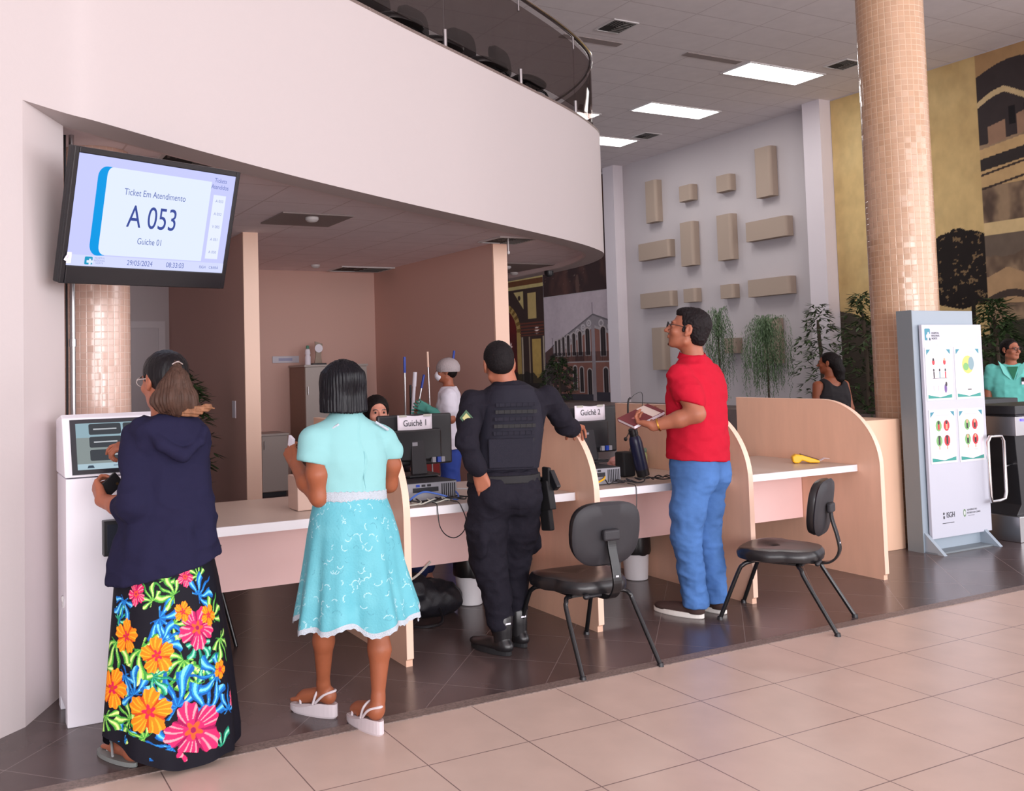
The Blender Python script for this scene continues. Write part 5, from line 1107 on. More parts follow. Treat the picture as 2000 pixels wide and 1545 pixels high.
# ---- woman in navy hoodie and tropical long skirt
w1 = thing('person', 'woman in navy hoodie and long tropical flower skirt using the kiosk', 'person', (.80, 3.74, 0))
HR = Rz(radians(24)) @ Rx(radians(-6)); HC = (.803, 3.765, 1.462)
F = Field((.44, 3.42, .0), (1.12, 4.30, 1.62), .005)
P1h = head(F, HC, HR, .97)
F.cone((.80, 3.735, 1.28), (.803, 3.755, 1.42), .055, .052, .03)
F.loft([(.85, .80, 3.74, .14, .10, 2.2), (1.0, .80, 3.74, .13, .09, 2.2), (1.2, .80, 3.74, .14, .085, 2.3), (1.29, .80, 3.74, .10, .06, 2)], k=.02)
F.cone((.68, 3.73, 1.22), (.672, 3.675, .985), .040, .034, .02); F.chain([(.672, 3.675, .985), (.62, 3.79, .972), (.575, 3.885, .985)], [.036, .036, .027], .02)
hand(F, (.575, 3.885, .985), (-.12, .62, .62), (.95, .15, .1), .95, (.75, .8, .85, .9), .6, 1)
F.cone((.93, 3.74, 1.22), (.955, 3.86, 1.02), .040, .036, .02); F.cone((.955, 3.86, 1.02), (.745, 4.045, 1.165), .036, .025, .02)
hand(F, (.745, 4.045, 1.165), (-.92, .30, .16), (-.1, .35, -.93), .95, (.55, .95, 1.05, 1.1), .35, -1)
for x, y in ((.70, 3.74), (.90, 3.72)): F.chain([(x, y, .85), (x, y, .45), (x, y, .09)], [.065, .050, .036], .02)
# left foot in a flip-flop
F.ell((.655, 3.70, .045), (.032, .04, .034), .015, Rz(radians(24))); F.cone((.655, 3.70, .05), (.60, 3.82, .035), .030, .024, .02); F.cone((.70, 3.74, .12), (.66, 3.70, .05), .034, .032, .02)
for i in range(5): F.cone((.605-.020+.012*i, 3.822+.006*i-.002*i*i, .032), (.588-.020+.013*i, 3.858+.006*i-.003*i*i, .027), .0105-.0008*i, .009-.0007*i, .004)
link('body', fastmesh('body', *F.mesh()), SK['a'], w1)
eyes(P1h, HR, .97, w1)
# hoodie
navy = mat('navy_jersey', (34, 33, 57), .92, bump=.5, bscale=16, spec=.1)
F = Field((.46, 3.40, .58), (1.14, 4.02, 1.40), .005)
def fold1(th, Z): return .020*np.sin(th*7+Z*3)*np.clip((1.15-Z)/.4, 0, 1)+.012*np.sin(th*13-Z*5)*np.clip((1.1-Z)/.3, 0, 1)
F.loft([(.62, .80, 3.745, .222, .175, 2.3), (.75, .80, 3.745, .215, .165, 2.3), (.93, .815, 3.745, .180, .142, 2.4), (1.08, .815, 3.745, .160, .122, 2.4), (1.20, .808, 3.745, .150, .105, 2.4), (1.27, .805, 3.745, .135, .088, 2.3), (1.315, .803, 3.745, .082, .070, 2)], yaw=radians(3), k=.01, folds=fold1)
F.cone((.690, 3.745, 1.235), (.664, 3.665, .99), .060, .056, .025); F.cone((.668, 3.665, .99), (.640, 3.735, .965), .060, .056, .03)
F.cone((.925, 3.745, 1.225), (.955, 3.85, 1.02), .058, .052, .03); F.cone((.955, 3.85, 1.02), (.88, 3.93, 1.07), .055, .050, .03)
# hood lying on the back
F.ell((.80, 3.655, 1.262), (.120, .050, .060), .05); F.ell((.84, 3.642, 1.215), (.080, .040, .045), .04); F.chain([(.715, 3.64, 1.27), (.76, 3.605, 1.215), (.84, 3.592, 1.168), (.91, 3.615, 1.215), (.935, 3.65, 1.26)], [.016, .02, .022, .02, .016], .012); F.cone((.70, 3.70, 1.285), (.74, 3.80, 1.30), .035, .03, .03); F.cone((.90, 3.69, 1.275), (.87, 3.80, 1.295), .035, .03, .03)
F.ell((.80, 3.80, 1.34), (.062, .085, .06), .02, op='s')
F.cut(lambda X, Y, Z: (.700+.20*(X-.70)-Z)*.95); 
o = link('hoodie', fastmesh('hoodie', *F.mesh(wrinkle(.010, 10, 3, (1, 1, 1.3)))), navy, w1)
m = MB(); m.prism([(0, 0), (.075, .01), (.08, -.10), (.0, -.12)], (.595, 3.60, .80), (1, -.28, 0), (0, 0, 1), (0, -.002, 0)); 
m = MB(); m.tube([(.985, 3.70, .79), (1.01, 3.69, .787)], .006, 8); m.build('hem_cord', M['black'], o)
# tropical skirt: dense draped surface with painted print
def tropical(u, v):
    """u,v in metres around and up the cloth"""
    sh = u.shape; C = np.ones(sh+(3,), np.float32)*np.array((16, 15, 26), np.float32); rs = random.Random(12)
    def leaf(cx, cz, s, ang, cols, n=9):
        nonlocal C
        du, dv = u-cx, v-cz; r = np.hypot(du, dv)/s; th = np.arctan2(dv, du)-ang; th = (th+pi) % (2*pi)-pi
        env = np.clip(1.05-np.abs(th)/2.3, 0, 1)**.5; fr = np.cos(th*n+2.2*r*np.sign(th)+.6*np.sin(r*9)); env = env*(.86+.14*np.cos(th*n)); msk = (r < env) & ((fr > -.42) | (r < .18)) & (np.abs(th) < 2.2)
        C = mixc(C, msk, cols[0]); C = mixc(C, msk & (fr > .45), cols[1]); C = mixc(C, msk & (fr > .88) & (r > .2), cols[2])
    def flower(cx, cz, s, ang, cols):
        nonlocal C
        du, dv = u-cx, v-cz; r = np.hypot(du, dv)/s; th = np.arctan2(dv, du)-ang
        pet = .62+.38*np.abs(np.cos(th*2.5))**.6+.05*np.sin(th*17); msk = r < pet
        C = mixc(C, msk, cols[0]); C = mixc(C, msk & (np.sin(th*19+r*5+2*np.sin(th*3)) > .62) & (r > .38), cols[1]); C = mixc(C, msk & (np.abs(np.sin(th*2.5)) > .96), cols[3]); C = mixc(C, (r < .30*(.8+.3*np.sin(th*5))), cols[2]); C = mixc(C, r < .1, cols[3])
    G = [(66, 150, 60), (150, 205, 90), (214, 236, 150)]; B = [(20, 92, 170), (38, 140, 210), (120, 205, 235)]; T_ = [(20, 120, 100), (60, 180, 130), (150, 220, 190)]
    O = [(240, 128, 22), (250, 168, 40), (200, 30, 70), (190, 70, 20)]; K = [(216, 40, 100), (246, 150, 160), (240, 90, 40), (150, 20, 80)]
    W_ = 1.5
    def at_(px, py):
        q = max(-.97, min(.97, (px-331)/128)); return (1.44*pi+math.asin(q))/(2*pi)*1.5, (1500-py)*.00179
    for px, py, s, a, c in ((315, 1185, 62, -.6, B), (350, 1142, 42, 2.6, G), (405, 1150, 45, .6, B), (275, 1245, 66, -1.0, G), (222, 1235, 55, -1.4, G), (362, 1275, 56, -2.2, G), (285, 1420, 48, 2.8, G), (262, 1335, 52, 2.2, B), (345, 1365, 76, 1.9, B), (398, 1385, 62, 1.3, B),
        (400, 1290, 46, -.5, T_), (425, 1320, 52, 3.0, B), (214, 1385, 42, -1.2, G), (420, 1468, 40, .2, T_), (318, 1232, 44, .3, B), (440, 1250, 44, -1.2, G), (238, 1300, 40, -1.8, B), (300, 1300, 40, -.2, T_), (395, 1245, 36, -1.6, T_), (205, 1290, 44, -1.5, G), (430, 1200, 40, 1., G)):
        x, y = at_(px, py); leaf(x, y, s*.0024, a, c, 8)
    for px, py, s, a, c in ((240, 1222, 40, 1.5, O), (308, 1258, 42, .4, O), (220, 1328, 46, 1.2, O), (292, 1368, 52, .2, O), (395, 1215, 50, 2.2, K), (375, 1418, 66, .6, K), (368, 1178, 24, 0, O), (422, 1195, 26, 1, O), (262, 1135, 28, 2, K), (380, 1108, 24, 1, K), (432, 1312, 22, 1, O), (452, 1385, 22, 1, K)):
        x, y = at_(px, py); flower(x, y, s*.00160, a, c)
    for px, py, s, a, c in ((232, 1150, 40, -1.8, B), (330, 1110, 36, 1.2, G), (222, 1190, 34, .4, T_), (255, 1385, 44, 2.6, G), (335, 1440, 44, 2.9, B), (440, 1400, 40, 1.4, B), (300, 1150, 34, 2.2, G), (410, 1110, 34, 1.8, G), (345, 1200, 40, -.8, G), (240, 1430, 40, 1.2, B), (385, 1330, 44, 2.4, G), (320, 1300, 44, -2.6, G)):
        x, y = at_(px, py)
        m0 = C.copy(); leaf(x, y, s*.0024, a, c, 8); bg = (m0.sum(-1) < 70)[..., None]; C = np.where(bg, C, m0)
    for i in range(26):
        x, y = rs.uniform(0, .70), rs.uniform(.1, .75)
        if i % 3: leaf(x, y, .1, rs.uniform(0, 6), rs.choice([G, B, T_]))
        else: flower(x, y, .08, rs.uniform(0, 6), rs.choice([O, K]))
    C = mixc(C, (v < .11+.05*np.sin(u*9)) & (vnoise(u, v, 9, 31) < .60), (16, 15, 26)); C = mixc(C, v > .80, (18, 17, 30))
    return C
def drape(rows, n, mz, folds, hem, name, mt, parent, paint=None, cx=None, yaw=0, W_=1.5, solid=.002):
    R_ = np.array(rows, np.float32); R_ = R_[np.argsort(R_[:, 0])]; z0, z1 = R_[0, 0], R_[-1, 0]
    t = np.linspace(0, 2*pi, n, endpoint=False); s = np.linspace(0, 1, mz); TH, S_ = np.meshgrid(t, s, indexing='ij')
    Z = hem(TH)*(1-S_)+z1*S_; I = [np.interp(Z, R_[:, 0], R_[:, i]) for i in range(1, 5)]; f = 1+folds(TH, Z)
    u_, v_ = I[2]*np.cos(TH)*f, I[3]*np.sin(TH)*f; X = I[0]+u_*cos(yaw)-v_*sin(yaw); Y = I[1]+u_*sin(yaw)+v_*cos(yaw)
    idx = np.arange(n*mz).reshape(n, mz); nx = np.roll(idx, -1, 0); Fq = np.stack([idx[:, :-1], nx[:, :-1], nx[:, 1:], idx[:, 1:]], -1).reshape(-1, 4)
    col = None
    if paint is not None: col = S2L(paint(TH/(2*pi)*W_, Z).reshape(-1, 3))
    V = np.stack([X, Y, Z], -1).reshape(-1, 3); o = link(name, fastmesh(name, V, Fq, col), mt, parent)
    return o, V.reshape(n, mz, 3)
tropic = mat('tropical_print_cloth', (255, 255, 255), .7, attr='paint', spec=.2)
o, _ = drape([(.0, .808, 3.715, .262, .215), (.08, .808, 3.715, .262, .21), (.4, .808, 3.73, .235, .185), (.66, .803, 3.745, .205, .155), (.80, .80, 3.745, .18, .13)], 640, 380,
    lambda th, Z: (.045*np.sin(th*6+1)+.025*np.sin(th*11+2.))*np.clip((.85-Z)/.8, 0, 1), lambda th: .020+.105*np.clip(np.cos(th-pi*1.08), 0, 1)**4+.008*np.sin(th*6+1), 'skirt', tropic, w1, tropical)
# hair
blackhair = hairmat('black_hair', (20, 17, 20)); brownhair = hairmat('brown_hair', (76, 55, 46), rough=.5)
F = Field((.66, 3.58, 1.28), (.96, 3.90, 1.60), .004); Pq = lambda x, y, z: np.array(HC, np.float32)+HR @ np.array([x, y, z], np.float32)
F.ell(Pq(0, -.020, .030), (.086, .100, .088), 0, HR); F.ell(Pq(0, -.060, -.02), (.066, .045, .06), .03, HR)
F.cut(lambda X, Y, Z: ((X-HC[0])*-sin(radians(24))+(Y-HC[1])*cos(radians(24))-.052-.9*np.clip(Z-HC[2]-.03, 0, .1)+.7*np.clip(HC[2]-Z, 0, .1)*0-0)*.7)
F.ell(Pq(-.085, .006, -.01), (.02, .024, .036), .01, HR, 's'); F.ell(Pq(.085, .006, -.01), (.02, .024, .036), .01, HR, 's')
link('hair', fastmesh('hair', *F.mesh(wrinkle(.0025, 60, 2, (1, 1, .15)))), blackhair, w1)
F = Field((.72, 3.50, 1.27), (1.04, 3.80, 1.56), .004)
F.chain([(.832, 3.672, 1.52), (.825, 3.655, 1.45), (.812, 3.645, 1.385), (.83, 3.64, 1.345)], [.022, .042, .052, .030], .03); F.chain([(.85, 3.66, 1.46), (.87, 3.64, 1.38), (.89, 3.625, 1.345)], [.030, .036, .016], .03)
F.chain([(.79, 3.665, 1.43), (.765, 3.66, 1.38), (.775, 3.655, 1.345)], [.024, .03, .012], .03)
V, Fq = F.mesh(lambda V: .0022*np.sin(np.arctan2(V[:, 1]-3.66, V[:, 0]-.83)*34+V[:, 2]*34+3*n3(V, 20, 9))+.004*n3(V, 80, 4, (1, 1, .12))); link('ponytail', fastmesh('ponytail', V, Fq), brownhair, w1)
F = Field((.80, 3.55, 1.28), (1.04, 3.72, 1.42), .004); F.chain([(.85, 3.625, 1.335), (.90, 3.618, 1.338), (.945, 3.615, 1.350), (.965, 3.615, 1.345)], [.016, .020, .012, .006], .01)
link('hair_tip', fastmesh('hair_tip', *F.mesh(lambda V: .003*np.sin(V[:, 2]*500+V[:, 0]*60))), hairmat('sun_bleached_hair', (140, 98, 72), rough=.5), w1, ('sun bleached ponytail end',))
m = MB(); m.tube(catmull([(.815, 3.655, 1.522), (.835, 3.647, 1.532), (.856, 3.657, 1.522)], 6), .0035, 8); setp(m.build('hair_clip', M['chrome'], w1), 'small silver hair clip')
m = MB(); g_ = lambda x, y, z: tuple(float(v) for v in P1h(x, y, z))
for sx in (-1, 1):
    m.tube([g_(sx*.03+.024*cos(t), .112-.0*t, .004+.019*sin(t)) for t in [2*pi*i/16 for i in range(16)]], .0016, 6, closed=True); m.tube([g_(sx*.054, .108, .008), g_(sx*.080, .06, .010), g_(sx*.088, .0, .006)], .0018, 6)
m.tube([g_(-.008, .113, .006), g_(.008, .113, .006)], .0016, 6); m.build('glasses', mat('pale_glasses_frame', (190, 180, 176), .3), w1)
# flip-flop
m = MB(); d = unit((-.10, .215, 0)); n_ = np.array([d[1], -d[0], 0]); c = np.array([.66, 3.655, .0]); vs = []
for z in (.001, .018):
    for i in range(24):
        t = 2*pi*i/24; u = .5-.5*cos(t); ww = .040*(.8+.25*u)*sin(t); vs.append(tuple(c+d*(u*.245)+n_*ww+np.array([0, 0, z])))
m.add(vs, [tuple(range(23, -1, -1)), tuple(range(24, 48))]+[(i, (i+1) % 24, 24+(i+1) % 24, 24+i) for i in range(24)]); fl_ = m.build('flip_flop', mat('grey_rubber', (120, 124, 122), .6), w1)
m = MB(); m.tube(catmull([tuple(c+d*.19+A_(0, 0, .02)), tuple(c+d*.165+A_(0, 0, .062)), tuple(c+d*.10-n_*.036+A_(0, 0, .03))], 5), .005, 8); m.tube(catmull([tuple(c+d*.165+A_(0, 0, .062)), tuple(c+d*.13+n_*.03+A_(0, 0, .05)), tuple(c+d*.10+n_*.036+A_(0, 0, .02))], 5), .005, 8); m.build('strap', mat('silver_strap', (158, 162, 164), .3), fl_)
# wallet in her left hand
wl = thing('wallet', 'black wallet with brass snap held by the woman in navy hoodie', 'wallet', (.60, 3.90, 1.03))
WM = Matrix.Translation((.612, 3.925, 1.032)) @ Matrix.Rotation(radians(-38), 4, 'Y') @ Matrix.Rotation(radians(12), 4, 'Z')
m = MB(); m.T = WM; m.box((0, 0, 0), (.11, .016, .062)); m.build('cover', mat('black_leather', (26, 24, 26), .35), wl, bevel=.004, seg=3)
m = MB(); m.T = WM; m.cone((.03, -.0095, -.012), (.03, -.0075, -.012), .006, .006, 12); m.build('snap', mat('brass', (190, 150, 100), .3, 1), wl)

# ---- woman in turquoise dress
w2 = thing('person', 'woman with black bob in turquoise dress and white wedge sandals', 'person', (1.54, 3.60, 0))
HC2 = (1.522, 3.625, 1.418); HR2 = Rz(radians(2)) @ Rx(radians(-8))
F = Field((1.22, 3.36, .04), (1.90, 4.05, 1.56), .005); P2h = head(F, HC2, HR2, .93)
F.cone((1.53, 3.60, 1.24), (1.525, 3.615, 1.38), .052, .050, .03); F.loft([(.80, 1.54, 3.60, .15, .12, 2.2), (1.0, 1.54, 3.60, .125, .085, 2.2), (1.18, 1.54, 3.60, .14, .08, 2.3), (1.25, 1.54, 3.60, .10, .06, 2)], k=.02)
F.chain([(1.395, 3.60, 1.185), (1.382, 3.565, 1.06), (1.390, 3.57, .965)], [.048, .045, .036], .02); F.chain([(1.390, 3.57, .965), (1.368, 3.66, 1.02), (1.36, 3.76, 1.085)], [.038, .038, .027], .02)
hand(F, (1.36, 3.76, 1.085), (-.1, .62, .72), (.85, .3, -.2), .92, (.7, .75, .8, .85), .5, 1)
F.chain([(1.69, 3.60, 1.175), (1.738, 3.615, 1.07), (1.745, 3.65, .985)], [.046, .043, .036], .02); F.cone((1.745, 3.65, .985), (1.64, 3.84, 1.03), .036, .026, .02)
hand(F, (1.64, 3.84, 1.03), (-.7, .6, .3), (-.3, -.2, .9), .92, (.4, .45, .5, .55), .4, -1)
F.chain([(1.46, 3.62, .80), (1.447, 3.68, .44), (1.452, 3.715, .34), (1.470, 3.775, .14), (1.475, 3.785, .105)], [.085, .046, .044, .026, .027], .02)
F.chain([(1.62, 3.58, .80), (1.625, 3.545, .43), (1.622, 3.52, .33), (1.605, 3.508, .14), (1.602, 3.50, .105)], [.085, .046, .046, .026, .027], .02)
FEET = [((1.508, 3.745), (-.56, .83)), ((1.597, 3.475), (-.18, .98))]
for (hx, hy), dd in FEET:
    d = unit((*dd, 0)); hp = np.array([hx, hy, .085], np.float32); n_ = np.array([-d[1], d[0], 0])
    F.ell(hp+d*.03, (.030, .032, .030), .015); F.cone(hp+d*.03+A_(0, 0, .01), hp+d*.15+A_(0, 0, -.012), .030, .026, .02); F.cone(hp+d*.10+A_(0, 0, -.003), hp+d*.17+n_*.012+A_(0, 0, -.022), .025, .020, .02)
    for i in range(5): F.cone(hp+d*(.17-.003*i*i)+n_*(.026-.0125*i)*(-1 if hx < 1.55 else 1)*-1+A_(0, 0, -.022), hp+d*(.205-.005*i*i)+n_*(.027-.0135*i)*(-1 if hx < 1.55 else 1)*-1+A_(0, 0, -.03), .0105-.0007*i, .009-.0007*i, .004)
link('body', fastmesh('body', *F.mesh()), SK['c'], w2); eyes(P2h, HR2, .93, w2)
aqua = mat('pale_aqua_knit', (136, 188, 190), .9, bump=.10, bscale=400, spec=.1); lace = mat('white_lace', (196, 206, 216), .85, bump=.8, bscale=260)
F = Field((1.26, 3.42, .94), (1.82, 3.80, 1.34), .0045)
F.loft([(.94, 1.54, 3.60, .148, .112, 2.3), (1.02, 1.54, 3.60, .152, .112, 2.3), (1.11, 1.54, 3.60, .158, .115, 2.5), (1.19, 1.54, 3.60, .158, .100, 2.6), (1.245, 1.535, 3.60, .132, .080, 2.3), (1.285, 1.53, 3.602, .085, .068, 2), (1.31, 1.53, 3.602, .062, .056, 2)], k=.01, folds=lambda th, Z: .022*np.sin(th*6+Z*14)*np.clip((1.12-Z)/.15, 0, 1))
F.chain([(1.425, 3.60, 1.215), (1.385, 3.595, 1.19), (1.368, 3.585, 1.13)], [.050, .060, .062], .03); F.chain([(1.65, 3.60, 1.205), (1.695, 3.60, 1.18), (1.732, 3.61, 1.13)], [.048, .056, .060], .03)
F.ell((1.525, 3.66, 1.335), (.056, .066, .045), .01, op='s'); 
F.cut(lambda X, Y, Z: np.where(X < 1.40, (1.098-.25*(X-1.40)-Z), np.where(X > 1.70, 1.100-Z, -1)) if True else 0); F.cut(lambda X, Y, Z: .962-Z+.0*X)
V, Fq = F.mesh(lambda V: .0035*wrinkle(1, 13, 8)(V)-.004*np.exp(-((V[:, 0]-1.556-.012*np.sin(V[:, 2]*30))/.003)**2)*(V[:, 1] < 3.56)); bod = link('dress_bodice', fastmesh('dress_bodice', V, Fq), aqua, w2)
m = MB(); m.tube([(1.558+.004*sin(z*40), 3.60-.1135-(0 if z < 1.12 else -(z-1.12)*.28), z) for z in np.linspace(.99, 1.235, 14)], .0022, 6); m.build('zipper', mat('aqua_zipper', (120, 176, 182), .6), bod)
m = MB()
for x0 in (1.415, 1.64):
    P = [(x0+.018*i, 3.60-.055-.003*i, 1.262-.012*i if x0 > 1.6 else 1.225+.012*i) for i in range(4)]; m.tube([(a_, b_, c_) for a_, b_, c_ in catmull(P, 4)], .0055, 8)
m.build('lace_yoke', lace, w2)
F = Field((1.36, 3.44, .92), (1.72, 3.76, 1.02), .004); F.loft([(.93, 1.54, 3.60, .158, .122, 2.2), (.99, 1.54, 3.60, .154, .117, 2.3)], k=0); F.cut(lambda X, Y, Z: Z-.985+.05*(X-1.54)); F.cut(lambda X, Y, Z: .943-.05*(X-1.54)-Z); link('waist_band', fastmesh('waist_band', *F.mesh(lambda V: .002*np.sin(V[:, 2]*900+V[:, 0]*300))), lace, w2)
def embro(u, v):
    C = np.ones(u.shape+(3,), np.float32)*np.array((94, 172, 186), np.float32); rs = random.Random(4)
    C = mixc(C, (vnoise(u, v, 12, 41)-.4)*.9, (122, 196, 206))
    for i in range(420):
        x, y = rs.uniform(0, 1.6), rs.uniform(.42, .95); a = rs.uniform(0, 6.3); r = rs.uniform(.010, .028); du, dv = u-x, v-y; m_ = (np.abs(u-x) < .035) & (np.abs(v-y) < .035)
        rr = np.hypot(du, dv); th = (np.arctan2(dv, du)-a) % (2*pi); C = mixc(C, m_ & (np.abs(rr-r*(.6+.25*th/2)) < .0013) & (th < 2.6), (176, 214, 222) if rs.random() < .7 else (80, 150, 166))
    return C
aqs = mat('aqua_embroidered_cloth', (255, 255, 255), .6, attr='paint', bump=.25, bscale=120, spec=.3)
hemf = lambda th: .455+.012*np.sin(th*5)+.012*np.sin(th*9+1)
foldw2 = lambda th, Z: (.085*np.sin(th*8+.6)+.055*np.sin(th*5+2.1)+.028*np.sin(th*17))*np.clip((.93-Z)/.45, 0, 1)**1.2
rowsw2 = [(.40, 1.565, 3.60, .275, .215), (.455, 1.565, 3.60, .265, .21), (.65, 1.555, 3.60, .225, .18), (.80, 1.548, 3.595, .198, .165), (.88, 1.543, 3.595, .178, .148), (.955, 1.54, 3.60, .155, .120)]
sk, VV = drape(rowsw2, 420, 240, foldw2, hemf, 'dress_skirt', aqs, w2, embro, W_=1.6)
m = MB(); nS = 420; vs = []
for j in range(3):
    for i in range(nS):
        p = VV[i, 0]; c = np.array([1.565, 3.60, 0]); q = (p-c)*np.array([1, 1, 0])*(.006*j); vs.append((p[0]+q[0], p[1]+q[1], p[2]+.004-(.0, .014, .024)[j]+(.005*abs(sin(i*.42)) if j == 2 else 0)))
m.add(vs, [(j*nS+i, j*nS+(i+1) % nS, (j+1)*nS+(i+1) % nS, (j+1)*nS+i) for j in range(2) for i in range(nS)], True); m.build('lace_hem', lace, sk)
# bob
F = Field((1.38, 3.48, 1.29), (1.66, 3.78, 1.56), .004); c2 = np.array(HC2)
F.ell(c2+A_(0, -.015, .026), (.087, .102, .084), 0, HR2); F.loft([(1.28, 1.520, 3.596, .098, .080, 2.6), (1.36, 1.520, 3.603, .098, .088, 2.4), (1.43, 1.521, 3.61, .092, .094, 2.2), (1.47, 1.522, 3.61, .085, .094, 2)], k=.03)
F.cut(lambda X, Y, Z: 1.302+.08*np.abs(X-1.52)-Z); F.ell((1.522, 3.735, 1.38), (.062, .085, .10), .01, op='s')
link('hair', fastmesh('hair', *F.mesh(lambda V: .0022*np.sin(np.arctan2(V[:, 1]-3.61, V[:, 0]-1.52)*46+V[:, 2]*6)+.002*n3(V, 90, 5, (1, 1, .06)))), hairmat('glossy_black_bob', (17, 16, 22), rough=.3), w2)
whs = mat('white_sandal', (206, 196, 200), .4)
for q, ((hx, hy), dd) in enumerate(FEET):
    d = unit((*dd, 0)); n_ = np.array([-d[1], d[0], 0]); c = np.array([hx, hy, 0])-d*.012; vs = []; N_ = 28
    for layer in range(3):
        for i in range(N_):
            t = 2*pi*i/N_; u = .5-.5*cos(t); ww = .038*(.86+.22*u)*sin(t)*(abs(sin(t))**-.25 if abs(sin(t)) > .05 else 1); zt = .060-.030*min(1, max(0, (u-.30)/.4)); z = (0, .008, zt)[layer]; k_ = (.94, 1.0, 1.0)[layer]
            vs.append(tuple(c+d*(.12+(u-.5)*.24*k_)+n_*ww*k_+np.array([0, 0, z+(.004 if layer == 0 and u > .9 else 0)])))
    m = MB(); m.add(vs, [(a*N_+i, a*N_+(i+1) % N_, (a+1)*N_+(i+1) % N_, (a+1)*N_+i) for a in range(2) for i in range(N_)]+[tuple(range(N_-1, -1, -1)), tuple(2*N_+i for i in range(N_))], False); sn = m.build('wedge_sandal', whs, w2)
    L3 = lambda u, v, z: tuple(c+d*u+n_*v+np.array([0, 0, z]))
    for P in ([L3(.165, -.036, .045), L3(.175, -.02, .068), L3(.175, .02, .068), L3(.165, .036, .045)], [L3(.10, -.037, .055), L3(.085, -.03, .10), L3(.078, .0, .122), L3(.085, .03, .10), L3(.10, .037, .055)], [L3(.09, -.034, .06), L3(.045, -.034, .10), L3(.008, 0, .115), L3(.045, .034, .10), L3(.09, .034, .06)]):
        m = MB(); m.tube(catmull(P, 6), .0055, 8); m.build('strap', whs, sn)
m = MB(); m.box((1.362, 3.82, 1.165), (.012, .05, .07), R=Matrix.Rotation(.3, 3, 'X')); setp(m.build('folded_note', M['paper'], None), 'small white folded note in the hand of the woman in turquoise', 'paper')

# ---- uniformed man leaning on the partition
of = thing('person', 'man in black uniform and body armour vest leaning on the second partition', 'person', (2.64, 4.14, 0))
yv = radians(-22); HC3 = (2.655, 4.165, 1.497); HR3 = Rz(radians(-20)) @ Rx(radians(-4)) @ Ry(radians(-5))
F = Field((2.26, 3.90, .04), (3.44, 4.50, 1.66), .005); P3h = head(F, HC3, HR3, .98)
F.cone((2.70, 4.13, 1.33), (2.665, 4.155, 1.45), .062, .058, .03)
F.loft([(.85, 2.64, 4.14, .15, .11, 2.2, yv), (1.1, 2.68, 4.14, .15, .10, 2.2, yv), (1.3, 2.70, 4.13, .16, .09, 2.3, yv), (1.38, 2.69, 4.13, .09, .06, 2, yv)], k=.02)
LS, LE, LW = (2.505, 4.195, 1.305), (2.398, 4.085, 1.105), (2.455, 4.065, .945)
RS_, RE, RW = (2.885, 4.055, 1.315), (3.04, 4.12, 1.155), (3.190, 4.235, 1.132)
F.chain([LS, LE, LW], [.05, .042, .028], .02); F.chain([RS_, RE, RW], [.05, .042, .028], .02)
hand(F, LW, (.30, -.02, -.95), (.55, .75, .2), 1.0, (.25, .25, .3, .35), .3, -1, tdir=(.85, .2, -.25))
hand(F, RW, (.72, .66, -.16), (.1, -.1, -.99), 1.0, (.55, .65, .7, .75), .5, 1)
for a, b, c in (((2.56, 4.16, .85), (2.565, 4.17, .47), (2.605, 4.14, .12)), ((2.72, 4.10, .85), (2.735, 4.22, .47), (2.745, 4.22, .12))): F.chain([a, b, c], [.09, .06, .045], .02)
link('body', fastmesh('body', *F.mesh()), SK['b'], of); eyes(P3h, HR3, .98, of)
uni = mat('black_uniform_cloth', (30, 28, 37), .85, bump=.6, bscale=22, spec=.15); vestm = mat('black_vest_nylon', (34, 33, 44), .7, bump=.35, bscale=600, spec=.2)
F = Field((2.26, 3.90, .84), (3.32, 4.44, 1.44), .005)
F.loft([(.86, 2.635, 4.14, .180, .135, 2.3, yv), (1.0, 2.655, 4.14, .172, .13, 2.3, yv), (1.15, 2.685, 4.14, .182, .13, 2.5, yv), (1.28, 2.70, 4.135, .195, .115, 2.6, yv), (1.345, 2.70, 4.13, .16, .09, 2.3, yv), (1.40, 2.685, 4.135, .075, .07, 2, yv)], k=.01)
F.chain([LS, (2.44, 4.13, 1.20), LE, (2.43, 4.075, 1.0), (2.45, 4.066, .965)], [.062, .058, .052, .046, .042], .03); F.chain([RS_, (2.97, 4.08, 1.22), RE, (3.12, 4.185, 1.137), (3.17, 4.225, 1.125)], [.060, .056, .050, .045, .042], .03)
sh = link('shirt', fastmesh('shirt', *F.mesh(wrinkle(.007, 15, 11))), uni, of)
F = Field((2.44, 3.94, .92), (2.96, 4.34, 1.42), .0045)
F.loft([(.955, 2.65, 4.138, .176, .150, 3.0, yv), (1.0, 2.655, 4.138, .180, .152, 3.0, yv), (1.15, 2.685, 4.138, .178, .152, 3.0, yv), (1.28, 2.70, 4.135, .160, .138, 3.0, yv), (1.36, 2.70, 4.13, .125, .108, 2.6, yv), (1.385, 2.695, 4.13, .10, .09, 2.4, yv)], k=0)
F.ell((2.68, 4.15, 1.42), (.075, .075, .05), .02, op='s'); F.ell((2.50, 4.20, 1.27), (.06, .08, .10), .02, op='s'); F.ell((2.895, 4.05, 1.28), (.06, .08, .10), .02, op='s')
ve = link('armour_vest', fastmesh('armour_vest', *F.mesh(lambda V: .0012*n3(V, 30, 3))), vestm, of)
uax = np.array([cos(yv), sin(yv), 0]); nax = np.array([sin(yv), -cos(yv), 0])
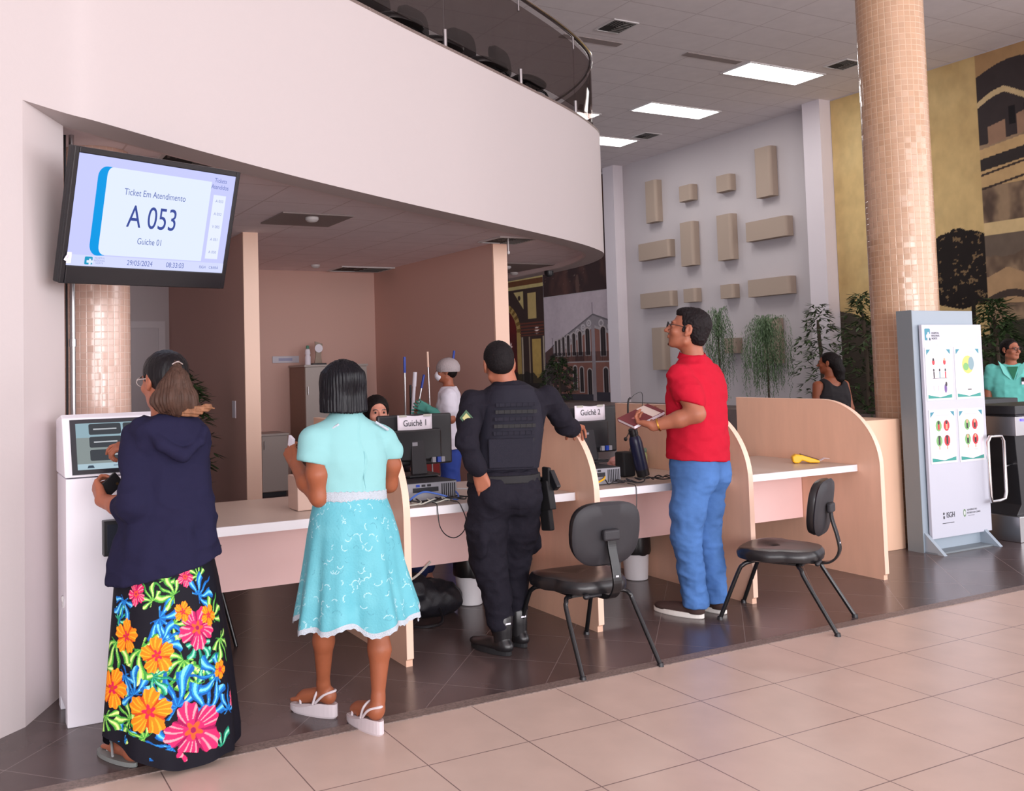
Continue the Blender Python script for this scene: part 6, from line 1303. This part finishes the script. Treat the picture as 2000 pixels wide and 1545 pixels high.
for i in range(8):
    z = 1.285-i*.036; w = .215; cxx = np.array([2.655+(z-.95)*.15, 4.138, z])+nax*.1545; m = MB()
    m.box([float(v) for v in cxx], (w, .006, .018), R=Matrix.Rotation(yv, 3, 'Z'))
    for q in range(7): m.box([float(v) for v in cxx+uax*(-w/2+.018+q*.03)+nax*.002], (.003, .007, .019), R=Matrix.Rotation(yv, 3, 'Z'))
    m.build('webbing_row', M['blackm'] if i % 2 else vestm, ve)
c3 = np.array([2.662, 4.138, 1.04])+nax*.156; m = MB(); m.box([float(v) for v in c3], (.235, .014, .15), R=Matrix.Rotation(yv, 3, 'Z')); m.build('back_pouch', vestm, ve, bevel=.006)
# trousers
F = Field((2.38, 3.94, .12), (2.92, 4.46, .96), .005)
F.loft([(.80, 2.64, 4.13, .150, .125, 2.2, yv), (.87, 2.64, 4.135, .172, .140, 2.3, yv), (.94, 2.645, 4.138, .172, .135, 2.3, yv)], k=.02)
F.ell((2.575, 4.12, .81), (.105, .125, .12), .06, Rz(yv)); F.ell((2.71, 4.08, .81), (.105, .125, .12), .06, Rz(yv)); F.chain([(2.560, 4.155, .80), (2.545, 4.16, .64), (2.555, 4.165, .47), (2.585, 4.15, .30), (2.60, 4.145, .17)], [.105, .102, .090, .072, .068], .03)
F.chain([(2.725, 4.105, .80), (2.735, 4.13, .64), (2.738, 4.20, .47), (2.742, 4.22, .30), (2.745, 4.22, .19)], [.100, .098, .082, .070, .064], .03)
F.ell((2.478, 4.13, .58), (.035, .075, .085), .012); F.ell((2.82, 4.15, .56), (.032, .07, .08), .012)
tr_ = link('trousers', fastmesh('trousers', *F.mesh(wrinkle(.009, 13, 21, (1, 1, 1.2)))), uni, of)
F = Field((2.40, 3.92, .86), (2.90, 4.36, 1.0), .0045); F.loft([(.885, 2.645, 4.137, .190, .154, 2.3, yv), (.925, 2.645, 4.137, .190, .154, 2.3, yv)], k=0); F.cut(lambda X, Y, Z: np.maximum(.885-Z, Z-.928)+0*X); link('belt', fastmesh('belt', *F.mesh()), M['blackm'], of)
# holster at the right hip
hp = Vector((2.845, 4.045, .80)); ho = None
m = MB(); m.box(hp, (.04, .10, .15), R=Matrix.Rotation(radians(-12), 3, 'X')); m.box(hp+Vector((0, -.01, .10)), (.02, .06, .10)); ho = m.build('holster', M['blackm'], of, bevel=.006)
m = MB(); m.box(hp+Vector((.012, -.055, .085)), (.028, .045, .10), R=Matrix.Rotation(radians(-35), 3, 'X')); m.box(hp+Vector((.010, .02, .078)), (.026, .12, .03)); m.build('pistol_grip', M['black'], ho, bevel=.005)
m = MB(); m.box(hp+Vector((.0, .0, -.12)), (.03, .085, .12), R=Matrix.Rotation(radians(-8), 3, 'X')); m.build('thigh_plate', M['blackm'], ho, bevel=.008)
# boots
for hl, to in (((2.615, 4.075, 0), (2.545, 4.335, 0)), ((2.76, 4.15, 0), (2.735, 4.42, 0))):
    s_ = shoe(None, hl, to, of, M['vinyl'], M['blackm'], .050, .16, True, 'boot', solet=.03)
    m = MB(); ax_ = Vector(hl)+Vector((-.01, .055, 0)); m.lathe((ax_.x, ax_.y, .06), [(.046, 0), (.050, .06), (.055, .13), (.050, .14)], 24); m.build('boot_shaft', M['vinyl'], s_)
    m = MB(); m.box((ax_.x, ax_.y-.056, .165), (.03, .003, .008)); m.build('reflective_tab', M['paper'], s_)
# short dark hair
F = Field((2.53, 4.03, 1.38), (2.78, 4.30, 1.62), .004); c3h = np.array(HC3, np.float32)
F.ell(c3h+HR3 @ A_(0, -.015, .033), (.079, .099, .089), 0, HR3); F.ell(c3h+HR3 @ A_(0, -.055, -.01), (.060, .048, .05), .03, HR3)
hd = HR3 @ A_(0, 1, 0); F.cut(lambda X, Y, Z: ((X-HC3[0])*hd[0]+(Y-HC3[1])*hd[1]-.050)*.8+0*Z); F.cut(lambda X, Y, Z: (1.474-Z)*.8-np.clip(-((X-HC3[0])*hd[0]+(Y-HC3[1])*hd[1])-.02, 0, .1)*.55)
for sx in (-1, 1): F.ell(c3h+HR3 @ A_(sx*.082, .0, -.008), (.014, .024, .036), .008, HR3, 's')
link('hair', fastmesh('hair', *F.mesh(lambda V: .0015*n3(V, 200, 5))), hairmat('short_black_hair', (24, 20, 22), rough=.7, st=(1, 1, 1)), of)
pt = np.array([2.402, 4.088, 1.225]); m = MB(); m.prism([(-.034, .0), (0, .04), (.034, 0), (0, -.042)], tuple(pt), (.8, -.6, 0), (0, 0, 1), (-.004, -.004, 0)); pa = m.build('shoulder_patch', mat('green_patch', (70, 100, 76), .7), sh)
m = MB(); m.prism([(-.021, .0), (0, .024), (.021, 0), (0, -.026)], tuple(pt+A_(-.003, -.005, 0)), (.8, -.6, 0), (0, 0, 1), (-.002, -.002, 0)); m.build('patch_emblem', mat('yellow_patch', (190, 186, 130), .7), pa)

# ---- man in red polo and jeans
rm = thing('person', 'man in red polo shirt and blue jeans looking up at the screen', 'person', (4.03, 4.17, 0))
yr = radians(16); HC4 = (3.985, 4.165, 1.672); HR4 = Rz(radians(44)) @ Rx(radians(15))
F = Field((3.50, 3.84, .06), (4.36, 4.56, 1.84), .005); P4h = head(F, HC4, HR4, 1.06)
F.cone((4.03, 4.17, 1.46), (4.00, 4.17, 1.62), .064, .060, .04)
F.loft([(.85, 4.02, 4.17, .16, .12, 2.2, yr), (1.1, 4.02, 4.17, .16, .12, 2.2, yr), (1.4, 4.03, 4.17, .17, .10, 2.3, yr), (1.50, 4.03, 4.17, .10, .07, 2, yr)], k=.02)
L1, L2, L3_ = (3.845, 4.11, 1.40), (3.865, 4.005, 1.185), (3.700, 4.175, 1.115)
F.chain([L1, (3.855, 4.04, 1.28), L2], [.056, .056, .050], .02); F.chain([L2, (3.80, 4.07, 1.155), L3_], [.052, .047, .030], .02)
hand(F, L3_, (-.30, .93, .22), (.35, -.1, .93), 1.05, (.75, .8, .85, .9), .5, 1)
F.chain([(4.22, 4.23, 1.40), (4.27, 4.26, 1.20), (4.10, 4.40, 1.12)], [.05, .045, .03], .02); hand(F, (4.10, 4.40, 1.12), (-.8, .5, .2), (0, -.2, .95), 1.05, (.5, .5, .5, .5), .4, -1)
for a, b, c in (((3.94, 4.14, .85), (3.90, 4.16, .47), (3.945, 4.16, .10)), ((4.11, 4.19, .85), (4.095, 4.21, .47), (4.11, 4.17, .10))): F.chain([a, b, c], [.09, .06, .045], .02)
link('body', fastmesh('body', *F.mesh()), SK['b'], rm); eyes(P4h, HR4, 1.06, rm)
redm = mat('red_pique', (186, 28, 50), .85, bump=.5, bscale=14, spec=.1); jean = mat('blue_denim', (80, 120, 180), .85, bump=.4, bscale=20, vary=.28, vscale=6, spec=.1)
F = Field((3.62, 3.86, .84), (4.42, 4.50, 1.60), .005)
F.loft([(.86, 4.025, 4.165, .205, .160, 2.3, yr), (.98, 4.025, 4.165, .198, .160, 2.3, yr), (1.15, 4.025, 4.165, .198, .152, 2.3, yr), (1.30, 4.03, 4.168, .205, .140, 2.5, yr), (1.40, 4.03, 4.17, .198, .114, 2.5, yr), (1.462, 4.03, 4.17, .150, .092, 2.2, yr), (1.51, 4.025, 4.17, .080, .074, 2, yr)], k=.01)
F.chain([L1, (3.852, 4.055, 1.31), (3.858, 4.03, 1.262)], [.066, .070, .070], .04); F.chain([(4.205, 4.22, 1.40), (4.24, 4.24, 1.31), (4.255, 4.245, 1.26)], [.066, .068, .068], .04)
F.cut(lambda X, Y, Z: np.where((X < 3.90) & (Y < 4.10) & (Z > 1.15) & (X < 3.96), 1.238+.35*(3.86-X)-Z, -1.)); F.cut(lambda X, Y, Z: .905+.06*(4.17-X)*0-.07*(X-4.02)-Z+0*Y)
F.ell((4.015, 4.175, 1.56), (.066, .066, .055), .008, op='s')
V, Fq = F.mesh(wrinkle(.007, 11, 31, (1, 1, 1.5))); po = link('polo_shirt', fastmesh('polo_shirt', V, Fq), redm, rm)
m = MB(); cc = [(4.02+.073*cos(t), 4.175+.070*sin(t), 1.507+.020*cos(t-yr-pi*.3)) for t in np.linspace(yr+pi*.62, yr+pi*2.38, 26)]
vs = []
for (x, y, z) in cc:
    dx, dy = x-4.02, y-4.175; l = sqrt(dx*dx+dy*dy); vs += [(x, y, z+.030), (x+dx/l*.016, y+dy/l*.016, z-.006), (x+dx/l*.010, y+dy/l*.010, z-.008), (x-dx/l*.004, y-dy/l*.004, z+.026)]
n_ = len(cc); m.add(vs, [(4*i+k, 4*i+4+k, 4*i+4+(k+1) % 4, 4*i+(k+1) % 4) for i in range(n_-1) for k in range(4)]+[(0, 1, 2, 3), (4*n_-1, 4*n_-2, 4*n_-3, 4*n_-4)], True); m.build('collar', redm, po)
F = Field((3.68, 3.92, .03), (4.34, 4.50, .98), .005)
F.loft([(.82, 4.02, 4.16, .150, .120, 2.2, yr), (.88, 4.02, 4.165, .180, .142, 2.3, yr), (.95, 4.02, 4.165, .178, .135, 2.3, yr)], k=.02); F.ell((3.955, 4.13, .82), (.110, .140, .13), .05, Rz(yr)); F.ell((4.10, 4.17, .82), (.108, .140, .13), .05, Rz(yr))
F.chain([(3.94, 4.135, .80), (3.905, 4.14, .62), (3.895, 4.155, .46), (3.925, 4.155, .26), (3.945, 4.15, .08)], [.105, .098, .080, .072, .074], .03)
F.chain([(4.11, 4.18, .80), (4.105, 4.19, .62), (4.10, 4.20, .46), (4.115, 4.18, .26), (4.120, 4.165, .08)], [.103, .095, .078, .070, .070], .02); F.cut(lambda X, Y, Z: .062-Z+0*X)
jn = link('jeans', fastmesh('jeans', *F.mesh(lambda V: wrinkle(.0065, 15, 41, (1, 1, 1.4))(V)*(.5+np.clip(.9-V[:, 2], 0, .8)))), jean, rm)
brown = mat('brown_suede', (62, 42, 38), .8); wsole = mat('white_rubber', (226, 222, 216), .5)
shoe(None, (3.950, 4.095, 0), (3.850, 4.395, 0), rm, brown, wsole, .052, .09, solet=.03, name='sneaker'); shoe(None, (4.125, 4.10, 0), (4.125, 4.40, 0), rm, brown, wsole, .052, .09, solet=.03, name='sneaker')
F = Field((3.83, 4.01, 1.53), (4.15, 4.32, 1.84), .004); c4 = np.array(HC4, np.float32); q4 = lambda x, y, z: c4+HR4 @ (A_(x, y, z)*1.06)
F.ell(q4(0, -.020, .038), np.array((.082, .100, .092))*1.06, 0, HR4); F.ell(q4(0, -.058, -.03), np.array((.066, .052, .06))*1.06, .03, HR4); F.ell(q4(0, .036, .090), np.array((.056, .046, .024))*1.06, .03, HR4)
hf, hu = HR4 @ A_(0, 1, 0), HR4 @ A_(0, 0, 1)
def cut4(X, Y, Z):
    f = (X-c4[0])*hf[0]+(Y-c4[1])*hf[1]+(Z-c4[2])*hf[2]; u = (X-c4[0])*hu[0]+(Y-c4[1])*hu[1]+(Z-c4[2])*hu[2]
    return np.maximum(np.minimum(f-.030-.25*np.clip(u, -.1, .1), .072-u)*.8, (-.078-u)*.8)
F.cut(cut4)
for sx in (-1, 1): F.ell(q4(sx*.084, .004, -.006), np.array((.018, .026, .038)), .008, HR4, 's'); F.ell(q4(sx*.073, .020, -.004), np.array((.004, .010, .020)), .004, HR4)
link('hair', fastmesh('hair', *F.mesh(lambda V: .0025*n3(V, 110, 5))), hairmat('thick_dark_hair', (26, 20, 22), rough=.6, st=(1, 1, .5)), rm)
F = Field((3.80, 4.00, 1.50), (4.12, 4.34, 1.70), .004)
for sx in (-1, 1): F.chain([q4(sx*.022, .074, -.096), q4(sx*.006, .080, -.101)], [.008, .009], .012)
F.cone(q4(-.014, .097, -.046), q4(.014, .097, -.046), .0035, .0035, .004)
link('beard', fastmesh('beard', *F.mesh(lambda V: .001*n3(V, 200, 5))), mat('stubble', (74, 46, 42), .8), rm)
m = MB(); g4 = lambda x, y, z: tuple(float(v) for v in P4h(x, y, z))
for sx in (-1, 1):
    m.tube([g4(sx*.03+.022*cos(t), .114, .004+.016*sin(t)) for t in [2*pi*i/16 for i in range(16)]], .0018, 6, closed=True); m.tube([g4(sx*.052, .110, .008), g4(sx*.078, .06, .010), g4(sx*.086, .01, .008)], .0020, 6)
m.tube([g4(-.008, .115, .006), g4(.008, .115, .006)], .0018, 6); m.build('glasses', M['black'], rm)
m = MB(); wv = Vector(L3_)*.80+Vector((3.80, 4.07, 1.155))*.20; dv = (Vector(L3_)-Vector((3.80, 4.07, 1.155))).normalized(); m.lathe(wv, [(.036, -.004), (.039, -.004), (.039, .004), (.036, .004)], 28, dv); setp(m.build('bracelet', mat('gold', (220, 170, 80), .25, 1), rm), 'thin gold bracelet')
bk = thing('book', 'maroon covered book with white page edges in the hand of the man in red', 'book', (3.70, 4.30, 1.15))
BM = Matrix.Translation((3.735, 4.315, 1.165)) @ Matrix.Rotation(radians(-6), 4, 'Z') @ Matrix.Rotation(radians(-20), 4, 'Y') @ Matrix.Rotation(radians(16), 4, 'X')
m = MB(); m.T = BM; m.box((0, 0, .0), (.225, .148, .018)); m.build('pages', M['paper'], bk)
mar = mat('maroon_cover', (120, 50, 56), .5)
m = MB(); m.T = BM; m.box((0, 0, .0105), (.23, .152, .003)); m.box((0, 0, -.0105), (.23, .152, .003)); m.box((0, .0755, 0), (.23, .003, .024)); cv = m.build('cover', mar, bk)
m = MB(); m.T = BM; m.box((.055, 0, .0124), (.06, .152, .0006)); m.build('title_band', mat('cream_print', (226, 210, 200), .6), cv); m = MB(); m.T = BM; m.box((-.04, 0, .0124), (.05, .02, .0006)); m.build('cover_print', mat('pink_print', (186, 120, 120), .6), cv)
# ------------------------------------------------------------------ people further back
def simple_person(name_label, loc, heading, H, shirt, trousers, skin, hair, sh_rows=None, hair_kind='short', arms=None, female=False, sit=False, sleeve='short', headrot=0, mats=None, step=.006, extra=None, bulk=1):
    """standing figure of height H, built in its own frame and placed on the floor"""
    s = H/1.72; t = thing('person', name_label, 'person', loc)
    F = Field((-.50, -.30, .0), (.50, .62, H+.05), step); HCx = (0, .02, H-.118*s); HRx = Rz(headrot)
    Ph = head(F, HCx, HRx, .98*s)
    F.cone((0, 0, 1.38*s), (0, .01, 1.52*s), .055*s, .052*s, .03)
    w = (.165 if female else .18)*bulk
    F.loft([(.88*s, 0, 0, .145, .10, 2.2), (1.05*s, 0, 0, .125, .09, 2.2), (1.25*s, 0, 0, w*.88, .10, 2.4), (1.38*s, 0, 0, w*.85, .075, 2.3), (1.44*s, 0, 0, .08, .055, 2)], k=.03)
    arms = arms or [[(-.185, 0, 1.38), (-.23, -.02, 1.10), (-.22, .06, .86)], [(.185, 0, 1.38), (.23, -.02, 1.10), (.22, .06, .86)]]
    for i, A in enumerate(arms):
        A = [tuple(v*s for v in p) for p in A]; F.chain(A, [.046, .040, .027], .02); d = np.array(A[2])-np.array(A[1]); hand(F, A[2], d, (1 if i == 0 else -1, .1, .1), s, (.35, .4, .45, .5), .4, 1 if i == 0 else -1)
    for sx in (-1, 1): F.chain([(sx*.09, 0, .88*s), (sx*.10, .01, .48*s), (sx*.10, -.02, .08)], [.085, .058, .038], .03); F.cone((sx*.10, -.02, .05), (sx*.11, .13, .035), .036, .028, .02)
    R3 = Matrix.Rotation(heading, 4, 'Z'); T = lambda VF: (VF[0] @ Rz(heading).T+np.array(loc, np.float32), VF[1])
    link('body', fastmesh('body', *T(F.mesh())), skin, t)
    # shirt
    F = Field((-.42, -.25, .80*s), (.42, .30, 1.50*s), step)
    F.loft([(.82*s, 0, 0, w+.008, .125, 2.3), (1.05*s, 0, 0, w-.010, .118, 2.3), (1.25*s, 0, 0, w, .122, 2.5), (1.38*s, 0, 0, w-.01, .095, 2.4), (1.44*s, 0, 0, .085, .07, 2)], k=.01)
    for A in arms:
        a, b, c = (np.array(p)*s for p in A)
        if sleeve == 'short': F.cone(a, a+(b-a)*.62, .060, .062, .03)
        elif sleeve == 'long': F.chain([a, b, c], [.058, .052, .042], .03)
    if sleeve == 'none':
        F.ell((0, .0, 1.44*s), (.09, .16, .10), .01, op='s')
        for sx in (-1, 1): F.ell((sx*.20, 0, 1.38*s), (.075, .16, .13), .01, op='s')
    else: F.ell((0, .03, 1.47*s), (.058, .07, .05), .01, op='s')
    link('shirt', fastmesh('shirt', *T(F.mesh(wrinkle(.007, 13, 5)))), shirt, t)
    F = Field((-.26, -.22, .05), (.26, .24, .92*s), step); F.loft([(.76*s, 0, 0, .13, .11, 2.2), (.86*s, 0, 0, .165, .125, 2.3), (.90*s, 0, 0, .155, .118, 2.3)], k=.02)
    for sx in (-1, 1): F.chain([(sx*.085, 0, .80*s), (sx*.095, .01, .48*s), (sx*.10, -.02, .10)], [.10, .078, .065], .04)
    link('trousers', fastmesh('trousers', *T(F.mesh(wrinkle(.006, 13, 7)))), trousers, t)
    if hair is not None:
        F = Field((-.16, -.22, H-.36), (.16, .18, H+.05), .005); c = np.array(HCx, np.float32); q = lambda x, y, z: c+HRx @ (A_(x, y, z)*s)
        F.ell(q(0, -.016, .034), np.array((.082, .100, .090))*s, 0, HRx); F.ell(q(0, -.055, -.02), np.array((.064, .05, .055))*s, .03, HRx)
        hd_ = HRx @ A_(0, 1, 0); F.cut(lambda X, Y, Z: ((X-c[0])*hd_[0]+(Y-c[1])*hd_[1]-.045-.5*np.clip(Z-c[2]-.04, 0, .1))*.8)
        if hair_kind == 'long': F.chain([q(0, -.08, .02), q(.01, -.095, -.08), q(.02, -.09, -.17), q(.03, -.08, -.24)], [.05, .055, .05, .02], .03)
        for sx in (-1, 1): F.ell(q(sx*.084, .0, -.008), np.array((.014, .024, .036))*s, .008, HRx, 's')
        link('hair', fastmesh('hair', *T(F.mesh(lambda V: .002*n3(V, 120, 5)))), hair, t)
    def Pw(x, y, z):
        v = Rz(heading) @ np.array(Ph(x, y, z), np.float32)+np.array(loc, np.float32); return v
    eyes(Pw, None, s, t)
    for sx in (-1, 1):
        a = Rz(heading) @ A_(sx*.10, -.06, 0)+A_(*loc); b = Rz(heading) @ A_(sx*.115, .19, 0)+A_(*loc); shoe(None, tuple(a), tuple(b), t, M['blackm'], M['black'], .045, .09)
    return t, Pw, s
darkhair = hairmat('dark_wavy_hair', (24, 18, 18), rough=.6)
# cleaner
cl, Pc, sc_ = simple_person('person in white tunic, hair net and face mask behind the counter', (4.20, 7.45, 0), radians(58), 1.56, mat('white_tunic', (226, 222, 234), .8, bump=.1, bscale=300), mat('royal_blue_trousers', (50, 78, 170), .8), SK['a'], darkhair, headrot=radians(0),
   arms=[[(-.175, 0, 1.36), (-.20, -.02, 1.12), (-.12, .20, 1.22)], [(.175, 0, 1.36), (.20, .02, 1.10), (.06, .24, 1.18)]], female=True, bulk=1.28)
m = MB(); c = [float(v) for v in Pc(0, -.02, .062)]; vs = []; rr = random.Random(8)
for i in range(11):
    for j in range(36):
        th = pi*.62*i/10; ph = 2*pi*j/36; r = 1+.035*sin(ph*18)*(i/10)+.03*rr.random(); vs.append((c[0]+.110*r*sin(th)*cos(ph), c[1]+.110*r*sin(th)*sin(ph), c[2]-.03+.095*r*cos(th)))
m.add(vs, [(i*36+j, (i+1)*36+j, (i+1)*36+(j+1) % 36, i*36+(j+1) % 36) for i in range(10) for j in range(36)], True); m.build('hair_net', mat('grey_hair_net', (176, 164, 166), .8, bump=.8, bscale=120), cl)
m = MB(); c = [float(v) for v in Pc(0, .068, -.050)]; m.ell(c, (.050, .050, .052), 20, 12); m.build('face_mask', M['paper'], cl)
m = MB(); m.tube([tuple(float(v) for v in Pc(-.05, .085, -.03)), tuple(float(v) for v in Pc(-.08, .0, .01))], .002, 6); m.tube([tuple(float(v) for v in Pc(.05, .085, -.03)), tuple(float(v) for v in Pc(.08, .0, .01))], .002, 6); m.build('mask_strap', M['paper'], cl)
gm = mat('teal_rubber_glove', (90, 170, 156), .5)
for i, A in enumerate([[(-.20, -.02, 1.12), (-.12, .20, 1.22)], [(.20, .02, 1.10), (.06, .24, 1.18)]]):
    a, b = (Rz(radians(58)) @ (np.array(p, np.float32)*sc_)+A_(4.20, 7.45, 0) for p in A); F = Field(np.minimum(a, b)-.2, np.maximum(a, b)+.2, .005); d = unit(b-a)
    F.cone(a+(b-a)*.55, b, .040, .034, .01); nn = Rz(radians(58)) @ A_(1 if i == 0 else -1, .1, .1); hand(F, b, d, nn, 1.12, (.35, .4, .45, .5), .4, 1 if i == 0 else -1)
    link('rubber_glove', fastmesh('rubber_glove', *F.mesh()), gm, cl)
# man in teal behind the turnstile
tm, Pt, st_ = simple_person('man in teal short sleeved shirt standing behind the turnstile', (10.33, 6.05, 0), radians(128), 1.64, mat('teal_tunic', (104, 200, 190), .85, bump=.1, bscale=300), mat('dark_trousers', (40, 42, 50), .8), SK['b'], darkhair, headrot=radians(36), bulk=1.1)
m = MB(); g5 = lambda x, y, z: tuple(float(v) for v in Pt(x, y, z))
for sx in (-1, 1):
    m.tube([g5(sx*.03+.022*cos(t_), .113, .004+.016*sin(t_)) for t_ in [2*pi*i/14 for i in range(14)]], .0024, 6, closed=True); m.tube([g5(sx*.052, .110, .008), g5(sx*.086, .01, .008)], .0024, 6)
m.tube([g5(-.008, .114, .006), g5(.008, .114, .006)], .002, 6); m.build('glasses', M['black'], tm)
RT = Rz(radians(128)); pw = lambda x, y, z: tuple(float(v) for v in (RT @ A_(x, y, z)+A_(10.33, 6.05, 0)))
m = MB(); m.add([pw(-.05, .105, 1.345), pw(.05, .105, 1.345), pw(0, .128, 1.20)], [(0, 1, 2)]); setp(m.build('undershirt', mat('green_undershirt', (30, 110, 80), .8), tm), 'dark green undershirt showing at the collar')
for sx in (-1, 1):
    m = MB(); m.prism([(0, 0), (1, 0), (1, 1), (0, 1)], pw(sx*.02, .128, 1.20), np.array(pw(sx*.085, .12, 1.27))-np.array(pw(sx*.02, .128, 1.20)), np.array(pw(sx*.04, .09, 1.375))-np.array(pw(sx*.0, .128, 1.24)), (0, 0, .004)); m.build('collar', mat('teal_collar', (120, 210, 200), .8), tm)
m = MB(); m.prism([(-.03, 0), (.03, 0), (.03, .05), (-.03, .05)], pw(-.10, .128, 1.18), tuple(RT @ A_(1, .1, 0)), (0, 0, 1), tuple(RT @ A_(0, .004, 0))); bd = m.build('badge', M['blackm'], tm)
m = MB(); m.prism([(-.022, -.03), (.03, -.03), (.03, .0), (-.022, .0)], pw(-.098, .131, 1.185), tuple(RT @ A_(1, .1, 0)), (0, 0, 1), tuple(RT @ A_(0, .004, 0))); m.build('badge_card', M['paper'], bd)
# woman in black tank top
simple_person('woman in black tank top and pink trousers walking past the ficus', (7.84, 6.30, 0), radians(-12), 1.54, mat('black_tank', (26, 22, 26), .85), mat('pink_trousers', (226, 130, 146), .8), SK['c'], darkhair, hair_kind='long', headrot=radians(38), sleeve='none', female=True, bulk=1.12,
   arms=[[(-.17, 0, 1.36), (-.21, -.02, 1.14), (-.27, .20, 1.16)], [(.17, 0, 1.36), (.21, -.02, 1.10), (.21, .03, .86)]])
# clerk seated behind the Guiche 1 monitor
ck = thing('person', 'seated dark haired clerk peeking over the Guichê 1 monitor', 'person', (2.70, 5.85, 0))
yc = radians(168); Cc = (2.695, 5.80, 1.185); HRc = Rz(yc)
F = Field((2.34, 5.0, .03), (3.06, 6.15, 1.36), .006); P6 = head(F, Cc, HRc, .98)
F.cone((2.70, 5.85, .98), (2.698, 5.82, 1.12), .052, .05, .03); F.loft([(.50, 2.72, 5.92, .16, .13, 2.3), (.70, 2.72, 5.90, .13, .10, 2.3), (.90, 2.71, 5.87, .15, .10, 2.4), (1.0, 2.70, 5.86, .12, .07, 2.2)], k=.03)
for sx in (-1, 1): F.chain([(2.71+sx*.17, 5.86, .97), (2.71+sx*.21, 5.74, .80), (2.71+sx*.11, 5.50, .82)], [.045, .038, .027], .02); hand(F, (2.71+sx*.11, 5.50, .815), (-sx*.1, -1, -.05), (0, 0, -1), .95, (.3, .3, .35, .4), .3, sx)
for sx, kx, fy in ((-1, 2.70, 5.23), (1, 2.80, 5.32)): F.chain([(2.72+sx*.09, 5.85, .52), (kx, 5.50, .52), (kx+.03, fy+.05, .12)], [.085, .060, .036], .03); F.cone((kx+.03, fy+.04, .10), (kx+.03, fy-.10, .06), .036, .028, .02)
link('body', fastmesh('body', *F.mesh()), SK['d'], ck)
eyes(lambda x, y, z: P6(x, y, z), HRc, .98, ck)
F = Field((2.40, 5.38, .44), (3.02, 6.1, 1.06), .006); F.loft([(.52, 2.72, 5.92, .18, .15, 2.3), (.70, 2.72, 5.90, .155, .125, 2.3), (.90, 2.71, 5.87, .172, .125, 2.4), (1.0, 2.70, 5.86, .135, .085, 2.2)], k=.01)
for sx in (-1, 1): F.chain([(2.71+sx*.17, 5.86, .96), (2.71+sx*.21, 5.74, .80), (2.71+sx*.12, 5.55, .815)], [.058, .05, .042], .02)
link('blouse', fastmesh('blouse', *F.mesh(wrinkle(.006, 13, 9))), mat('dark_blouse', (44, 40, 52), .85), ck)
F = Field((2.48, 5.1, .14), (2.98, 6.12, .66), .006); F.ell((2.72, 5.92, .54), (.18, .16, .11), .03)
for sx, kx, fy in ((-1, 2.70, 5.23), (1, 2.80, 5.32)): F.chain([(2.72+sx*.09, 5.85, .54), (kx, 5.50, .52), (kx+.03, fy+.07, .20)], [.095, .080, .060], .03)
link('jeans', fastmesh('jeans', *F.mesh(wrinkle(.006, 13, 19))), mat('dark_denim', (36, 48, 96), .85), ck)
F = Field((2.56, 5.66, 1.0), (2.84, 6.0, 1.34), .005); c6 = np.array(Cc, np.float32); q6 = lambda x, y, z: c6+HRc @ (A_(x, y, z)*.98)
F.ell(q6(0, -.018, .036), (.085, .104, .088), 0, HRc); F.loft([(1.02, 2.695, 5.86, .085, .05, 2.2), (1.12, 2.695, 5.84, .088, .07, 2.2), (1.2, 2.695, 5.82, .082, .09, 2)], k=.03); F.ell(q6(0, .075, -.01), (.062, .050, .072), .012, HRc, 's'); F.ell(q6(0, .06, -.07), (.065, .07, .06), .012, HRc, 's')
link('hair', fastmesh('hair', *F.mesh(lambda V: .0015*n3(V, 90, 5, (1, 1, .2)))), darkhair, ck)
for sx, kx, fy in ((-1, 2.70, 5.23), (1, 2.80, 5.32)): shoe(None, (kx+.03, fy+.09, .0), (kx+.03, fy-.15, .0), ck, M['blackm'], M['black'], .044, .08)
# office chair of the clerk
t = thing('office_chair', 'black swivel chair under the clerk behind the Guichê 1 desk', 'chair', (2.72, 5.92, 0)); m = MB(); m.box((2.72, 5.90, .405), (.46, .46, .07)); m.build('seat', M['blackm'], t, bevel=.03, seg=3)
m = MB(); m.box((2.72, 6.16, .80), (.42, .06, .46)); m.build('backrest', M['blackm'], t, bevel=.03, seg=3); m = MB(); m.cone((2.72, 5.92, .10), (2.72, 5.92, .37), .028, .024, 14); m.box((2.72, 6.15, .48), (.06, .03, .3)); m.build('gas_column', M['black'], t)
for i in range(5):
    a = 2*pi*i/5+.3; m = MB(); m.cone((2.72, 5.92, .10), (2.72+.29*cos(a), 5.92+.29*sin(a), .07), .022, .014, 10); lg = m.build('base_arm', M['black'], t); m = MB(); m.cone((2.70+.29*cos(a), 5.92+.29*sin(a), .028), (2.74+.29*cos(a), 5.92+.29*sin(a), .028), .028, .028, 14); m.build('caster', M['black'], lg)
# soft black bag on the floor below the Guiche 1 desk
F = Field((2.15, 4.6, -.02), (3.0, 5.3, .40), .006); F.ell((2.60, 5.0, .10), (.24, .12, .11), .04); F.ell((2.50, 4.98, .17), (.12, .09, .09), .05); F.ell((2.74, 5.0, .08), (.11, .10, .08), .05); F.cut(lambda X, Y, Z: .002-Z+0*X)
bg = link('tote_bag', fastmesh('tote_bag', *F.mesh(wrinkle(.014, 12, 6))), mat('black_nylon', (30, 29, 36), .5, bump=.2, bscale=200), None, ('soft black bag slumped on the floor under the Guichê 1 desk', 'bag'))
m = MB(); m.tube(catmull([(2.45, 4.93, .18), (2.40, 4.90, .10), (2.42, 4.80, .012), (2.52, 4.74, .01), (2.62, 4.80, .012), (2.66, 4.92, .08)], 6), .008, 8); m.build('strap', M['black'], bg)
